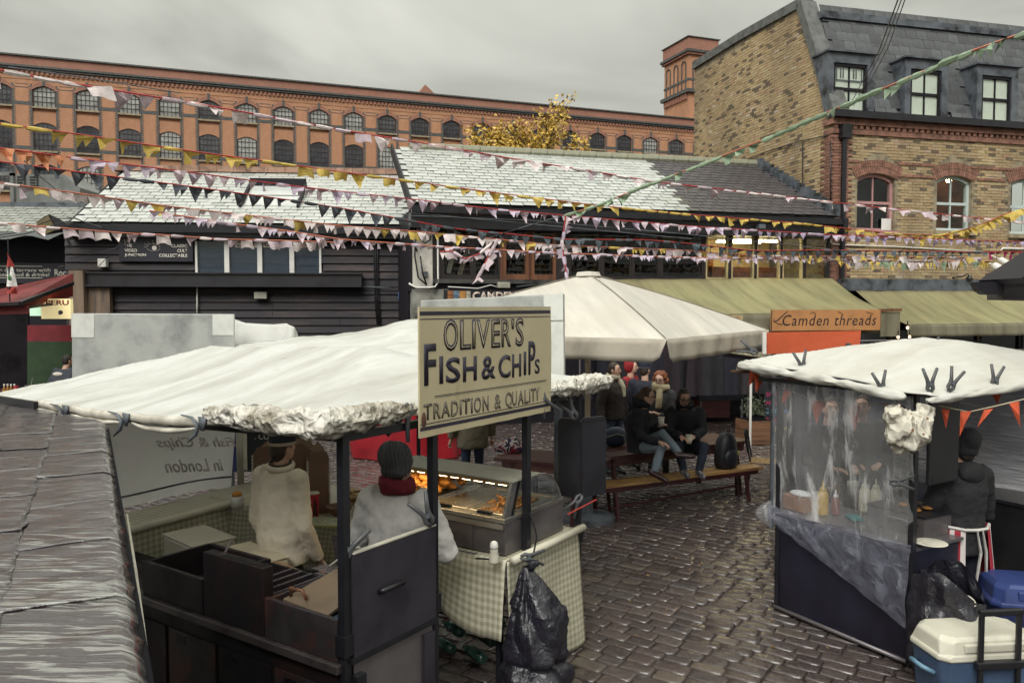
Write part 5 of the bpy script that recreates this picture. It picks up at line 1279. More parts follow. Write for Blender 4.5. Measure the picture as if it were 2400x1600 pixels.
def C4(ch, a, t, c, bt): 
    p, q = cr4(a, t); r_, s_ = cr4(c, bt); return cell(ch, p, q, r_, s_)
letters([C4('O', 505, 628, 705, 1072), C4('L', 733, 638, 885, 1050), C4('I', 900, 633, 945, 1040), C4('V', 960, 632, 1145, 1030), C4('E', 1165, 630, 1285, 1025), C4('R', 1305, 626, 1435, 1012), C4("'", 1440, 625, 1478, 770), C4('S', 1498, 614, 1610, 1005)], 0, 1, 0, 1, True, .020, -.033)
letters([C4('F', 236, 970, 402, 1540), C4('I', 447, 1140, 499, 1520), C4('S', 536, 1155, 738, 1508), C4('H', 772, 1145, 962, 1485), C4('&', 1028, 1138, 1222, 1458), C4('C', 1262, 1122, 1428, 1442), C4('H', 1450, 1110, 1575, 1425), C4('I', 1610, 1078, 1645, 1400), C4('P', 1675, 932, 1772, 1392), C4('S', 1762, 1176, 1830, 1380)], 0, 1, 0, 1, False, .022)
cr2 = lambda x, y: (1000 + x / 6.533, 820 + y / 6.533)
def C2(ch, a, t, c, bt):
    p, q = cr2(a, t); r_, s_ = cr2(c, bt); return cell(ch, p, q, r_, s_)
letters([C2('T', -70, 822, 58, 1068), C2('R', 80, 808, 190, 1050), C2('A', 200, 790, 333, 1030), C2('D', 350, 775, 463, 1010), C2('I', 485, 760, 512, 990), C2('T', 526, 742, 640, 978), C2('I', 656, 735, 682, 965), C2('O', 702, 718, 812, 955), C2('N', 835, 705, 928, 932), C2('&', 1018, 672, 1115, 900), C2('Q', 1182, 645, 1290, 905), C2('U', 1290, 630, 1362, 850), C2('A', 1378, 612, 1465, 835), C2('L', 1478, 606, 1540, 818), C2('I', 1550, 596, 1565, 800), C2('T', 1578, 585, 1642, 790), C2('Y', 1640, 575, 1705, 775)], 0, 1, 0, 1, True, .016, -.034)
rs = MB(); rs.ell((.035, -.011, .10), (.022, .003, .05)); rs.ell((SWD - .02, -.004, .13), (.015, .006, .04)); rs.build('rust_patch', pm('rust', (.10, .045, .03), .9, .5, 20, .6, 60, .004), SG)

# ---------------------------------------------------------------- spring clamps
M_CLAMP = pm('grey_steel_clamp', (.075, .078, .082), .4, .2, 8, .1, 30)
CL = []
a_ = MB()
for s in (-1, 1):
    a_.bar((s * .006, 0, -.055), (s * .012, 0, 0), .016, .02, (0, 1, 0)); a_.bar((s * .012, 0, 0), (s * .05, 0, .085), .014, .022, (0, 1, 0))
arm_me = [MB(), MB()]
for i, s in enumerate((-1, 1)):
    arm_me[i].tube([(s * .004, 0, -.06), (s * .02, 0, -.03), (s * .012, 0, 0), (s * .02, 0, .03), (s * .052, 0, .11)], [.008, .011, .013, .010, .008], 6, flat=1.3)
ARM = [m_.mesh('clamp_arm', M_CLAMP, True) for m_ in arm_me]; PIVOT = MB().tube([(0, -.016, 0), (0, .016, 0)], .012, 8).mesh('pivot', M_LEAD)
def clamp(label, p, rz=0.0, tilt=0.0, s=1.0, group='spring clamps on the stalls', pitch=0.0):
    o = thing('spring_clamp', label, 'clamp', p, rz, group); o.rotation_euler = (pitch, tilt, rz); o.scale = (s, s, s)
    for m_ in ARM: dupo(m_, 'clamp_arm', o, Matrix())
    dupo(PIVOT, 'pivot', o, Matrix()); return o
clamp('steel spring clamp gripping the rusty lower corner of the fish sign', at(950, 975, 4.58), R(20), R(200), 1.25)
clamp('steel spring clamp sticking out beyond the far edge of the fish sign', at(1272, 935, 5.75), R(10), R(150), 1.2)
clamp('spring clamp on the sloping top edge of the grey door panel beside the middle post', at(1000, 1208, 4.70), R(30), R(-28), 1.2)
clamp('spring clamp standing between corner post and grey door panel', at(815, 1285, 4.22), R(10), R(25), 1.25)
clamp('spring clamp holding up the neck of the black bin bag', at(1240, 1305, 5.38), R(15), R(95), 1.0)
clamp('spring clamp on top of the two black boards', at(1340, 965, 6.15), R(20), R(-35), 1.2)
clamp('spring clamp at the foot of the black boards by the far post', at(1352, 1175, 6.2), R(10), R(215), 1.1)

# ================================================================== ovens along the near side
M_STEELD = pm('sooty_steel', (.016, .014, .016), .5, .5, 1.8, .12, 12, .003, metal=.2, col2=(.042, .020, .017), rvar=.12, spec=.35)
M_STEELG = pm('dull_grey_steel', (.060, .055, .070), .5, .25, 1.6, .06, 10, .002, metal=.5, rvar=.1)
M_STEELP = pm('brushed_steel_pale', (.22, .20, .21), .4, .2, 1.4, .05, 10, .002, metal=.6, rvar=.12)
M_RUSTY = pm('rust_streaked_steel', (.036, .030, .033), .5, .6, 3.5, .15, 15, .003, metal=.3, col2=(.10, .035, .022), rvar=.15)
OV = sthing('steel_range', 'low bank of blackened steel fryers with a long front rail in the foreground', 'cooking range', 0, 0)
def yb(px, py, x=-.03): return SLx(px, py, x)
D = 1.02041
yA0 = yb(327 * D, 1300 * D)[0]; yA1 = yb(466 * D, 1340 * D)[0]; yB1 = yb(606 * D, 1400 * D)[0]; yC1 = .03
zr = .775
MB().b2(-.06, .02, -.0, yA0 + 1.1, zr - .05, zr).build('front_rail', pm('worn_rail_steel', (.10, .085, .085), .35, .3, 4, .1, 20, metal=.5), OV, bevel=.006)
MB().b2(-.02, .55, .03, yA0 + 1.1, .02, zr - .05).build('cabinet', M_STEELD, OV)
for i in range(4):
    y0 = .06 + i * .52; d = MB().b2(-.032, -.022, y0, y0 + .48, .1, .62).build('cabinet_door', M_STEELD if i % 2 else M_RUSTY, OV)
    for k_ in range(4): MB().b2(-.036, -.033, y0 + .30, y0 + .40, .54 + k_ * .015, .548 + k_ * .015).build('vent_slot', M_BLACK, d)
zA = yb(400 * D, 1310 * D)[1]; zB = yb(540 * D, 1287 * D)[1]; zC = yb(690 * D, 1398 * D)[1]
def shell(name, y0, y1, x0, x1, z0, z1, t, m):
    b = MB(); b.b2(x0, x0 + t, y0, y1, z0, z1); b.b2(x1 - t, x1, y0, y1, z0, z1 - .01); b.b2(x0 + t, x1 - t, y0, y0 + t, z0, z1 - .005); b.b2(x0 + t, x1 - t, y1 - t, y1, z0, z1 - .005); b.b2(x0 + t, x1 - t, y0 + t, y1 - t, z0, z0 + .02)
    return b.build(name, m, OV, bevel=.004)
shell('fryer_tank', yA1 + .01, yA0, -.03, .5, zr + .002, zA, .03, M_STEELD)
lid = MB().b2(-.03, .045, yB1 + .005, yA1 - .005, zr + .002, zB).build('raised_lid', M_STEELD, OV, bevel=.006)
for k_ in range(14): MB().b2(-.02, .035, yB1 + .03 + k_ * .028, yB1 + .045 + k_ * .028, zB + .001, zB + .004).build('lid_slot', M_BLACK, lid)
shell('fryer_tank', yB1 + .005, yA1 - .005, .055, .5, zr + .002, zA - .02, .02, M_STEELD)
shell('fryer_tank', yC1, yB1 - .005, -.03, .52, zr + .002, zC, .03, M_RUSTY)
MB().b2(.12, .5, .1, .5, zr + .06, zr + .08).build('oil_surface', pm('dark_oil', (.02, .012, .008), .08), OV)
# board with handle lying over the fryer, racks and foil strips
lb = MB().add([(.02, .16, zC - .02), (.02, .52, zC + .0), (.5, .52, zC + .07), (.5, .2, zC + .07), (.02, .16, zC - .035), (.02, .52, zC - .015), (.5, .52, zC + .055), (.5, .2, zC + .055)], [(0, 1, 2, 3), (4, 7, 6, 5), (0, 4, 5, 1), (1, 5, 6, 2), (2, 6, 7, 3), (3, 7, 4, 0)]).build('fryer_cover', pm('tan_metal_cover', (.23, .17, .115), .4, .15, 2, metal=.3), OV)
MB().tube([(.06, .50, zC + .01), (.05, .49, zC + .06), (.06, .40, zC + .06), (.07, .38, zC + .01)], .011, 6).build('handle', M_BRN, lb, smooth=True)
MB().b2(.03, .5, .1, .145, zC - .05, zC - .03).build('foil_strip', pm('blue_foil', (.06, .09, .16), .25, .4, 12, .5, 20, metal=.5), OV)
MB().b2(.03, .5, .055, .075, zC - .045, zC - .025).build('tray_edge', pm('copper_edge', (.35, .2, .1), .4, metal=.5), OV)
bk = MB(); 
for q in range(5): bk.bar((.1, .07 + q * .09 + .55, zr + .2), (.48, .07 + q * .09 + .55, zr + .2), .008, .008)
bk.build('fryer_rack', M_STEELP, OV)
o = sthing('wire_basket', 'wire fryer basket with looped handle behind the grey door panel', 'fryer basket', .42, .50, zC + .05)
MB().tube([(.05, .12, 0), (.14, .02, .1), (.17, -.02, .115), (.15, -.05, .11), (.06, .06, .0)], .006, 6).build('handle', M_CREAM, o, smooth=True)
for q in range(6): MB().tube([(-.02 + .02 * q, .2, -.01), (.0 + .02 * q, .05, -.02)], .003, 4).build('wire', M_STEELP, o)
# long utensil over the far tank
o = MB().tube([ST(.1, yA1 + .05, zA + .02), ST(.4, yA1 + .3, zA + .09)], .008, 6).build('ladle_handle', M_STEELP); o.name = 'long_ladle'; tag(o, 'long steel ladle handle lying across the far fryer', 'ladle')
# side door panel between the first two posts
DP = sthing('grey_door_panel', 'flat grey metal door panel with a small black handle, tied between two posts', 'panel', .03, -.03, .80)
MB().b2(0, .685, -.012, .012, 0, .565).build('sheet', M_STEELG, DP); MB().b2(0, .685, -.016, .016, .566, .574).build('top_edge', M_CREAM, DP); MB().b2(-.02, .70, -.02, .02, -.03, -.002).build('bottom_bar', M_BLKM, DP)
hx, hz = loc_on(DP, 918, 1372, -.03); MB().tube([(hx - .085, -.012, hz - .012), (hx - .085, -.045, hz), (hx + .085, -.045, hz), (hx + .085, -.012, hz - .012)], .013, 8, flat=1.2).build('handle', M_BLACK, DP, bevel=0, smooth=True)
LP = sthing('lower_steel_panel', 'plain pinkish steel sheet below the grey door panel', 'panel', .05, -.012, .0); MB().b2(0, .66, -.006, .006, 0, .765).build('sheet', M_STEELP, LP); MB().b2(.56, .655, -.03, -.007, 0, .72).build('corner_strip', M_STEELG, LP); MB().b2(-.02, .05, -.05, -.007, .0, .70).build('black_upright', M_BLKM, LP)

# ================================================================== tables and gingham
def mat_gingham(name='gingham_oilcloth', a=(.64, .61, .49), c=(.36, .345, .235), per=.05):
    m, t, b = _nt(name); k = NT(t); s = k.n('ShaderNodeSeparateXYZ'); k.l(k.coord('UV'), s.inputs[0])
    f = [k.math('GREATER_THAN', k.math('FRACT', k.math('DIVIDE', s.outputs[i], per)), .5) for i in (0, 1)]
    sm = k.math('MULTIPLY', k.math('ADD', f[0], f[1]), .5)
    col = k.mix(sm, a, c); col = k.mix(k.ramp(k.noise(k.coord('Object'), 4, 4), [(.4, (0, 0, 0)), (.8, (.35,) * 3)]), col, (.2, .17, .11))
    k.l(col, b.inputs['Base Color']); b.inputs['Roughness'].default_value = .35
    k.l(k.bump(k.noise(k.coord('Object'), 9, 4), .3, .012), b.inputs['Normal']); return m
M_GING = mat_gingham()
TZ = .93
tb = sthing('trestle_table', 'long trestle table hidden under the gingham cloth', 'table', 1.5, 0)
MB().b2(.02, .95, .02, 3.3, TZ - .04, TZ - .008).build('tabletop', M_RAWWOOD, tb)
for x, y in ((.06, .08), (.9, .08), (.06, 1.7), (.9, 1.7), (.06, 3.2), (.9, 3.2)): MB().b2(x - .02, x + .02, y - .02, y + .02, 0, TZ - .04).build('leg', M_BLKM, tb)
tcl = sthing('gingham_tablecloth', 'cream and olive gingham oilcloth hanging down to the setts at its near end', 'tablecloth', 1.5, 0)
c = MB()
def near(u, v):      # drape over the vendors' edge, then across the top
    y = -.02 + 3.34 * u
    if v < .36:
        t = 1 - v / .36; L = (.40 + .16 * max(0, 1 - u * 5.2) ** .8 * (1 if u > .05 else .9) + .05 * math.sin(u * 23))
        return (-.012 - .05 * t + .03 * math.sin(u * 33) * t, y, TZ - L * t - .006 * (1 - t))
    return (-.01 + 1.0 * (v - .36) / .64, y, TZ + .002 * math.sin(u * 40))
c.grid(near, 90, 30, lambda u, v: (3.34 * u, (v / .36) * .5 if v < .36 else .5 + (v - .36) / .64))
def endd(u, v): return (1.0 * u, -.025 - .06 * v + .02 * math.sin(u * 11 + 1) * v, TZ - (.005 + .90 * v))
c.grid(endd, 30, 30, lambda u, v: (u, v * .9))
c.build('cloth', M_GING, tcl, smooth=True, solid=.003)
MB().tube([(.02, -.06, TZ + .005), (.5, -.075, TZ + .012), (1.0, -.07, TZ + .015)], .03, 10).build('rolled_edge', M_GING, tcl, smooth=True)
# side table with the same cloth beyond the sheet
tb2 = sthing('side_table', 'small side table draped in gingham beneath the side sheet', 'table', .35, 3.0)
c = MB(); c.grid(lambda u, v: (2.0 * u, .0 + .03 * math.sin(u * 9) * v - .05 * v, .88 + .06 * u - .62 * v), 40, 20, lambda u, v: (2 * u, v * .62)); c.grid(lambda u, v: (2.0 * u, .5 * v, .885 + .06 * u), 20, 6, lambda u, v: (2 * u, v * .5)); c.build('cloth', M_GING, tb2, smooth=True, solid=.003)
MB().tube([(0, -.01, .885), (1.0, -.02, .915), (2.0, -.01, .95)], .035, 8).build('rolled_edge', M_GING, tb2, smooth=True)
for x in (.05, 1.2, 1.95): MB().b2(x, x + .03, .1, .13, 0, .86).build('leg', M_BLKM, tb2)
MB().b2(1.18, 1.215, -.12, -.085, .3, .92).build('leg', M_BLKM, tb2)
# polystyrene and wooden boxes behind the tanks
for lab, nm, cat, x, y, z, d, m in (('long pale polystyrene box beyond the fryers', 'polystyrene_box', 'box', .75, 1.75, .72, (.28, .55, .14), pm('polystyrene', (.55, .49, .36), .8, .1, 6)), ('clear plastic crate beside the polystyrene box', 'plastic_crate', 'crate', .72, 2.35, .70, (.34, .5, .2), pm('clear_crate', (.46, .43, .34), .3, .1, 4)),
                                 ('tan wooden tray lying behind the raised fryer lid', 'wooden_tray', 'tray', .62, 1.25, .80, (.2, .5, .05), pm('tan_wood', (.30, .19, .10), .6, .2, 4))):
    o = sthing(nm, lab, cat, x, y, 0, R(-8)); MB().box((0, 0, z + d[2] / 2), d).build('tub', m, o, bevel=.02); MB().box((0, 0, z + d[2] + .008), (d[0] + .01, d[1] + .01, .012)).build('lid', m, o, bevel=.004); MB().b2(-d[0] / 2, d[0] / 2, -d[1] / 2, d[1] / 2, 0, z - .002).build('stand', M_STEELD, o)

# ---------------------------------------------------------------- hot food cabinet
M_STL = pm('stainless_steel', (.42, .40, .37), .28, .15, 1.5, .03, 8, .002, metal=.85, rvar=.08); M_STLD = pm('shaded_stainless', (.19, .175, .18), .35, .2, 1.5, metal=.6, rvar=.1)  # second steel: the same stainless with shade put into its colour
HC = sthing('hot_food_cabinet', 'stainless steel heated display cabinet with curved glass, full of fried food', 'display cabinet', 1.56, .03, TZ + .012)
CXL, CYL = .80, 1.22
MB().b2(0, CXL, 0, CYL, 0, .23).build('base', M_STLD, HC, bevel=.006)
MB().b2(-.02, CXL + .005, -.008, CYL + .01, .231, .262).build('worktop', M_STL, HC, bevel=.004)
MB().b2(-.03, -.001, .0, CYL, .19, .228).build('front_ledge', M_STL, HC)
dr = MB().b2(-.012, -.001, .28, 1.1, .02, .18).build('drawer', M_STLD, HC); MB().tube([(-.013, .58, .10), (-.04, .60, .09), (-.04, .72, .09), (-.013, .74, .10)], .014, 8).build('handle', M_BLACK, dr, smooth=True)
for yp in (.005, CYL - .03):
    MB().prism([(.0, yp, .262), (.075, yp, .262), (.17, yp, .50), (.10, yp, .50)], (0, .025, 0)).build('end_post', M_STL if yp > .1 else M_STL, HC)
MB().prism([(.085, .012, .262), (.125, .012, .262), (.215, .012, .50), (.175, .012, .50)], (0, .02, 0)).build('black_seal', M_BLACK, HC)
MB().b2(.09, .46, .0, CYL, .50, .512).build('roof_plate', pm('cream_cabinet_top', (.33, .33, .27), .25, .12, 2), HC)
MB().b2(.11, .17, .04, CYL - .03, .472, .498).build('lamp_housing', pm('amber_housing', (.40, .26, .13), .4), HC)
for q in range(10): MB().b2(.115, .165, .07 + q * .11, .14 + q * .11, .468, .471).build('lamp_strip', emit('heat_lamp_glow', (1.0, .72, .34), 15.0) if q == 0 else bpy.data.materials['heat_lamp_glow'], HC)
prof = [(.44, .505), (.54, .49), (.64, .44), (.72, .36), (.775, .262)]
M_CLEAR = mat_glass('cabinet_glass', (.93, .95, .95), .05)
g2 = MB(); g2.grid(lambda u, v: (prof[int(round(v * 4))][0], .01 + (CYL - .02) * u, prof[int(round(v * 4))][1]), 1, 4); g2.build('curved_glass', M_CLEAR, HC, smooth=True, solid=.004)
MB().add([(.10, .006, .262)] + [(x, .006, z) for x, z in reversed(prof)] + [(.17, .006, .50)], [tuple(range(7))]).build('end_glass', M_CLEAR, HC, solid=.003)
MB().tube([(x, .006, z) for x, z in prof], .008, 6).build('glass_edge', M_STL, HC); MB().tube([(x, CYL - .006, z) for x, z in prof], .008, 6).build('glass_edge', M_STL, HC); MB().b2(.1, .44, CYL - .01, CYL - .005, .262, .5).build('far_end_panel', pm('cream_panel', (.45, .38, .22), .5), HC)
def pan(y0, y1, name='food_pan'):
    b = MB(); x0, x1, z = .06, .74, .27
    b.b2(x0, x0 + .02, y0, y1, z - .06, z); b.b2(x1 - .02, x1, y0, y1, z - .06, z); b.b2(x0 + .02, x1 - .02, y0, y0 + .02, z - .06, z); b.b2(x0 + .02, x1 - .02, y1 - .02, y1, z - .06, z); b.b2(x0 + .02, x1 - .02, y0 + .02, y1 - .02, z - .07, z - .05)
    o = b.build(name, M_STL, HC, bevel=.006); MB().b2(x0 - .03, x0 - .002, (y0 + y1) / 2 - .06, (y0 + y1) / 2 + .06, z - .012, z + .012).build('handle', M_BLACK, o); return o
pan(.05, .37); pan(.40, .76); pan(.79, 1.18)
M_FRY = pm('golden_batter', (.50, .215, .045), .55, .3, 14, .5, 40, .008, piece=.35); M_CHIP = pm('chip_brown', (.42, .21, .075), .6, .3, 14, .3, 50, .004, piece=.4)
def lump(sd, sx=1, sy=1, sz=1):
    r_ = random.Random(sd); b = MB(); b.ell((0, 0, 0), (.055 * sx, .034 * sy, .026 * sz), 10, 7)
    for v in b.v:
        k_ = 1 + .35 * wob(v * 40, 1, sd); v *= k_
    return b
FISH = [lump(i, 1.2, 1, 1.1).mesh('battered_fish', M_FRY, True) for i in range(4)]
for i in range(70):
    t = rnd.random(); x = rnd.uniform(.12, .66); y = rnd.uniform(.82, 1.15); hh = .165 * (1 - ((x - .42) / .38) ** 2) * (1 - ((y - .99) / .26) ** 2)
    dupo(rnd.choice(FISH), 'battered_fish', HC, Matrix.Translation((x, y, .265 + max(0, hh) * rnd.uniform(.4, 1.25))) @ Matrix.Rotation(rnd.uniform(0, 6), 4, 'Z') @ Matrix.Rotation(rnd.uniform(-.7, .7), 4, 'Y'))
CHIP = MB().box((0, 0, 0), (.075, .013, .013)).mesh('chip', M_CHIP)
for i in range(120):
    x = rnd.uniform(.1, .7); y = rnd.uniform(.09, .33); hh = .05 * (1 - ((x - .4) / .34) ** 2)
    dupo(CHIP, 'chip', HC, Matrix.Translation((x, y, .235 + max(0, hh) * rnd.random() * 1.3)) @ Matrix.Rotation(rnd.uniform(0, 6), 4, 'Z') @ Matrix.Rotation(rnd.uniform(-.5, .5), 4, 'Y'))
MB().lathe([(.022, 0), (.022, .01), (.008, .012), (.008, .10), (.022, .105), (.022, .12)], (.42, 1.1, .30), 10).build('serving_knob', M_WHITE, HC, smooth=True)
# salt shaker, tongs and small things on the cloth
p = gnd(1158, 1318, TZ + .008); o = thing('salt_shaker', 'white plastic salt shaker beside the hot cabinet', 'shaker', p)
MB().lathe([(.034, 0), (.036, .01), (.033, .05), (.026, .085), (.028, .095)], seg=16).build('shaker_bottle', M_CREAM, o, smooth=True); MB().lathe([(.027, .096), (.029, .115), (.024, .14), (.012, .15)], seg=16).build('lid', M_WHITE, o, smooth=True)
p = gnd(1128, 1310, TZ + .012); o = MB().bar((-.04, .02, 0), (.08, -.03, .01), .012, .008).build('dark_tongs', M_BLKM); o.location = p; tag(o, 'short dark tongs lying by the salt shaker', 'tongs')
p = gnd(1090, 1292, TZ + .012); o = MB().tube([(-.08, .05, 0), (.07, -.04, .0), (.09, -.05, .008)], .006, 6).build('thin_skewer', M_STEELP); o.location = p; tag(o, 'thin steel fork lying before the cabinet drawer', 'fork')
o = MB().tube([at(1240, 1200, 5.45), at(1255, 1240, 5.45), at(1258, 1260, 5.44), at(1250, 1298, 5.42)], .006, 5).build('lead_wire', M_BLACK); tag(o, 'black lead drooping from the cabinet along its steel side', 'cable')

# ---------------------------------------------------------------- bin bag
def mat_bag():
    m, t, b = _nt('black_bin_bag'); k = NT(t); v = k.coord('Object')
    b.inputs['Base Color'].default_value = (.016, .015, .022, 1); b.inputs['Roughness'].default_value = .24; b.inputs['Specular IOR Level'].default_value = .6
    k.l(k.bump(k.noise(v, 14, 4, .6, .6), .7, .03), b.inputs['Normal']); return m
M_BAG = mat_bag()
o = thing('bin_bag', 'shiny black bin bag hanging from a clamp at the corner of the gingham table', 'bin bag', (gnd(1240, 1310, .9).x, 5.36, 0))
def bag(u, v):
    th = 2 * math.pi * u; z = .90 * (1 - v) + .02
    r_ = .02 + .30 * v ** .85 if v < .75 else .30 * .75 ** .85 + .02 + .02 * (v - .75)
    off = .10 * math.sin(math.pi * min(1, v / .62)) * max(0, math.cos(th)) ** 2 + (.03 if v > .3 else 0) * math.cos(th)
    d = Vector((math.cos(th), math.sin(th), 0)); f = 1 + .28 * wob((math.cos(th) * 1.3, math.sin(th) * 1.3, z * 3), 1.7, 2) + .12 * math.sin(th * 7 + z * 3) * (1 - v) + .10 * abs(wob((math.cos(th) * 2, math.sin(th) * 2, z * 6), 2.2, 6))
    cut = .06 * math.exp(-((v - .72) / .04) ** 2)
    return d * (r_ * f - cut + off) * (1 if math.cos(th) > 0 else .8) + Vector((.02 * v - .03, 0, z))
MB().grid(bag, 72, 60).build('sack', M_BAG, o, smooth=True)
MB().tube([(0, 0, .9), (.02, 0, .94), (.06, 0, .95)], [.03, .035, .02], 8).build('knot', M_BAG, o, smooth=True)
# packs of bottled water under the table
M_GRBOT = pm('green_plastic_bottle', (.05, .12, .10), .15, .5, 6, .5, 18, .01, coat=.5)
for i in range(9):
    x, y, z = 1.75 + .12 * (i % 3), .35 + .30 * (i // 3), .05 + .09 * ((i * 7) % 3)
    o = sthing('water_bottle', 'green plastic bottle in the wrapped heap under the gingham table', 'bottle', x, y, z, R(70), 'bottles heaped under the gingham table')
    M_ = Matrix.Rotation(R(90), 3, 'Y'); MB().lathe([(.03, 0), (.045, .02), (.045, .2), (.02, .27), (.016, .3)], (0, 0, 0), 10, M_).build('bottle_wall', M_GRBOT, o, smooth=True); MB().lathe([(.018, .295), (.018, .315)], (0, 0, 0), 8, M_).build('cap', M_WHITE, o)
o = sthing('black_holdall', 'soft black bag stuffed on top of the bottle packs', 'bag', 1.85, .6, .32); MB().ell((0, 0, .12), (.26, .34, .15)).build('bag_body', M_BLACK, o, smooth=True); MB().tube([(-.1, -.2, .22), (-.15, 0, .30), (-.1, .2, .22)], .014, 6).build('strap', M_BLACK, o)

# ---------------------------------------------------------------- table-top goods
p = gnd(735, 1211, TZ); o = thing('paper_cup', 'tall red paper drinks cup with a bottle picture and white writing', 'cup', p, R(14))
MB().lathe([(.040, 0), (.048, .2)], seg=20).build('cup_wall', pm('cup_red', (.45, .02, .035), .4), o, smooth=False); MB().lathe([(.050, .198), (.051, .206), (.044, .21)], seg=20).build('rim', M_CREAM, o)
bt = MB(); bt.lathe([(.014, 0), (.016, .03), (.013, .055), (.016, .085), (.007, .115), (.007, .14)], (.012, -.046, .025), 8, Matrix.Diagonal((1, .25, 1))); bt.build('bottle_picture', pm('cola_brown', (.05, .012, .01), .3), o)
q = link('lettering', text_mesh('ICE COLD', M_WHITE, w=.12, h=.016, offset=.02), o); q.matrix_local = Matrix.Translation((-.018, -.0455, .04)) @ Matrix(((0, -1, 0), (0, 0, -1), (1, 0, 0))).to_4x4()
p = gnd(703, 1210, TZ); o = thing('spray_bottle', 'clear squeeze bottle with white cap behind the red cup', 'bottle', p); MB().lathe([(.035, 0), (.035, .12), (.02, .15)], seg=14).build('bottle_wall', M_CREAM, o, smooth=True); MB().lathe([(.036, .012), (.036, .03)], seg=14).build('blue_band', pm('blue_band', (.03, .08, .25), .5), o); MB().lathe([(.02, .15), (.02, .18)], seg=10).build('cap', M_WHITE, o)
p = gnd(760, 1224, TZ + .006); o = thing('cutting_board', 'lime edged speckled cutting board on the gingham cloth', 'cutting board', p, R(-8))
b = MB(); R_ = []
for zz_, kx in ((0, 1), (.012, 1)): R_.append([(.19 * kx * (abs(math.cos(t)) ** .5) * (1 if math.cos(t) > 0 else -1), .13 * kx * (abs(math.sin(t)) ** .5) * (1 if math.sin(t) > 0 else -1), zz_) for t in [2 * math.pi * j / 28 for j in range(28)]])
b.rings(R_); b.build('board_edge', pm('lime_edge', (.32, .36, .10), .4), o); b = MB(); b.rings([[(x * .94, y * .93, .0125) for x, y, z in R_[0]], [(x * .94, y * .93, .0145) for x, y, z in R_[0]]]); b.build('board_face', pm('speckled_board', (.38, .40, .28), .4, .5, 60, col2=(.09, .11, .05)), o)
p = gnd(796, 1208, TZ); o = thing('wooden_bowl', 'round wooden bowl standing behind the corner post', 'bowl', p); MB().lathe([(.05, 0), (.085, .03), (.115, .085), (.108, .088), (.08, .04), (.04, .02)], seg=24).build('bowl_wall', pm('bowl_wood', (.17, .075, .035), .35, .25, 6), o, smooth=True)
p = gnd(820, 1190, TZ); o = thing('bread_pile', 'heap of pale bread slices beside the wooden bowl', 'bread', p)
for i in range(7): MB().ell((rnd.uniform(-.05, .07), rnd.uniform(-.04, .06), .03 + .022 * i), (.05, .035, .016), 10, 6, Matrix.Rotation(rnd.uniform(-.6, .6), 3, 'X')).build('slice', pm('bread_crust', (.50, .34, .16), .7, .25, 12), o, smooth=True)
# cardboard chip scoops
M_CARD = pm('brown_card', (.185, .105, .068), .75, .12, 3); M_CARDI = pm('inner_card', (.30, .20, .13), .75, .1, 3)
M_FLUTE = pm('torn_white_edge', (.55, .52, .47), .8)
for i, (px, pyb, w_, h_, rz) in enumerate(((620, 1195, .20, .62, -10), (700, 1200, .22, .66, 5), (748, 1204, .17, .60, 24))):
    p = gnd(px, pyb, TZ); o = thing('card_chip_scoop', ('brown card chip scoop beside the blackboard, partly behind the man in cream', 'middle brown card chip scoop directly behind the man in cream', 'narrow brown card chip scoop standing just behind the red cup')[i], 'card display', p, R(rz), 'card chip scoops on the table')
    MB().prism([(-w_ / 2, 0, 0), (w_ / 2, 0, 0), (w_ / 2, .0, h_ * .8), (w_ * .18, .0, h_ * .9), (-w_ * .3, 0, h_ * .88), (-w_ / 2, .0, h_ * .78)], (0, .012, 0)).build('front_panel', M_CARD, o)
    MB().prism([(-w_ / 2, .10, .0), (w_ / 2, .10, 0), (w_ / 2, .12, h_ * .85), (0.02, .12, h_), (-w_ / 2, .12, h_ * .84)], (0, .012, 0)).build('back_panel', M_CARDI, o)
    for s in (-1, 1):
        MB().prism([(s * w_ / 2, .012, 0), (s * w_ / 2, .1, 0), (s * w_ / 2, .12, h_ * .84), (s * w_ / 2, .012, h_ * .78)], (s * .008, 0, 0)).build('side_panel', M_CARD, o)
        z_ = .02; e = MB(); k_ = 0
        while z_ < h_ * .78: e.box((s * (w_ / 2 + .006), .0 + .01 * (k_ % 2), z_), (.016, .016, .012), Matrix.Rotation(R(40 + 20 * (k_ % 3)), 3, 'Y')); z_ += .016; k_ += 1
        e.build('torn_edge', M_FLUTE, o)['kind'] = 'stuff'
# menu blackboard with blue frame
p = ST(2.32, 3.62, TZ + .05); o = thing('menu_blackboard', 'menu blackboard in a blue and cream frame under the canopy', 'blackboard', p, ANGS - R(62))
MB().b2(-.28, .28, 0, .03, .0, .85).build('board', pm('blackboard', (.012, .013, .02), .6), o); MB().b2(-.30, -.225, -.012, -.001, 0, .86).build('blue_edge', pm('royal_blue', (.02, .03, .17), .5), o); MB().b2(-.215, -.15, -.012, -.001, .02, .85).build('cream_strip', M_CREAM, o)
for i, s in enumerate(('. CHIPS', '. DEEP', '. FRIED', '. COD')): put_text(text_mesh(s, M_WHITE, h=.055), o, .04, -.002, .70 - i * .12)
# small white pots on the far table end
p = gnd(556, 1190, TZ); o = thing('white_pot', 'white tub of sauce sachets at the far end of the table', 'tub', p); MB().lathe([(.05, 0), (.06, .11), (.055, .11), (.045, .01)], seg=16).build('tub_wall', M_WHITE, o, smooth=True); MB().ell((0, 0, .12), (.045, .045, .03)).build('contents', M_FRY, o, smooth=True)

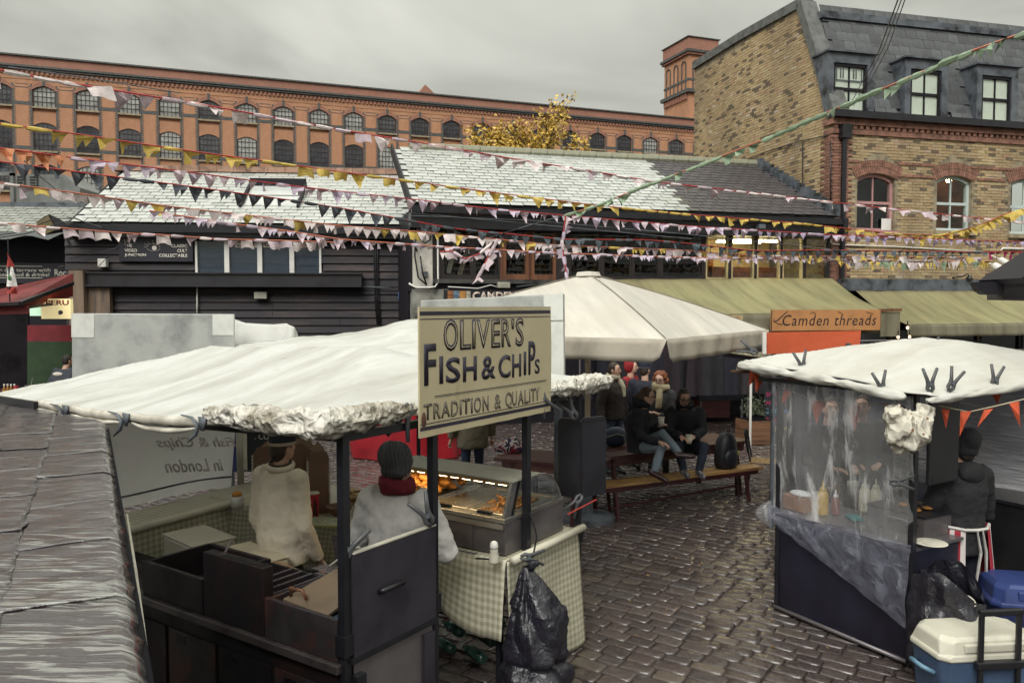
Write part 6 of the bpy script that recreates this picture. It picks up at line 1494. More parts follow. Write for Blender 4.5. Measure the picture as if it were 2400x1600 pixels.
# ---------------------------------------------------------------- black boards by the far post
for i, (pa, pb, pt, pbm, Y0, Y1) in enumerate(((1308, 1362, 978, 1160, 6.35, 6.22), (1364, 1420, 980, 1166, 6.20, 6.35))):
    A = at(pa, pbm, Y0); C_ = at(pb, pbm, Y1); d = (C_ - A); d.z = 0; L = d.length; zt = at(pa, pt, Y0).z - A.z
    o = thing('black_board', ('black round cornered board nearer the hot cabinet, hanging at the far post', 'black round cornered board nearer the seated pair, hanging at the far post')[i], 'board', A, math.atan2(d.y, d.x), 'black boards at the far post')
    r_ = .035; pl = [(0, 0, 0), (L, 0, 0), (L, 0, zt - r_), (L - r_ * .3, 0, zt - r_ * .3), (L - r_, 0, zt), (r_, 0, zt), (r_ * .3, 0, zt - r_ * .3), (0, 0, zt - r_)]
    MB().prism(pl, (0, .025, 0)).build('board_sheet', pm('matt_black_board', (.014, .014, .02), .45, .4, 2), o); MB().b2(.01, L - .01, -.006, -.001, zt - .03, zt - .02).build('edge_line', M_BLKM, o)
o = MB().tube([at(1330, 1205, 6.1), at(1398, 1170, 6.3)], .006, 6).build('red_cane', M_REDL); tag(o, 'thin red cane slanting up beyond the hot cabinet', 'cane')

# ================================================================== felt roof of the kiosk below the camera
def mat_felt():
    m, t, b = _nt('wet_roofing_felt'); k = NT(t); v = k.pos()
    s = k.n('ShaderNodeSeparateXYZ'); k.l(v, s.inputs[0])
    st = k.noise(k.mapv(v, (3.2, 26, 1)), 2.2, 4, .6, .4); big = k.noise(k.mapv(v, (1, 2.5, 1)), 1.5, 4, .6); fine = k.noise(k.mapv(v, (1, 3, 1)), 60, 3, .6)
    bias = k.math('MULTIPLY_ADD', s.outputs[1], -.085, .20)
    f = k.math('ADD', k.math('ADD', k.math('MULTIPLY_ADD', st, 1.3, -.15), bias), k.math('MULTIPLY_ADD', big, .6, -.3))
    col = k.ramp(f, [(.42, (.026, .018, .021)), (.57, (.048, .036, .040)), (.61, (.17, .17, .16)), (.80, (.29, .29, .27))])  # pale streaks, more towards the near end, put sky glints into the colour
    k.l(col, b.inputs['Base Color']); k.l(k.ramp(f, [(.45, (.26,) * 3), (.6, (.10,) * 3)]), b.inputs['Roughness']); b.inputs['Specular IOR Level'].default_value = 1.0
    b.inputs['Coat Weight'].default_value = .6; b.inputs['Coat Roughness'].default_value = .12
    k.l(k.bump(k.math('MULTIPLY_ADD', fine, .25, st), .7, .012), b.inputs['Normal']); return m
FZ = 1.975; f0 = gnd(250, 990, FZ); f1 = gnd(352, 1610, FZ); fd = (f1 - f0); frz = math.atan2(fd.y, fd.x) + R(90)
FR = thing('kiosk_felt_roof', 'wet torn black roofing felt on a flat kiosk roof close below the viewer', 'kiosk roof', (f0.x, f0.y, 0), frz)
FLn = fd.length
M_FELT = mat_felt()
def fy(u): return .0
W0 = -2.2
for i, (x0, x1) in enumerate(((-.30, 0.0), (-.62, -.285), (-.95, -.6), (-1.3, -.93), (-2.2, -1.28))):
    for j in range(7):
        y0, y1 = -FLn / 7 * (j + 1) - .3 * (j == 6) + (.11 * ((i * 2) % 5) if j < 6 else 0), -FLn / 7 * j + .04 + (.11 * ((i * 2) % 5) if j > 0 else 0)
        off = .03 * ((i * 3 + j * 5) % 4)
        def fn(u, v, x0=x0, x1=x1, y0=y0, y1=y1, i=i, j=j):
            x = x0 + (x1 - x0) * u; y = y0 + (y1 + (0 if j else 2.1 * min(1.0, -x)) - y0) * v
            e = .012 * wob((x * 9, y * 13, i), 1, 4) * (1 if u in (0, 1) else .3)
            return (x + e, y + .01 * wob((x * 7, y, j), 1, 2), FZ + .012 * i * .3 + (.0015 + .002 * ((i + j) % 3)) * (1 - v) ** 3 + .006 * wob((x * 5, y * 22, 0), 1, 7) - (.03 * (u - .9) * 10 if (i == 0 and u > .9) else 0))
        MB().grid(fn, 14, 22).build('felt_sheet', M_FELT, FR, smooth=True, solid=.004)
MB().b2(-2.2, -.02, -FLn - .3, .02, FZ - .12, FZ - .02).build('deck', M_DARKPAINT, FR); MB().b2(-.03, .012, -FLn - .3, .0, FZ - .25, FZ - .03).build('edge_board', pm('tarred_edge', (.008, .008, .010), .95, spec=.1), FR)
MB().bar((-1.0, 2.12, FZ + .03), (-.42, .92, FZ + .03), .03, .05).build('far_batten', M_BLKM, FR)
MB().b2(-2.1, -.1, -FLn, -.1, 0, FZ - .12).build('kiosk_wall', M_DARKPAINT, FR)
lp = MB()
for i in range(5): lp.ell((-.1 - .4 * rnd.random() * 2, -rnd.random() * 1.6, FZ + .025), (.012, .012, .006), 6, 4)
lp.build('fallen_moss', pm('moss_dark', (.02, .022, .012), .9), FR)['kind'] = 'stuff'
o = MB().tube([at(297, 1205, 4.6), at(318, 1340, 3.3), at(336, 1480, 2.6), at(352, 1610, 2.2)], .007, 6).build('grey_cable', M_CREAM); tag(o, 'pale cable running down beside the felt roof edge', 'cable')

# ================================================================== stalls behind the fish stall
M_GALV = pm('galvanised_sheet', (.42, .43, .41), .45, .2, 2.5, .1, 40, .002, metal=.25, col2=(.22, .235, .23)); M_PATCH = pm('white_patch', (.62, .63, .59), .5, .1, 4)
def gpanel(label, pts, Yl_, Yr_, patches):
    A, C_, E, G = at(*pts[0], Yl_), at(*pts[1], Yr_), at(*pts[2], Yr_), at(*pts[3], Yl_)
    d = C_ - A; rz = math.atan2(d.y, d.x); o = thing('galvanised_panel', label, 'panel', (A.x, A.y, 0), rz, None)
    P = [W(o).inverted() @ q for q in (A, C_, E, G)]
    MB().prism(P, (0, .03, 0)).build('sheet', M_GALV, o, bevel=.01)
    for (u0, u1, v0, v1) in patches:
        f = lambda u, v: P[0].lerp(P[1], u).lerp(P[3].lerp(P[2], u), v)
        MB().prism([f(u0, v0) + Vector((0, -.006, 0)), f(u1, v0) + Vector((0, -.006, 0)), f(u1, v1) + Vector((0, -.006, 0)), f(u0, v1) + Vector((0, -.006, 0))], (0, .005, 0)).build('corner_patch', M_PATCH, o)
    for t in (.05, .95): q = P[0].lerp(P[1], t); MB().b2(q.x - .03, q.x + .03, .035, .09, 0, q.z - .05).build('leg', M_LEAD, o)
    return o
gpanel('galvanised panel with two white corner patches standing under the black boarded wall', [(168, 734), (548, 736), (548, 890), (168, 890)], 9.6, 9.2, [(.0, .145, .0, .36), (.875, 1.0, .0, .32)])
gpanel('galvanised panel with a white corner behind the cream fish sign', [(985, 704), (1320, 688), (1322, 880), (985, 880)], 8.2, 7.2, [(.88, 1.0, .0, .32), (.86, 1.0, .34, 1.0)])
o = thing('rear_stall_canopy', 'second white stall canopy rising behind the fish stall towards its sign', 'stall', (at(800, 800, 9.0).x, 9.0, 0))
sil = [(545, 806), (640, 800), (695, 789), (760, 785), (830, 779), (900, 764), (958, 749), (1010, 745)]
def rc(u, v):
    x = u * (len(sil) - 1); i = min(int(x), len(sil) - 2); t = x - i; px = sil[i][0] + (sil[i + 1][0] - sil[i][0]) * t; py = sil[i][1] + (sil[i + 1][1] - sil[i][1]) * t
    top = at(px, py, 9.5); bot = at(px, 880, 8.2); p = top.lerp(bot, v); p.z += .02 * wob((u * 12, v * 5, 0), 1, 4) + .05 * math.sin(v * 3.14) - .05 * math.exp(-((v - .45) / .06) ** 2) * u; return p
MB().grid(rc, 40, 24).build('canopy', M_CANV, o, world=True, smooth=True, solid=.004)
for px in (600, 980): q = at(px, 840, 8.9); MB().b2(q.x - .02, q.x + .02, q.y - .02, q.y + .02, 0, q.z).build('post', M_BLKM, o, world=True)
def mat_stripe():
    m, t, b = _nt('ticking_stripe'); k = NT(t); s = k.n('ShaderNodeSeparateXYZ'); k.l(k.coord('UV'), s.inputs[0])
    k.l(k.mix(k.math('GREATER_THAN', k.math('FRACT', k.math('MULTIPLY', s.outputs[1], 13)), .72), (.62, .62, .58), (.20, .20, .21)), b.inputs['Base Color']); b.inputs['Roughness'].default_value = .7; return m
o = thing('striped_sheet', 'white sheet with thin grey stripes draped behind the galvanised panel', 'sheet', (at(620, 800, 9.3).x, 9.3, 0))
def ss(u, v):
    t = [(548, 748), (575, 757), (640, 760), (672, 758), (690, 766), (697, 786)]; x = u * 5; i = min(int(x), 4); q = x - i; px = t[i][0] + (t[i + 1][0] - t[i][0]) * q; py = t[i][1] + (t[i + 1][1] - t[i][1]) * q
    a = at(px, py, 9.7); c_ = at(px - 3, 820, 9.55); p = a.lerp(c_, v); p.y += .03 * math.sin(u * 15); return p
MB().grid(ss, 20, 8, lambda u, v: (u, v + .12 * math.sin(u * 4))).build('cloth', mat_stripe(), o, world=True, smooth=True, solid=.006)
for q in (at(560, 800, 9.75), at(690, 800, 9.75)): MB().b2(q.x - .02, q.x + .02, q.y, q.y + .04, 0, q.z).build('post', M_BLKM, o, world=True)
# red tarpaulin heap across the yard
p = gnd(945, 1080); o = thing('red_tarpaulin_stall', 'big red tarpaulin wrapped round a stall across the yard', 'tarpaulin', (p.x, p.y + .6, 0))
def rt(u, v):
    th = 2 * math.pi * u; r_ = 1.0 * (1 - .15 * v ** 3) * (1 + .05 * math.sin(th * 9) * (1 - v) + .08 * wob((math.cos(th), math.sin(th), v * 2), 2, 5)); return (r_ * 1.0 * math.cos(th), r_ * .75 * math.sin(th), 1.5 * (math.sin(v * math.pi / 2)) ** 1.0 * 1.0 + .02) if v < .999 else (0, 0, 1.6)
MB().grid(lambda u, v: rt(u, v) if v < .8 else tuple(Vector(rt(u, .8)) * (1 - (v - .8) * 4.9) + Vector((0, 0, 1.6 * (v - .8) * 4.9))), 48, 24).build('tarpaulin', pm('crimson_tarp', (.26, .010, .018), .35, .2, 2, .3, 4, .03), o, smooth=True)
# ================================================================== stall on the right
QA, QB = gnd(1826, 1430), gnd(2131, 1559); qd = (QA - QB); ANGQ = math.atan2(qd.y, qd.x) - R(90)
QM = Matrix.Translation(QB) @ Matrix.Rotation(ANGQ, 4, 'Z'); WM['right_frame'] = QM
class _Q: name = 'right_frame'
def QT(x, y, z=0.0): return QM @ Vector((x, y, z))
def qthing(n, l, c, x, y, z=0.0, rz=0.0, g=None): return thing(n, l, c, QT(x, y, z), ANGQ + rz, g)
RS = qthing('griddle_stall', 'white canopied griddle stall wrapped in clear plastic, with a black skirted counter', 'stall', 0, 0)
for x, y in ((0, 0), (0, 1.26), (1.95, 0), (1.95, 1.4)): MB().b2(x - .022, x + .022, y - .022, y + .022, 0, 2.06).build('post', M_BLKM, RS)
MB().b2(-.02, .02, .02, 1.5, 2.02, 2.06).build('top_rail', M_BLKM, RS); MB().b2(0, 2.5, -.02, .02, 2.02, 2.06).build('top_rail', M_BLKM, RS)
M_CANV2 = mat_canopy('off_white_canopy', (.66, .655, .61), (.40, .36, .27), .6, .45, .2)
def cz2(x, y):
    zx = min(1, (x + .14) / 1.0, (2.7 - x) / 1.2); zy = min(1, (y + .2) / .7, (1.62 - y) / .7); h = .25 * max(0, min(zx, zy)) ** .8
    e = 2.085 + .06 * max(0, y) - .02 * math.sin(x * 2.5) - .05 * math.exp(-((x - .05) / .3) ** 2 - ((y + .1) / .35) ** 2)
    return e + h + .01 * wob((x * 3, y * 3, 0), 1.3, 2) + .006 * wob((x * 8, y * 2, 0), 1.3, 4)
MB().grid(lambda u, v: (-.13 + 2.85 * u, -.2 + 1.82 * v, cz2(-.13 + 2.85 * u, -.2 + 1.82 * v)), 70, 50).build('canopy', M_CANV2, RS, smooth=True, solid=.004)
def edge_roll(pts, r, nm='rolled_hem'):
    def fn(u, v):
        x = u * (len(pts) - 1); i = min(int(x), len(pts) - 2); p = Vector(pts[i]).lerp(Vector(pts[i + 1]), x - i); th = v * 2 * math.pi
        d = (Vector(pts[i + 1]) - Vector(pts[i])).normalized(); n_ = d.cross(Vector((0, 0, 1))); rr = r * (.75 + .35 * math.sin(u * 9) ** 2 + .5 * wob((u * 9, math.cos(th) * .7, math.sin(th) * .7), 1.6, 2)) * (1 if 0 < u < 1 else .3)
        return p + n_ * math.cos(th) * rr + Vector((0, 0, math.sin(th) * rr * .8))
    MB().grid(fn, 70, 14).build(nm, M_CANV2, RS, smooth=True)
edge_roll([(-.14, 1.62, 2.16), (-.15, 1.1, 2.13), (-.15, .55, 2.09), (-.14, -.02, 2.03)], .05); edge_roll([(-.14, -.18, 2.02), (.3, -.2, 2.04), (1.2, -.2, 2.07), (2.4, -.2, 2.09)], .035)
# bundled cloth at the near corner
c0 = at(2130, 975, 5.62); o = thing('bundled_cloth', 'spotted off white cloth bundled up under two clamps at the canopy corner', 'cloth', c0 - Vector((0, 0, .2)), R(10))
def bund(u, v):
    t = u; ang = math.pi * (1.10 + .80 * t); cx_, cz_ = .135 * math.cos(ang) * 1.05, .37 + .30 * math.sin(ang); th = v * 2 * math.pi
    r_ = (.05 + .085 * math.sin(math.pi * t) ** 1.1) * (.9 + .6 * wob((t * 5, math.cos(th) * .8, math.sin(th) * .8), 1.9, 3) + .25 * abs(wob((t * 12, math.cos(th) * 1.5, math.sin(th) * 1.5), 2.0, 8)))
    n_ = Vector((math.cos(ang), 0, math.sin(ang))); return Vector((cx_, 0, cz_)) + n_ * math.cos(th) * r_ + Vector((0, -1, 0)) * math.sin(th) * r_ * .8
m_, t_, b_ = _nt('spotted_cloth'); k_ = NT(t_); v_ = k_.coord('Object'); vo = k_.n('ShaderNodeTexVoronoi'); vo.inputs['Scale'].default_value = 16; k_.l(v_, vo.inputs['Vector'])
k_.l(k_.mix(k_.math('LESS_THAN', vo.outputs['Distance'], .16), (.60, .57, .48), (.20, .085, .035)), b_.inputs['Base Color']); b_.inputs['Roughness'].default_value = .8; v2 = k_.n('ShaderNodeTexVoronoi'); v2.inputs['Scale'].default_value = 13; k_.l(v_, v2.inputs['Vector']); k_.l(k_.bump(v2.outputs['Distance'], .9, .05), b_.inputs['Normal'])
MB().grid(bund, 60, 22).build('cloth', m_, o, smooth=True)
# clear plastic
def mat_plastic(name, milk, streak, sc_=(1, 1, 1), base=.10):
    m, t, b = _nt(name); k = NT(t); v = k.coord('Object')
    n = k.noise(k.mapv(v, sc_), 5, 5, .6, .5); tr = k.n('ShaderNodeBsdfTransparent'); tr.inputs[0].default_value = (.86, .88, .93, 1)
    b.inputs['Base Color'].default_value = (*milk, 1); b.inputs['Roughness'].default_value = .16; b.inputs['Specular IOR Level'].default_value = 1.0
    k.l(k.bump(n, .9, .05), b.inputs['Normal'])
    f = k.math('ADD', k.ramp(n, [(.52, (base,) * 3), (.72, (streak,) * 3)]), 0.0)  # highlights on the folds are painted as milkier, more opaque streaks
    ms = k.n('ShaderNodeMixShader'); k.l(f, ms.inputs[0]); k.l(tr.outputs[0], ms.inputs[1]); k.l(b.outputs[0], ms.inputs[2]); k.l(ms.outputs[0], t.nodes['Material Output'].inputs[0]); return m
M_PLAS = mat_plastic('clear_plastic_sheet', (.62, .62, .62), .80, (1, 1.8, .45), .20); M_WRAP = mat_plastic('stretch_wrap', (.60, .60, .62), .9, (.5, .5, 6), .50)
def cur(u, v):
    y = -.02 + 1.33 * u; z = 2.03 - 1.12 * v
    if v > .9: pass
    return (-.05 + .03 * math.sin(u * 13 + v * 2) * (.3 + v) + .02 * wob((u * 5, v * 5, 0), 1, 2), y, z)
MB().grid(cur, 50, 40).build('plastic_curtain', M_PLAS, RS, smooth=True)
def apron_(u, v):
    y = -.03 + 1.36 * u; drop = .12 + .50 * (1 - u) ** 1.1; z = .93 - drop * v + .012 * wob((u * 12, v * 4, 0), 1, 7)
    return (-.055 - .05 * math.sin(v * 2.2) - .02 * wob((u * 9, v * 3, 0), 1.2, 3), y, z)
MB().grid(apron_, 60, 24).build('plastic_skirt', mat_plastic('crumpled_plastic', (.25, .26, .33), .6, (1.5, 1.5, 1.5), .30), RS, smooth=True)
MB().grid(lambda u, v: (-.07 - .10 * math.sin(3.14 * v) * math.sin(3.14 * u), 1.28 + .17 * u * math.sin(v * 3.0 + .1), .98 - .24 * v), 10, 12).build('plastic_flap', M_PLAS, RS, smooth=True)
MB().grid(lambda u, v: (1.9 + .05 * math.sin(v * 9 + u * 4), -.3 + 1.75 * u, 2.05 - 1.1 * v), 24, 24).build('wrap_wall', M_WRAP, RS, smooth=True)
# counter
M_SKIRT = pm('navy_black_tarp', (.013, .012, .022), .33, .4, 1.6, .25, 4, .02)
MB().b2(.0, .62, .02, 1.24, .0, .86).build('counter', M_SKIRT, RS)
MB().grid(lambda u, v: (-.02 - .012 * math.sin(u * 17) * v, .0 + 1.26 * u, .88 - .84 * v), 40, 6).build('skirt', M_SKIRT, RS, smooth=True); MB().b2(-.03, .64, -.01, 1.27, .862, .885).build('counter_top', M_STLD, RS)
MB().tube([(-.04, 0, .04), (-.04, 1.26, .04)], .018, 8).build('foot_rail', M_STEELP, RS, smooth=True); MB().grid(lambda u, v: (.02 + .25 * u, 1.262 + .04 * math.sin(u * 9) * v + .05 * v, .85 - .7 * v), 8, 8).build('white_end_cloth', M_ROLL, RS, smooth=True)
MB().b2(.0, 1.5, -.02, .0, 0.0, .1).build('kick_board', M_SKIRT, RS)
bb1 = qthing('black_back_board', 'tall black board hung inside the griddle stall next to the near post', 'board', .22, .02, 1.33); MB().b2(0, .38, 0, .03, 0, .74).build('board_sheet', M_BLACK, bb1, bevel=.01); MB().b2(.04, .34, -.004, -.001, .03, .05).build('edge_line', M_BLKM, bb1)
sb = qthing('black_side_counter', 'black boxed counter behind the cook', 'counter', 1.45, -.75); MB().b2(0, .55, 0, 1.2, 0, 1.02).build('carcass', M_BLACK, sb); MB().b2(-.02, .57, -.02, 1.22, 1.021, 1.05).build('top', M_BLKM, sb)
# griddle beside the cook
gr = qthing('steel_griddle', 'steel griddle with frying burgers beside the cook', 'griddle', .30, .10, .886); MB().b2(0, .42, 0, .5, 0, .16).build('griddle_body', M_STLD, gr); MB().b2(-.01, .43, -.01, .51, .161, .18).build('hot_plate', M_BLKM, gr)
for i in range(5): MB().ell((.08 + .07 * i, .12 + .16 * (i % 2), .195), (.04, .04, .015), 10, 6).build('burger', M_FRY, gr, smooth=True)
MB().tube([(-.015, .05, .10), (-.03, .05, .12), (-.03, .3, .12), (-.015, .3, .10)], .012, 8).build('handle', M_STL, gr, smooth=True)
pl_ = qthing('white_plate', 'white plate on the counter by the griddle', 'plate', .18, -.03, .90); MB().lathe([(.06, 0), (.12, .015), (.115, .02), (.05, .008)], seg=24).build('plate_dish', M_CREAM, pl_, smooth=True); MB().lathe([(.05, .009), (.05, .012)], seg=20).build('plate_well', M_CREAM, pl_)
# goods behind the plastic
CT = .89
def sq(px, py, s, m, cap, lab, nm='squeeze_bottle'):
    o = thing(nm, lab, 'bottle', gnd(px, py, CT), 0, None); MB().lathe([(.034 * s, 0), (.037 * s, .02), (.035 * s, .13 * s), (.022 * s, .16 * s)], seg=14).build('bottle_wall', m, o, smooth=True); MB().lathe([(.024 * s, .155 * s), (.02 * s, .175 * s), (.007 * s, .185 * s), (.004, .22 * s)], seg=10).build('nozzle', cap, o, smooth=True)
M_MUST = pm('mustard_yellow', (.58, .34, .02), .4); M_KET = pm('ketchup_red', (.22, .035, .025), .4); M_MAYO = pm('mayo_cream', (.62, .58, .40), .4)
sq(1928, 1206, 1.35, M_MUST, M_MUST, 'tall yellow mustard bottle behind the clear plastic'); sq(1958, 1206, 1.0, M_KET, M_WHITE, 'dark red ketchup bottle with white nozzle beside the mustard')
sq(2026, 1198, 1.35, M_MAYO, M_MAYO, 'cream mayonnaise bottle behind plastic, on the ketchup side of its twin'); sq(2052, 1200, 1.35, M_MAYO, M_MAYO, 'cream mayonnaise bottle behind plastic, nearer the black post')
for px, lab, m, hh in ((1942, 'slim clear glass bottle at the back of the griddle counter', M_AMBER, .28), (1962, 'clear bottle of amber sauce at the back of the griddle counter', M_AMBER, .26)):
    o = thing('glass_bottle', lab, 'bottle', gnd(px, 1158, CT)); MB().lathe([(.03, 0), (.032, .14), (.012, .2), (.012, hh)], seg=12).build('glass', mat_glass('bottle_glass_%d' % px, (.8, .75, .7), .12), o, smooth=True); MB().lathe([(.028, .005), (.029, .1 if px > 1950 else .05)], seg=12).build('sauce', m, o)
o = thing('lidded_jar', 'squat glass jar with cream lid on the griddle counter', 'jar', gnd(1998, 1168, CT)); MB().lathe([(.045, 0), (.048, .13)], seg=16).build('jar_glass', pm('jar_contents', (.22, .2, .17), .2), o, smooth=True); MB().lathe([(.05, .131), (.05, .16), (.045, .165)], seg=16).build('lid', M_CREAM, o)
o = thing('card_box', 'orange brown card box with white napkins at the plastic end of the counter', 'box', gnd(1872, 1192, CT), ANGQ); MB().box((0, 0, .06), (.16, .26, .12)).build('box_wall', pm('orange_card', (.34, .17, .09), .7), o); MB().ell((.0, -.02, .14), (.07, .11, .03)).build('napkins', M_WHITE, o, smooth=True)
o = thing('teal_tray', 'flat teal tray lying on the griddle counter', 'tray', gnd(2002, 1216, CT), ANGQ + R(60)); MB().box((0, 0, .012), (.16, .1, .02)).build('tray_base', pm('teal_plastic', (.03, .25, .24), .4), o, bevel=.006); MB().box((0, 0, .024), (.14, .08, .002)).build('tray_mat', pm('teal_mat', (.04, .3, .28), .5), o)
# vermilion pennants inside and outside the plastic
C_VERM = cloth('vermilion_pennant', (.55, .085, .03)); M_STR = pm('pale_string', (.45, .40, .28), .8)
def pennants(label, cordpts, flags, m=C_VERM):
    o = thing('pennant_string', label, 'bunting', cordpts[0], 0, 'vermilion pennants on the griddle stall'); MB().tube(cordpts, .005, 5).build('cord', M_STR, o, world=True)
    for a, c, t in flags:
        n_ = Vector((0, -.01, 0)); MB().add([a, c, t, (a + c) / 2 + (t - (a + c) / 2) * .5 + Vector((.0, -.02, 0))], [(0, 3, 1), (0, 2, 3), (1, 3, 2)]).build('pennant', m, o, world=True)
def pf(p0, p1, p2, Y): return tuple(at(*p, Y) for p in (p0, p1, p2))
pennants('vermilion pennants slung inside the clear plastic curtain', [at(1755, 862, 7.3), at(1815, 900, 7.0), at(1900, 934, 6.75), at(1980, 947, 6.5), at(2070, 944, 6.2)],
         [pf((1757, 856), (1792, 862), (1755, 905), 7.25), pf((1766, 870), (1792, 886), (1772, 920), 7.2), pf((1829, 905), (1858, 918), (1825, 962), 6.95), pf((1899, 934), (1934, 942), (1914, 994), 6.7), pf((1982, 950), (2017, 950), (2005, 1011), 6.45), pf((2069, 945), (2085, 946), (2081, 975), 6.15)])
pennants('vermilion pennants hanging above the cook in the black beanie', [at(2200, 950, 5.9), at(2270, 965, 5.9), at(2330, 952, 5.95), at(2400, 935, 6.0), at(2440, 925, 6.0)],
         [pf((2206, 957), (2226, 960), (2217, 1005), 5.9), pf((2251, 964), (2277, 963), (2249, 1023), 5.88), pf((2306, 960), (2328, 957), (2290, 1002), 5.92), pf((2365, 945), (2389, 940), (2391, 1000), 5.97), pf((2325, 925), (2347, 924), (2338, 947), 6.3)])
# clamps along the canopy edge
for lab, px, py, Y, tl, s in (('spring clamp nearest the parasol on the griddle stall canopy', 1880, 855, 6.75, -12, 1.1), ('spring clamp at the outer end of the bundled cloth', 2066, 905, 5.95, -12, 1.05), ('spring clamp at the inner end of the bundled cloth', 2180, 900, 5.7, -2, 1.05), ('leaning spring clamp just past the bundled cloth', 2232, 898, 5.8, 22, 1.05),
                              ('dark spring clamp above the cook on the near canopy edge', 2332, 890, 6.1, 10, 1.05), ('pale spring clamp on the far canopy edge', 2324, 858, 7.6, 12, 1.1)):
    clamp(lab, at(px, py, Y), R(5), R(tl), s)
clamp('flat lying clamp pinching the plastic curtain under the bundle', at(2105, 1042, 5.75), R(-10), R(92), 1.0); clamp('flat lying clamp pinching the plastic curtain at counter height', at(2105, 1130, 5.8), R(-10), R(88), 1.0)
clamp('white tipped clamp lying on the canopy corner by the vermilion panel', at(1760, 822, 7.3), R(0), R(-68), 1.1); clamp('pale clamp on the canopy crest', at(2185, 820, 7.2), R(0), R(52), 1.1)
# open bin bag, carrier, coolers
o = thing('open_bin_bag', 'open black bin bag hanging at the griddle stall post with a cup inside', 'bin bag', QT(-.02, -.32, .0), ANGQ)
def obag(u, v):
    th = 2 * math.pi * u; d = Vector((math.cos(th), math.sin(th), 0)); r_ = .23 * (1 + .25 * wob((d.x * 1.3, d.y * 1.3, v * 3), 1.8, 4) + .07 * math.sin(th * 9 + v * 4)) * (.95 + .15 * math.sin(v * 3))
    return d * r_ + Vector((.05, .05, .78 - .73 * v + .05 * math.sin(th * 2 + 1) * (1 - v) - .12 * (1 - v) * max(0, math.cos(th + 1.2))))
MB().grid(obag, 64, 36).build('sack', M_BAG, o, smooth=True); MB().lathe([(.035, 0), (.045, .09), (.04, .09), (.03, .01)], (.05, -.05, .56), 14, Matrix.Rotation(R(40), 3, 'X')).build('thrown_cup', M_CREAM, o, smooth=True); MB().lathe([(.2, 0), (.2, .02)], (.05, .05, .5), 14).build('rubbish', M_BLACK, o)
p = gnd(2290, 1475); o = thing('carrier_bag', 'dark carrier bag with yellow and green print beside the blue cooler', 'carrier bag', (p.x, p.y + .2, 0), R(20))
m_, t_, b_ = _nt('printed_carrier'); k_ = NT(t_); f_ = k_.noise(k_.coord('Object'), 6, 3); k_.l(k_.ramp(f_, [(.40, (.05, .055, .05)), (.50, (.10, .10, .09)), (.56, (.34, .2, .02)), (.64, (.30, .24, .05)), (.70, (.10, .16, .04))]), b_.inputs['Base Color']); b_.inputs['Roughness'].default_value = .3
def cb2(u, v):
    th = 2 * math.pi * u; d = Vector((math.cos(th), math.sin(th) * .7, 0)); r_ = .17 * (.75 + .5 * math.sin(3.0 * (1 - v) + .1)) * (1 + .22 * wob((d.x * 2, d.y * 2, v * 4), 1.6, 7)); return d * r_ + Vector((0, 0, .5 * (1 - v)))
MB().grid(cb2, 40, 24).build('bag_skin', m_, o, smooth=True); MB().tube([(-.08, 0, .48), (-.04, 0, .58), (.04, 0, .58), (.08, 0, .48)], .012, 6).build('handle', M_BLKM, o)
def cooler(label, p, rz, s, blue, lid, hasrod):
    o = thing('cool_box', label, 'cool box', p, rz); w, d, h = .72 * s, .40 * s, .40 * s
    def rr(kx, ky, z, c): x, y = w / 2 * kx, d / 2 * ky; return [(x - c, -y, z), (x, -y + c, z), (x, y - c, z), (x - c, y, z), (-x + c, y, z), (-x, y - c, z), (-x, -y + c, z), (-x + c, -y, z)]
    MB().rings([rr(.86, .84, 0, .03), rr(.9, .9, .02, .04), rr(1, 1, h, .05)]).build('tub', blue, o, bevel=.01)
    l_ = MB().rings([rr(1.05, 1.08, h + .002, .06), rr(1.05, 1.08, h + .035, .06), rr(1.0, 1.02, h + .05, .06), rr(.97, .97, h + .13 * s, .07), rr(.88, .84, h + .155 * s, .07)]).build('lid', lid, o, bevel=.012)
    MB().b2(-.22 * s, .22 * s, -d / 2 * 1.02 - .01, -d / 2 + .03, h + .06, h + .12 * s).build('lid_recess', lid, l_, bevel=.01)
    for sx in (-1, 1): MB().tube([(sx * w / 2 * .98, -.09, h * .72), (sx * (w / 2 + .06), -.06, h * .8), (sx * (w / 2 + .06), .06, h * .8), (sx * w / 2 * .98, .09, h * .72)], .016, 8).build('side_handle', pm('pale_blue_plastic', (.14, .26, .36), .4), o, smooth=True)
    if hasrod:
        hd = MB(); 
        for sx in (-.13, .13): hd.b2(sx - .016, sx + .016, -d / 2 - .06, -d / 2 - .03, .05, h + .34)
        hd.b2(-.15, .15, -d / 2 - .065, -d / 2 - .025, h + .32, h + .36); hd.b2(-.16, .16, -d / 2 - .07, -d / 2 - .02, h * .93, h * 1.06); hd.build('pull_handle', M_BLACK, o, bevel=.008)
        for sx in (-1, 1): MB().lathe([(.06, -.02), (.07, -.015), (.07, .015), (.06, .02)], (sx * .26, -d / 2 - .02, .07), 16, Matrix.Rotation(R(90), 3, 'Y')).build('wheel', M_BLACK, o)
    return o
M_CBLUE = pm('cooler_blue', (.065, .105, .19), .4, .2, 2, .05, 30); 
cooler('blue wheeled cool box with cream lid and black pull handle at the front', (3.12, 5.28, 0), R(6), .97, M_CBLUE, pm('cooler_cream', (.55, .53, .44), .4, .12, 3), True)
cooler('dark blue cool box with pale lid rim beyond the carrier bag', (4.05, 6.0, 0), R(-12), 1.1, pm('cooler_navy', (.02, .028, .10), .4, .2, 2), pm('cooler_navy_lid', (.03, .05, .17), .4), False)

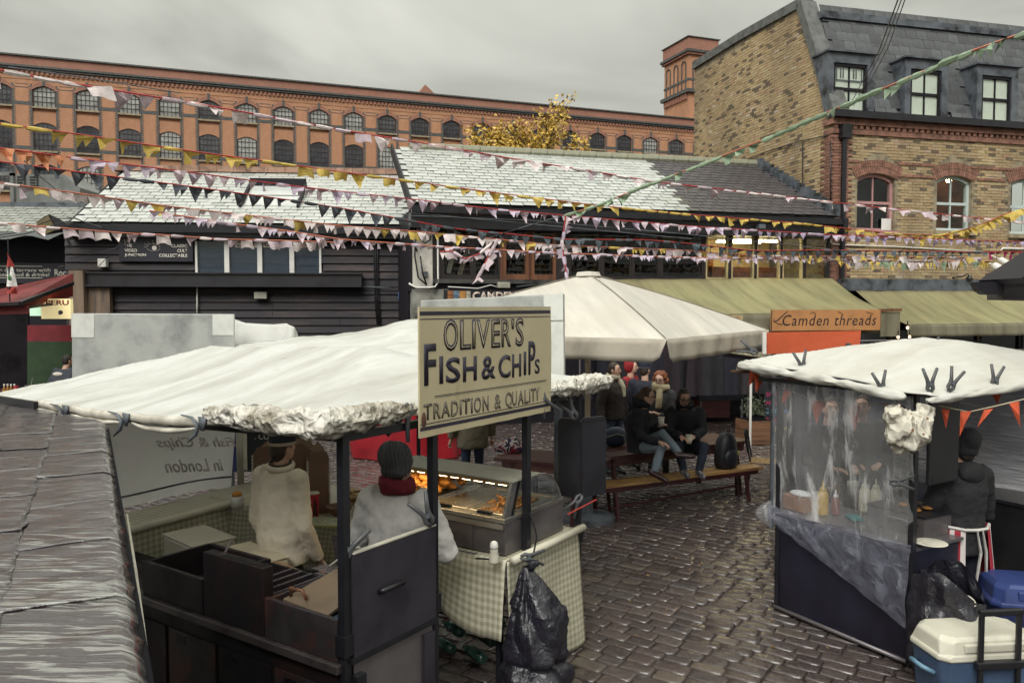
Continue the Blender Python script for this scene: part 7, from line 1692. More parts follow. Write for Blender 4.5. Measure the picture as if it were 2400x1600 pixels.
# ================================================================== picnic tables
M_PLANK = pm('red_stained_plank', (.085, .035, .035), .35, .4, 3, .25, 14, .004, stretch=(.5, 5, 5), col2=(.17, .10, .06)); M_PLANKY = pm('worn_yellow_plank', (.42, .26, .10), .4, .3, 3, .2, 14, .004, stretch=(.5, 5, 5), col2=(.18, .08, .04)); M_LEGR = pm('dark_red_steel', (.05, .012, .014), .4)
def ptable(label, P0, P1, wd, z, np_, m):
    d = (P1 - P0); d.z = 0; o = thing('picnic_table', label, 'table', (P0.x, P0.y, 0), math.atan2(d.y, d.x)); L = d.length
    for i in range(np_): w_ = wd / np_; MB().b2(-.02 * (i % 2), L + .015 * (i % 2), i * w_ + .006, (i + 1) * w_ - .006, z - .035, z).build('plank', m, o)
    for x in (.25, L - .25):
        for y in (.05, wd - .05): MB().bar((x, wd / 2 + (y - wd / 2) * 1.3, 0), (x, y, z - .04), .05, .05).build('leg', M_LEGR, o)
        MB().b2(x - .03, x + .03, .0, wd, z - .08, z - .036).build('cross_beam', M_LEGR, o)
    MB().b2(.1, L - .1, .03, .07, z - .14, z - .036).build('apron_board', M_PLANK, o); return o
pA0, pA1 = gnd(1157, 1072, .75), gnd(1310, 1086, .75)
ptable('red stained picnic table partly behind the hot cabinet, with a flag cloth on it', pA0, pA0 + (pA1 - pA0) * 1.5, .75, .75, 5, M_PLANK)
PB0, PB1 = gnd(1405, 1073, .75), gnd(1759, 1031, .75); PTB = ptable('long red stained picnic table that the couple are sitting on', PB0, PB1, .75, .75, 5, M_PLANK)
b0, b1 = gnd(1400, 1141, .45), gnd(1790, 1093, .45); d = b1 - b0; o = thing('yellow_bench', 'worn yellow plank bench under the feet of the seated couple', 'bench', (b0.x, b0.y, 0), math.atan2(d.y, d.x)); L = d.length
for i in range(2): MB().b2(0, L, i * .14 + .003, i * .14 + .134, .415, .45).build('plank', M_PLANKY, o)
for x in (.3, L - .3):
    for s_ in (0, .28): MB().bar((x + (.12 if s_ else -.02), s_ * 1.4 - .06, 0), (x, .04 + s_ * .7, .41), .035, .035).build('leg', M_LEGR, o)
MB().bar((.3, .14, .12), (L - .3, .14, .2), .025).build('stretcher', M_LEGR, o); MB().b2(.1, L - .1, .0, .02, .36, .412).build('rail', M_LEGR, o)
# flag cloth, bags on and by the tables
p = gnd(1195, 1058, .75); o = thing('flag_cloth', 'crumpled navy, white and red flag cloth lying on the picnic table', 'cloth', p)
m_, t_, b_ = _nt('flag_print'); k_ = NT(t_); f_ = k_.noise(k_.coord('Object'), 11, 2, .5, .6); k_.l(k_.ramp(f_, [(.44, (.014, .016, .06)), (.47, (.55, .53, .52)), (.53, (.55, .53, .52)), (.545, (.34, .02, .04)), (.60, (.34, .02, .04)), (.62, (.02, .02, .07))]), b_.inputs['Base Color']); b_.inputs['Roughness'].default_value = .8
c = MB(); c.ell((0, 0, .05), (.20, .12, .09), 28, 14)
for v in c.v: v.z = max(0.004, v.z * (1 + .9 * wob(v * 9, 1, 3))); v.x *= 1 + .3 * wob(v * 8, 1, 6)
c.build('cloth', m_, o, smooth=True)
p = gnd(1445, 1048, .75); o = thing('blue_shoulder_bag', 'blue shoulder bag with a cream zip beside the seated woman', 'bag', p + Vector((0, .1, 0)), R(25)); c = MB(); c.ell((0, 0, .13), (.21, .11, .14), 20, 10)
for v in c.v: v.z = max(0, v.z)
c.build('bag_body', pm('blue_nylon', (.04, .065, .13), .5, .2, 4, .2, 20), o, smooth=True); MB().tube([(-.19, -.07, .15), (-.05, -.11, .19), (.06, -.115, .16), (.1, -.1, .05)], .007, 5).build('zip', M_CREAM, o); MB().tube([(-.2, 0, .15), (-.26, .02, .2), (-.3, 0, .02)], .012, 6).build('strap', M_BLACK, o)
p = gnd(1703, 1098, .45); o = thing('backpack', 'black backpack propped on the bench beside the seated man', 'backpack', p + Vector((0, .04, 0)), R(20)); c = MB(); c.rings([[(math.cos(t) * a, math.sin(t) * e, z) for t in [2 * math.pi * j / 16 for j in range(16)]] for a, e, z in ((.13, .1, 0), (.17, .12, .04), (.175, .125, .2), (.15, .11, .38), (.10, .08, .47), (.04, .03, .50))])
c.build('bag_body', pm('black_nylon', (.012, .013, .02), .5, .3, 5, .2, 30), o, smooth=True); MB().ell((0, -.11, .16), (.12, .05, .12)).build('front_pocket', pm('black_nylon_b', (.016, .017, .025), .5), o, smooth=True); MB().ell((.17, .0, .2), (.035, .04, .05)).build('bottle_pocket', pm('lime_tag', (.35, .42, .03), .5), o, smooth=True); MB().tube([(-.03, 0, .5), (0, 0, .54), (.03, 0, .5)], .01, 6).build('grab_loop', M_BLACK, o); MB().tube([(.0, -.1, .02), (.02, -.13, -.12)], .01, 5).build('strap_tail', M_BLACK, o)
# black chair at the table end
p = gnd(1790, 1150); o = thing('black_chair', 'black metal chair with wooden seat at the end of the picnic table', 'chair', p, R(70))
MB().rings([[(x, y, z) for x, y in ((-.2, -.2), (.2, -.2), (.2, .2), (-.2, .2))] for z in (.43, .455)]).build('seat', M_PLANKY, o, bevel=.01)
for x in (-.17, .17):
    MB().tube([(x, -.17, .43), (x * 1.1, -.2, 0)], .014, 6).build('leg', M_BLKM, o); MB().tube([(x, .17, .43), (x * 1.1, .24, 0)], .014, 6).build('leg', M_BLKM, o); MB().tube([(x, .18, .43), (x, .22, .65), (x * .9, .25, .86)], .014, 6).build('back_stay', M_BLKM, o)
MB().grid(lambda u, v: (-.19 + .38 * u, .215 + .02 * math.sin(3.14 * u) + .05 * v, .58 + .30 * v), 8, 6).build('backrest', M_BLKM, o, solid=.02, smooth=True)
# planter, chalk board, plastic covered table, rails of clothes beyond
p = gnd(1776, 1042); o = thing('wooden_planter', 'square wooden planter with a small shrub beside the chalk board', 'planter', (p.x, p.y + .2, 0), R(14)); 
for i in range(3): MB().b2(-.27, .27, -.27, .27, .02 + i * .15, .165 + i * .15).build('board_tier', pm('planter_wood', (.17, .085, .045), .6, .3, 3, .2, 14, stretch=(.5, .5, 5)), o)
MB().b2(-.24, .24, -.24, .24, .47, .475).build('soil', M_DIM, o); lf = MB()
for i in range(420):
    v = Vector((rnd.gauss(0, .1), rnd.gauss(0, .1), .56 + abs(rnd.gauss(0, .15)))); a = Vector((rnd.uniform(-1, 1), rnd.uniform(-1, 1), rnd.uniform(-.2, 1))).normalized() * .035; e_ = a.orthogonal().normalized() * .012; lf.add([v - a, v + e_, v + a, v - e_], [(0, 1, 2, 3)])
lf.build('shrub_foliage', pm('shrub_green', (.055, .07, .035), .6, .3, 8, piece=.4), o)['kind'] = 'stuff'
p = gnd(1815, 1040); o = thing('chalk_board', 'tall chalk board with pink, blue and yellow handwriting behind the plastic', 'blackboard', (p.x, p.y, 0), R(-5)); MB().b2(-.2, .3, 0, .03, .05, 1.05).build('board', pm('blackboard', (.012, .013, .02), .6), o)
for i, (s, cc) in enumerate((('SPECIAL', (.45, .03, .12)), ('PROMO', (.45, .03, .12)), ('2 ITEMS', (.05, .22, .42)), ('3.50', (.4, .02, .06)), ('4 ITEMS', (.4, .32, .05)))): put_text(text_mesh(s, pm('chalk_%d' % i, cc, .8), h=.075 if i < 2 else .10, align='LEFT'), o, -.17, -.003, .93 - i * .17)
p = gnd(1690, 990); o = thing('covered_table', 'stall table in dark cloth under a crinkled clear plastic cover', 'table', (p.x, p.y + .4, 0), R(8)); MB().b2(-.55, .55, -.3, .3, .5, .86).build('dark_cloth', pm('navy_cloth', (.014, .014, .026), .6, .3, 3), o); 
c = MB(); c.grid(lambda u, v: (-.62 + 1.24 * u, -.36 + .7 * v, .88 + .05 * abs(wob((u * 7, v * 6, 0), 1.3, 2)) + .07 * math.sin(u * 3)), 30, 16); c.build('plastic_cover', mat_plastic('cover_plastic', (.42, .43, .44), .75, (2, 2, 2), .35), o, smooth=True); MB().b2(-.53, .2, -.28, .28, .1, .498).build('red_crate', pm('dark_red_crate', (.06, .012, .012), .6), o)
for x in (-.5, .5): MB().b2(x - .02, x + .02, -.28, -.24, 0, .5).build('leg', M_STEELP, o)
GM = []
for i, cc in enumerate(((.007, .007, .016), (.010, .009, .012), (.014, .006, .012), (.022, .016, .017))):
    c = MB(); c.grid(lambda u, v: ((.05 + (.17 + .05 * v) * (1 if v > .06 else .4)) * (2 * u - 1), .05 * math.sin(u * 9 + i) * v - .02, -1.0 * v), 10, 10); GM.append(c.mesh('garment_cloth', pm('garment_%d' % i, cc, .8, .3, 4), True))
rl = thing('clothes_rail', 'long clothes rail in the shade under the olive awnings', 'clothes rail', (1.3, 15.2, 0), R(14.5)); MB().tube([(0, 0, 1.95), (7.2, 0, 1.95)], .018, 6).build('rail', M_STEELP, rl)
for x in (0, 3.6, 7.2): MB().tube([(x, 0, 0), (x, 0, 1.95)], .02, 6).build('upright', M_STEELP, rl)
for i in range(22):
    x = .2 + i * .32; p = W(rl) @ Vector((x, 0, 1.9)); o = thing('hanging_garment', 'dark garment hanging on the long rail under the awnings', 'garment', p, R(14.5 + rnd.uniform(-30, 30)), 'garments on the long rail'); dupo(rnd.choice(GM), 'garment_cloth', o, Matrix()); MB().tube([(0, 0, .06), (.02, 0, .03), (0, 0, 0)], .005, 4).build('hanger_hook', M_STEELP, o)
o = thing('straw_hat', 'brown straw hat hanging near the canopy corner of the griddle stall', 'hat', at(1740, 872, 11.5)); MB().lathe([(.17, 0), (.16, .02), (.09, .03), (.08, .12), (.03, .14)], seg=20).build('brim_and_crown', pm('straw_brown', (.20, .10, .05), .8), o, smooth=True); MB().lathe([(.092, .03), (.09, .06)], seg=16).build('hat_band', M_WHITE, o); MB().tube([(0, .1, 0), (0, .1, -.3)], .004, 4).build('cord', M_BLACK, o)
MB().tube([at(1755, 870, 11.6), at(1755, 1000, 11.6)], .025, 6)
o = MB().tube([(at(1760, 900, 14).x, 14, 0), (at(1760, 900, 14).x, 14, 2.1)], .022, 8).build('white_pole', M_WHITE); tag(o, 'slim white upright pole left of the clear plastic curtain', 'pole'); o['label'] = 'slim white upright pole behind the vermilion pennants'
# lit bulbs under the olive awning
for i, (px, py) in enumerate(((2127, 768), (2105, 790), (2132, 789))):
    o = thing('awning_bulb', ('glowing bulb at the corner of the olive awning, topmost of three', 'glowing bulb under the end of the green awning valance', 'glowing bulb just below the corner of the olive awning')[i], 'lamp', at(px, py, 16.6), 0, 'bulbs under the awnings'); MB().ell((0, 0, 0), (.022, .022, .026)).build('bulb', emit('warm_bulb_%d' % i, (1.0, .62, .25), 8.0), o, smooth=True); MB().tube([(0, 0, .035), (0, 0, .14)], .012, 6).build('holder', M_BLACK, o)
# dark cloth stall added as a darker background behind the griddle stall
p = at(2300, 900, 10.2); o = thing('backdrop_stall', 'dark cloth sided stall added as a backdrop behind the griddle stall', 'stall', (p.x, 10.2, 0), R(10))
MB().grid(lambda u, v: (-2.6 + 5.6 * u, .05 * math.sin(u * 40), 1.95 * (1 - v)), 60, 6).build('side_cloth', pm('blue_black_cloth', (.014, .014, .024), .7, .4, 2), o, smooth=True, solid=.01); MB().b2(-2.7, 3.1, -.1, 1.8, 1.96, 2.02).build('roof_cloth', M_SKIRT, o)
for x in (-2.6, .2, 3.0): MB().b2(x - .03, x + .03, .06, .12, 0, 1.95).build('post', M_BLKM, o)
# leaves and scraps on the setts
lf = MB()
for i in range(110):
    p = Vector((rnd.uniform(.2, 2.6), rnd.uniform(6.0, 11.5), .012)); a = Vector((rnd.uniform(-1, 1), rnd.uniform(-1, 1), rnd.uniform(-.1, .25))).normalized() * rnd.uniform(.008, .024); d = Vector((-a.y, a.x, .0)) * rnd.uniform(.4, .8); lf.add([p - a, p + d, p + a, p - d], [(0, 1, 2, 3)])
o = lf.build('fallen_leaves', pm('wet_leaf', (.22, .12, .03), .4, .4, 9, piece=.6)); tag(o, 'small wet leaves and scraps scattered over the setts', 'leaves', kind='stuff')
# ================================================================== people
M_SKIN = pm('skin', (.56, .34, .25), .5, .1, 9); M_SKIN2 = pm('skin_pale', (.62, .40, .31), .5, .1, 9)
def fab(name, c, bump=.55, rough=.85): return pm(name, c, rough, .07, 5, bump, 13, .03)
CLT = bpy.data.textures.new('fold_noise', 'CLOUDS'); CLT.noise_scale = .075; CLT.noise_depth = 3
def organic(b, name, mat, parent, vox=.014, smooth=5, fold=0.0):
    """one continuous surface grown round the shapes in b"""
    o = b.build(name, mat, parent, world=True, smooth=True)
    q = o.modifiers.new('remesh', 'REMESH'); q.mode = 'VOXEL'; q.voxel_size = vox; q.use_smooth_shade = True
    q = o.modifiers.new('smooth', 'SMOOTH'); q.factor = .5; q.iterations = smooth
    if fold:
        q = o.modifiers.new('folds', 'DISPLACE'); q.texture = CLT; q.strength = fold; q.mid_level = .5; q.texture_coords = 'LOCAL'
    return o
def ringE(c, rx, ry, yaw, n=16, tilt=None):
    ca, sa = math.cos(yaw), math.sin(yaw); out = []
    for j in range(n):
        t = 2 * math.pi * j / n; x, y = rx * math.cos(t), ry * math.sin(t); out.append(Vector(c) + Vector((x * ca - y * sa, x * sa + y * ca, 0)))
    return out
def lerp(a, c, t): return Vector(a).lerp(Vector(c), t)
def stand(base, yaw, h=1.75, arms=((.30, -.06, .82), (-.30, -.06, .82)), elb=((.27, .03, 1.08), (-.27, .03, 1.08)), lean=0.0):
    """joints of a standing person; local x is the person's left when facing -y"""
    k = h / 1.75; M = Matrix.Translation(Vector(base)) @ Matrix.Rotation(yaw, 4, 'Z')
    f = lambda x, y, z: M @ Vector((x * k, (y - lean * max(0, z - .9)) * k, z * k))
    J = dict(pel=f(0, 0, .93), che=f(0, .0, 1.28), nec=f(0, .01, 1.47), hd=f(0, -.02, 1.63), shL=f(.185, .01, 1.41), shR=f(-.185, .01, 1.41), hpL=f(.09, 0, .90), hpR=f(-.09, 0, .90), knL=f(.10, -.02, .5), knR=f(-.10, -.02, .5), anL=f(.10, .02, .09), anR=f(-.10, .02, .09))
    J['elL'], J['elR'] = f(*elb[0]), f(*elb[1]); J['wrL'], J['wrR'] = f(*arms[0]), f(*arms[1]); return J
def person(label, J, yaw, hyaw, *a_, cinch=False, **k_): return _person(label, J, yaw, hyaw, *a_, cinch=cinch, **k_)
def _person(label, J, yaw, hyaw, top, topcol, leg, legcol, skin=M_SKIN, fat=1.0, long=0.0, hair=None, hat=None, vox=.015, shoe=M_BLACK, extra=None, htilt=0.0, fold=.018, sleeve=1.0, k=1.0, toes=None, glasses=False, hands=True, cinch=False):
    base = Vector((J['pel'].x, J['pel'].y, 0)); o = thing('person', label, 'person', base, 0)
    HM = Matrix.Rotation(hyaw, 3, 'Z') @ Matrix.Rotation(htilt, 3, 'X'); hd = J['hd']; H = lambda x, y, z: hd + HM @ (Vector((x, y, z)) * k)
    b = MB(); b.ell(hd, (.074 * k, .092 * k, .112 * k), 18, 12, HM); b.ell(H(0, -.035, -.05), (.055 * k, .05 * k, .055 * k), 12, 8, HM); b.ell(H(0, -.098, -.012), (.014 * k, .018 * k, .024 * k), 8, 6, HM)
    for s in (-1, 1): b.ell(H(s * .076, .01, -.012), (.012 * k, .022 * k, .032 * k), 8, 6, HM)
    b.tube([J['nec'] + Vector((0, 0, -.06)), H(0, .015, -.07)], [.062 * k, .055 * k], 10)
    b.rings([ringE(J['pel'], .12 * k, .09 * k, yaw), ringE(J['che'], .13 * k, .09 * k, yaw), ringE(J['nec'] - Vector((0, 0, .04)), .08 * k, .06 * k, yaw)])
    for S in 'LR':
        b.tube([J['sh' + S], J['el' + S], J['wr' + S]], [.045 * k, .038 * k, .028 * k], 8); b.tube([J['hp' + S], J['kn' + S], J['an' + S]], [.07 * k, .05 * k, .035 * k], 8)
    organic(b, 'body', skin, o, .011, 3)
    for s in (-1, 1): MB().ell(H(s * .031, -.084, .012), (.011 * k, .008 * k, .006 * k), 8, 6, HM).build('eye', M_INK, o, world=True); MB().bar(H(s * .015, -.09, .034), H(s * .05, -.078, .034), .008, .006).build('eyebrow', hair[0] if hair else M_INK, o, world=True)
    MB().bar(H(-.022, -.086, -.058), H(.022, -.086, -.058), .008, .007).build('mouth', pm('lips', (.25, .08, .07), .5), o, world=True)
    # clothes
    c = MB(); up = Vector((0, 0, 1)); w = fat
    P, C_, N = J['pel'], J['che'], J['nec']; bot = P + Vector((0, 0, -.07 - long)) if abs(P.z - C_.z) > .2 else P
    c.rings([ringE(bot, .185 * k * w, .145 * k * w, yaw), ringE(lerp(bot, P, .6), .18 * k * w, .145 * k * w, yaw), ringE(lerp(P, C_, .45), .168 * k * w, .135 * k * w, yaw), ringE(C_, .195 * k * w, .145 * k * w, yaw), ringE(lerp(C_, N, .55), .19 * k * w, .12 * k * w, yaw), ringE(lerp(C_, N, .92), .10 * k, .085 * k, yaw)])
    if cinch:
        c = MB(); e_ = lambda t, rx, ry: ringE(lerp(bot, C_, t), rx * k * w, ry * k * w, yaw)
        c.rings([e_(0, .205, .165), e_(.14, .205, .162), e_(.25, .192, .15), e_(.36, .205, .165), e_(.58, .198, .155), e_(1, .197, .146), ringE(lerp(C_, N, .55), .19 * k * w, .12 * k * w, yaw), ringE(lerp(C_, N, .92), .10 * k, .085 * k, yaw)])
    for S in 'LR':
        sh, el, wr = J['sh' + S], J['el' + S], J['wr' + S]
        c.ell(sh, (.078 * k * w, .075 * k * w, .075 * k)); c.tube([lerp(J['che'], sh, .75) + Vector((0, 0, .05)), sh, lerp(sh, el, .5), el, lerp(el, wr, .5), wr + (wr - el).normalized() * -.01], [r * k * w * sleeve for r in (.07, .076, .066, .058, .054, .046)], 12)
    organic(c, top, topcol, o, vox, 4, fold)
    if leg:
        t = MB(); t.rings([ringE(P + Vector((0, 0, .03)), .125 * k, .10 * k, yaw), ringE(P - Vector((0, 0, .06)), .155 * k, .12 * k, yaw)])
        for S in 'LR': t.ell(J['hp' + S], (.095 * k, .1 * k, .095 * k)); t.tube([J['hp' + S], lerp(J['hp' + S], J['kn' + S], .5), J['kn' + S], lerp(J['kn' + S], J['an' + S], .5), J['an' + S]], [.095 * k, .08 * k, .066 * k, .058 * k, .05 * k], 12)
        organic(t, leg, legcol, o, vox, 4, fold * .7)
    for S in 'LR':
        a = J['an' + S]; d = (toes[S] if toes else Matrix.Rotation(yaw, 3, 'Z') @ Vector((0, -1, 0))); s_ = MB(); s_.tube([a - d * .06 + Vector((0, 0, .03)), a - d * .04 + Vector((0, 0, -.02)), a + d * .06 + Vector((0, 0, -.03)), a + d * .17 + Vector((0, 0, -.045)), a + d * .2 + Vector((0, 0, -.05))], [.045, .05, .046, .04, .02], 10, flat=.85); organic(s_, 'shoe', shoe, o, .012, 2)
        if hands:
            wr, el = J['wr' + S], J['el' + S]; dd = (wr - el).normalized(); sd = dd.cross(Vector((0, 0, 1)))
            sd = sd.normalized() if sd.length > .2 else Vector((1, 0, 0)); nn = sd.cross(dd); h_ = MB(); h_.tube([wr - dd * .03, wr + dd * .03, wr + dd * .085], [.026, .036, .034], 8, flat=.6)
            for q in range(4):
                r0 = wr + dd * .08 + sd * (.026 - .0175 * q); L = (.07, .08, .075, .058)[q]; h_.tube([r0, r0 + dd * L * .5 - nn * .008, r0 + dd * L * .8 - nn * .03], [.009, .0085, .007], 6)
            h_.tube([wr + dd * .02 + sd * .03, wr + dd * .05 + sd * .052 - nn * .01, wr + dd * .085 + sd * .055 - nn * .025], [.012, .011, .008], 6); organic(h_, 'hand', skin, o, .006, 2)
    if hair:
        m, st = hair; g_ = MB()
        if st != 'bald': g_.ell(H(0, .016, .022), (.083 * k, .094 * k, .108 * k), 18, 12, HM)
        if st == 'short': g_.ell(H(0, .05, -.02), (.075 * k, .06 * k, .09 * k), 14, 10, HM)
        if st == 'long':
            for s in (-1, 1): g_.ell(H(s * .06, .02, -.05), (.035 * k, .06 * k, .12 * k), 12, 8, HM)
            g_.ell(H(0, .06, -.06), (.08 * k, .055 * k, .13 * k), 14, 10, HM)
        if st == 'bun': g_.ell(H(0, .11, -.02), (.045 * k, .06 * k, .055 * k), 12, 8, HM); g_.ell(H(0, .06, -.03), (.07 * k, .06 * k, .08 * k), 12, 8, HM)
        if st == 'curly':
            r_ = random.Random(5)
            for i in range(26): th = r_.uniform(-.6, 3.75); ph = r_.uniform(-.5, 1.3); g_.ell(H(.10 * math.cos(th) * math.cos(ph), .03 + .10 * math.sin(th) * math.cos(ph), .02 + .11 * math.sin(ph)), (.034, .034, .034), 8, 6)
        # keep the face clear
        Hi = HM.inverted()
        for v in g_.v:
            q = Hi @ (v - hd) / k
            if q.y < -.045 and q.z < .055: v += HM @ Vector((0, .06 * k, .02 * k))
        organic(g_, 'hair', m, o, .012, 2, .012)
    if glasses:
        g_ = MB()
        for s in (-1, 1):
            pts = [H(s * .033 + .026 * math.cos(t), -.102, .012 + .018 * math.sin(t)) for t in [2 * math.pi * j / 10 for j in range(11)]]; g_.tube(pts, .0035, 5, cap=False); g_.bar(H(s * .058, -.1, .018), H(s * .078, .0, .012), .005, .005)
        g_.bar(H(-.008, -.104, .014), H(.008, -.104, .014), .004, .004); g_.build('spectacles', M_INK, o, world=True)
    if hat: hat(o, H, HM, k)
    if extra: extra(o, J, H, HM, k)
    return o
def knit(name, c):
    m, t, b = _nt(name); k = NT(t); v = k.coord('Object'); w = k.n('ShaderNodeTexWave'); w.inputs['Scale'].default_value = 16; w.inputs['Distortion'].default_value = 7; w.inputs['Detail'].default_value = 2; k.l(v, w.inputs['Vector'])
    k.l(k.ramp(w.outputs['Fac'], [(.2, sc3(c, .8)), (.7, sc3(c, 1.12))]), b.inputs['Base Color']); b.inputs['Roughness'].default_value = .95; k.l(k.bump(w.outputs['Fac'], .45, .008), b.inputs['Normal']); return m
def beanie(m, slouch=.03):
    def f(o, H, HM, k):
        b = MB(); b.ell(H(0, .02, .05), (.096 * k, .108 * k, .12 * k), 20, 14, HM); b.ell(H(0, .045 + slouch, .085), (.085 * k, .085 * k, .095 * k), 16, 10, HM); b.ell(H(0, .03, -.01), (.094 * k, .104 * k, .06 * k), 20, 10, HM)
        Hi = HM.inverted()
        organic(b, 'beanie', m, o, .011, 3, .008)
    return f
def flatcap(m, band):
    def f(o, H, HM, k):
        b = MB(); b.rings([[H(.090 * math.cos(t), .005 + .106 * math.sin(t), z) for t in [2 * math.pi * j / 20 for j in range(20)]] for z in (.03, .06, .12)] + [[H(.075 * math.cos(t), .0 + .09 * math.sin(t), .135) for t in [2 * math.pi * j / 20 for j in range(20)]]]); b.build('cap', m, o, world=True, smooth=True)
        b = MB(); b.rings([[H(.093 * math.cos(t), .005 + .109 * math.sin(t), z) for t in [2 * math.pi * j / 20 for j in range(20)]] for z in (.022, .045)]); b.build('cap_band', band, o, world=True)
    return f
def scarf(m, r=.055, z=-.135, wide=.10, drop=False):
    def f(o, J, H, HM, k):
        N = J['nec']; b = MB()
        for q in range(3):
            pts = [N + Vector((wide * math.cos(t) * (1 + .05 * q), wide * .95 * math.sin(t), .015 + .03 * q - .015 * math.sin(t + q))) for t in [2 * math.pi * j / 16 for j in range(17)]]; b.tube(pts, r * (.75 + .1 * math.sin(q * 2)), 8, cap=False)
        if drop: b.tube([N + HM @ Vector((.02, -.10, 0)), N + HM @ Vector((.03, -.15, -.12)), N + HM @ Vector((.02, -.16, -.26))], [.05, .055, .05], 8)
        organic(b, 'scarf', m, o, .012, 2, .015)
    return f
PI = math.pi
# --- the two vendors, seen from behind
F_CREAM = fab('cream_jacket_cloth', (.70, .63, .51), .3); F_GREY = fab('pale_grey_jacket_cloth', (.52, .51, .49), .3); F_BLK = fab('black_cloth', (.012, .012, .014)); F_JEAN = fab('blue_denim', (.07, .10, .15)); F_NAVY = fab('navy_cloth_b', (.014, .016, .03))
H_BRN = pm('dark_brown_hair', (.035, .022, .015), .6, .3, 20); H_RED = pm('ginger_hair', (.22, .06, .018), .6, .3, 20); H_BLK = pm('black_hair', (.022, .016, .013), .5, .3, 20); H_MID = pm('brown_hair', (.075, .04, .024), .6, .3, 20)
m1 = ST(.98, 1.76); y1 = PI - R(30)
def ex1(o, J, H, HM, k):
    N = J['nec']; MB().tube([N + Vector((.085 * math.cos(t), .075 * math.sin(t), .02 + .02 * math.sin(t))) for t in [2 * PI * j / 16 for j in range(17)]], .026, 8, cap=False).build('collar', F_CREAM, o, world=True, smooth=True)
    MB().tube([N + Vector((.078 * math.cos(t), .068 * math.sin(t), .045 + .02 * math.sin(t))) for t in [2 * PI * j / 16 for j in range(17)]], .013, 8, cap=False).build('collar_lining', fab('brown_tape', (.05, .035, .03)), o, world=True, smooth=True)
    p = J['hpL'] if False else J['wrR'] + Vector((.08, 0, .12)); MB().grid(lambda u, v: p + Vector((.02 + .12 * u + .05 * v, .03 * u, .06 - .32 * v)), 8, 8).build('apron_tail', fab('striped_apron_dark', (.06, .05, .055)), o, world=True, solid=.006)
person('man in a cream jacket and dark banded cap, seen from behind at the fryers', stand((m1.x + .05, m1.y, 0), y1, 1.74, ((.20, -.12, .76), (-.22, -.16, .76)), ((.245, .03, 1.06), (-.25, .02, 1.06))), y1, PI - R(38), 'jacket', F_CREAM, 'trousers', F_BLK, fat=1.04, vox=.012, long=.10, hair=(H_BRN, 'short'), hat=flatcap(F_NAVY, pm('tan_band', (.40, .33, .24), .7)), extra=ex1, fold=.022, sleeve=1.05, cinch=True)
m2 = ST(.93, .50); y2 = PI - R(20)
person('person in grey beanie, maroon scarf and pale grey jacket, back turned beside the hot cabinet', stand((m2.x + .03, m2.y, 0), y2, 1.74, ((.16, -.38, .95), (-.18, -.34, .98)), ((.34, -.06, 1.08), (-.34, -.04, 1.08))), y2, PI - R(35), 'jacket', F_GREY, 'trousers', F_BLK, fat=1.16, vox=.012, long=.06, hair=(H_BRN, 'short'), hat=beanie(knit('grey_knit', (.085, .085, .095)), .035), extra=scarf(fab('maroon_scarf', (.15, .008, .02)), .048, wide=.085), fold=.03, sleeve=1.15, k=1.05)
# --- the cook
m3 = QT(.82, .12); y3 = PI + R(12)
def ex3(o, J, H, HM, k):
    P = J['pel']; m, t, b = _nt('red_striped_apron'); q = NT(t); s = q.n('ShaderNodeSeparateXYZ'); q.l(q.coord('UV'), s.inputs[0]); q.l(q.mix(q.math('GREATER_THAN', q.math('FRACT', q.math('MULTIPLY', s.outputs[0], 14)), .55), (.30, .015, .03), (.58, .54, .52)), b.inputs['Base Color']); b.inputs['Roughness'].default_value = .8
    def ap(u, v):
        a = y3 + R(-90 - 152 + 304 * u); r_ = .205 + .05 * v + .012 * math.sin(u * 30) * v; return P + Vector((r_ * math.cos(a) * 1.02, r_ * math.sin(a) * .85, .06 - .56 * v))
    MB().grid(ap, 50, 12, lambda u, v: (u, v)).build('apron', m, o, world=True, smooth=True, solid=.005)
    B_ = Matrix.Rotation(y3, 3, 'Z'); w_ = fab('white_tape', (.55, .53, .50)); f = lambda x, y, z: P + B_ @ Vector((x, y, z)); MB().tube([f(.19, .08, .06), (f(.1, .16, .05)), f(0, .18, .05), f(-.1, .16, .05), f(-.19, .08, .06)], .013, 6).build('apron_string', w_, o, world=True)
    for dx in (-.03, .02): MB().tube([f(dx, .19, .05), f(dx - .02, .21, -.12), f(dx * 2.2, .2, -.46)], [.012, .02, .016], 6, flat=.4).build('string_tail', w_, o, world=True)
    b = MB(); N = J['nec']; b.ell(N + B_ @ Vector((0, .09, -.03)), (.12, .06, .09), 14, 10, B_); b.ell(N + B_ @ Vector((0, .05, .01)), (.11, .08, .05), 14, 10, B_); organic(b, 'hood', F_BLK, o, .012, 3, .015); MB().grid(lambda u, v: N + B_ @ Vector((-.075 + .15 * u, .075 + .055 * math.sin(3.14 * v) , .03 - .055 * v + .02 * math.sin(3.14 * u))), 8, 6).build('hood_lining', fab('grey_lining', (.33, .28, .25)), o, world=True, smooth=True)
person('cook in black beanie and hoodie with a red striped apron, back turned', stand((m3.x, m3.y, 0), y3, 1.66, ((.12, -.36, 1.0), (-.15, -.34, .98)), ((.30, -.05, 1.04), (-.30, -.05, 1.04))), y3, PI + R(25), 'hoodie', F_BLK, 'trousers', F_NAVY, fat=1.08, vox=.013, long=.10, hair=(H_BLK, 'short'), hat=beanie(knit('black_knit', (.014, .014, .016)), .03), extra=ex3, fold=.025, sleeve=1.1)
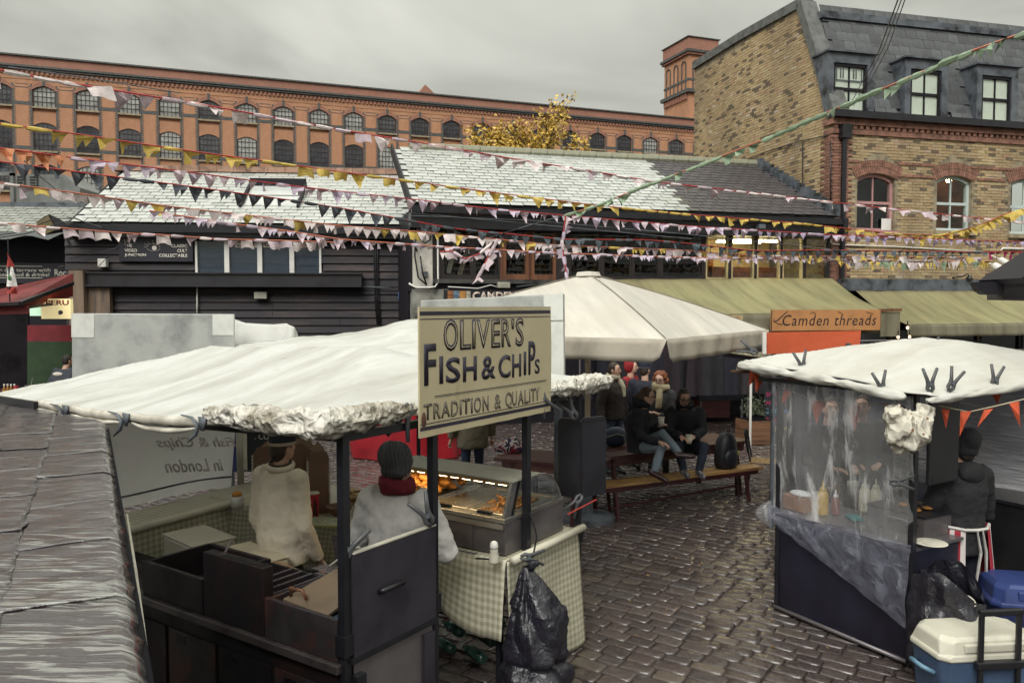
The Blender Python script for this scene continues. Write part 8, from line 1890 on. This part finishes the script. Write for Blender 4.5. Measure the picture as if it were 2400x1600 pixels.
# --- the couple sitting on the table
def A(px, py, Y): return at(px, py, Y)
YW = 10.25
Jw = dict(pel=A(1499, 1040, YW), che=A(1490, 986, YW - .02), nec=A(1503, 953, YW), hd=A(1517, 930, YW - .04), shL=A(1484, 965, YW + .14), shR=A(1494, 970, YW - .17), elL=A(1520, 1010, YW + .12), elR=A(1500, 1022, YW - .26), wrL=A(1546, 998, YW - .1), wrR=A(1545, 1036, YW - .36),
          hpL=A(1506, 1043, YW + .08), hpR=A(1504, 1046, YW - .1), knL=A(1552, 1016, YW - .12), knR=A(1549, 1050, YW - .34), anL=A(1592, 1062, YW - .36), anR=A(1534, 1106, YW - .42))
cup = A(1549, 990, YW - .17)
person('woman with tied hair in navy coat and pale jeans sitting on the picnic table', Jw, R(58), R(72), 'coat', fab('navy_wool_coat', (.016, .016, .026)), 'jeans', fab('pale_denim', (.17, .22, .27)), skin=M_SKIN2, fat=1.08, long=.03, hair=(H_MID, 'bun'), shoe=pm('oxblood_boot', (.03, .011, .013), .35), glasses=True, extra=scarf(fab('navy_scarf', (.010, .011, .022)), .05, wide=.085), htilt=R(4),
       toes={'L': Vector((.95, -.25, .08)).normalized(), 'R': Vector((.75, -.5, -.25)).normalized()}, fold=.022)
o = thing('paper_cup', 'small white paper cup in the hand of the woman in pale jeans', 'cup', cup + Vector((0, -.02, -.04))); MB().lathe([(.03, 0), (.042, .11), (.038, .11), (.027, .005)], seg=16).build('cup_wall', M_WHITE, o, smooth=True); MB().lathe([(.044, .105), (.044, .115)], seg=16).build('rim', M_WHITE, o)
YM = 10.55
Jm = dict(pel=A(1608, 1045, YM), che=A(1606, 985, YM - .06), nec=A(1604, 955, YM - .12), hd=A(1603, 932, YM - .2), shL=A(1637, 966, YM - .08), shR=A(1572, 968, YM - .08), elL=A(1645, 1010, YM - .25), elR=A(1566, 1012, YM - .25), wrL=A(1625, 1024, YM - .45), wrR=A(1597, 1024, YM - .45),
          hpL=A(1626, 1046, YM - .03), hpR=A(1592, 1046, YM - .03), knL=A(1652, 1045, YM - .44), knR=A(1588, 1045, YM - .44), anL=A(1638, 1103, YM - .40), anR=A(1602, 1101, YM - .42))
def exm(o, J, H, HM, k): MB().bar(H(-.02, -.09, -.07), H(.02, -.09, -.07), .02, .012).build('stubble', H_BRN, o, world=True)
person('dark haired man in a black coat sitting on the table with a lidded cup', Jm, R(6), R(8), 'coat', fab('black_wool_coat', (.010, .010, .016)), 'jeans', fab('dark_denim', (.018, .026, .042)), fat=1.16, long=.03, hair=(H_BLK, 'long'), shoe=pm('black_white_trainer', (.05, .05, .06), .5, .9, 22, col2=(.4, .4, .4)), glasses=True, htilt=R(20), fold=.022, sleeve=1.1, extra=scarf(fab('black_collar', (.009, .009, .013)), .045, wide=.085))
o = thing('lidded_cup', 'cup with cream lid between the hands of the man in black', 'cup', A(1615, 1030, YM - .53) + Vector((0, 0, -.05))); MB().lathe([(.032, 0), (.042, .1)], seg=16).build('cup_wall', M_CREAM, o, smooth=True); MB().lathe([(.045, .1), (.045, .112), (.02, .116)], seg=16).build('lid', M_CREAM, o)
# --- people standing behind
def exh(o, J, H, HM, k): scarf(fab('cream_hood', (.45, .40, .30)), .04, wide=.085, drop=True)(o, J, H, HM, k)
p = at(1438, 900, 12.6); person('man in a brown jacket with cream hood looking aside behind the seated woman', stand((p.x, 12.6, 0), R(40), 1.80), R(40), R(62), 'jacket', fab('brown_jacket', (.030, .023, .019)), 'jeans', F_JEAN, fat=1.15, hair=(H_BRN, 'short'), extra=exh, vox=.018)
p = at(1478, 900, 13.4); person('person in a bright red hood turned aside, behind the dark capped figure', stand((p.x, 13.4, 0), R(60), 1.78), R(60), R(75), 'coat', fab('red_coat', (.22, .010, .014)), 'trousers', F_BLK, fat=1.15, hair=(H_BLK, 'short'), vox=.018, hat=lambda o, H, HM, k: organic(MB().ell(H(0, .04, .02), (.105, .10, .13), 16, 10, HM), 'hood', fab('red_hood', (.24, .010, .014)), o, .014, 2))
p = at(1512, 900, 12.9); person('person with a dark banded cap and navy coat seen from behind', stand((p.x, 12.9, 0), PI - R(15), 1.78), PI - R(15), PI - R(45), 'coat', F_NAVY, 'trousers', F_BLK, fat=1.18, hair=(H_BRN, 'short'), vox=.018, hat=flatcap(F_NAVY, fab('cap_band_grey', (.06, .06, .08))))
p = at(1548, 900, 12.2); person('curly ginger haired woman with glasses and cream scarf eating behind the couple', stand((p.x, 12.2, 0), R(-35), 1.66, ((.10, -.30, 1.12), (-.10, -.30, 1.12)), ((.26, -.12, 1.02), (-.26, -.12, 1.02))), R(-35), R(-30), 'jacket', fab('charcoal_jacket', (.035, .035, .04)), 'trousers', F_BLK, skin=M_SKIN2, hair=(H_RED, 'curly'), glasses=True, extra=scarf(fab('cream_scarf', (.44, .37, .24)), .06, wide=.09, drop=True), vox=.016)
p = at(1108, 1000, 11.2); person('person in an olive parka and jeans mostly hidden behind the fish sign', stand((p.x, 11.2, 0), PI + R(20), 1.76), PI + R(20), PI + R(20), 'parka', fab('olive_parka', (.16, .14, .095)), 'jeans', fab('blue_jeans_b', (.03, .045, .085)), fat=1.25, long=.18, hair=(H_BRN, 'short'), vox=.018)
p = at(131, 820, 15.9); person('stall keeper in a navy jacket bending with back turned at the Peruvian stall', stand((p.x, 15.9, 0), PI - R(20), 1.70, lean=.35), PI - R(20), PI - R(30), 'jacket', fab('slate_jacket', (.045, .05, .065)), 'trousers', F_BLK, hair=(H_BLK, 'short'), vox=.018, extra=lambda o, J, H, HM, k: MB().ell(J['che'] + Vector((-.02, -.13, .08)), (.10, .02, .04), 10, 6).build('back_print', M_OFFW, o, world=True))
p = at(156, 840, 15.2); person('dark haired person with red trimmed top stooping over the Peruvian counter', stand((p.x, 15.2 + .2, 0), PI - R(60), 1.55, lean=.3), PI - R(60), PI - R(60), 'jacket', fab('black_red_top', (.03, .008, .01)), 'trousers', F_BLK, hair=(H_BLK, 'long'), vox=.018, extra=scarf(fab('red_trim', (.24, .02, .02)), .02, wide=.08))
for px, Y, lab, yw, cc in ((1945, 8.3, 'customer in dark coat standing behind the clear plastic, nearer the parasol', 15, (.014, .014, .022)), (2020, 8.5, 'customer in black coat standing behind the clear plastic, nearer the black post', -10, (.010, .010, .014))):
    p = at(px, 900, Y); person(lab, stand((p.x, Y, 0), R(yw), 1.74, ((.12, -.26, 1.05), (-.12, -.26, 1.05)), ((.27, -.02, 1.08), (-.27, -.02, 1.08))), R(yw), R(yw - 20), 'coat', fab('coat_%d' % px, cc), 'trousers', F_BLK, fat=1.18, hair=(H_BRN, 'short'), vox=.018)
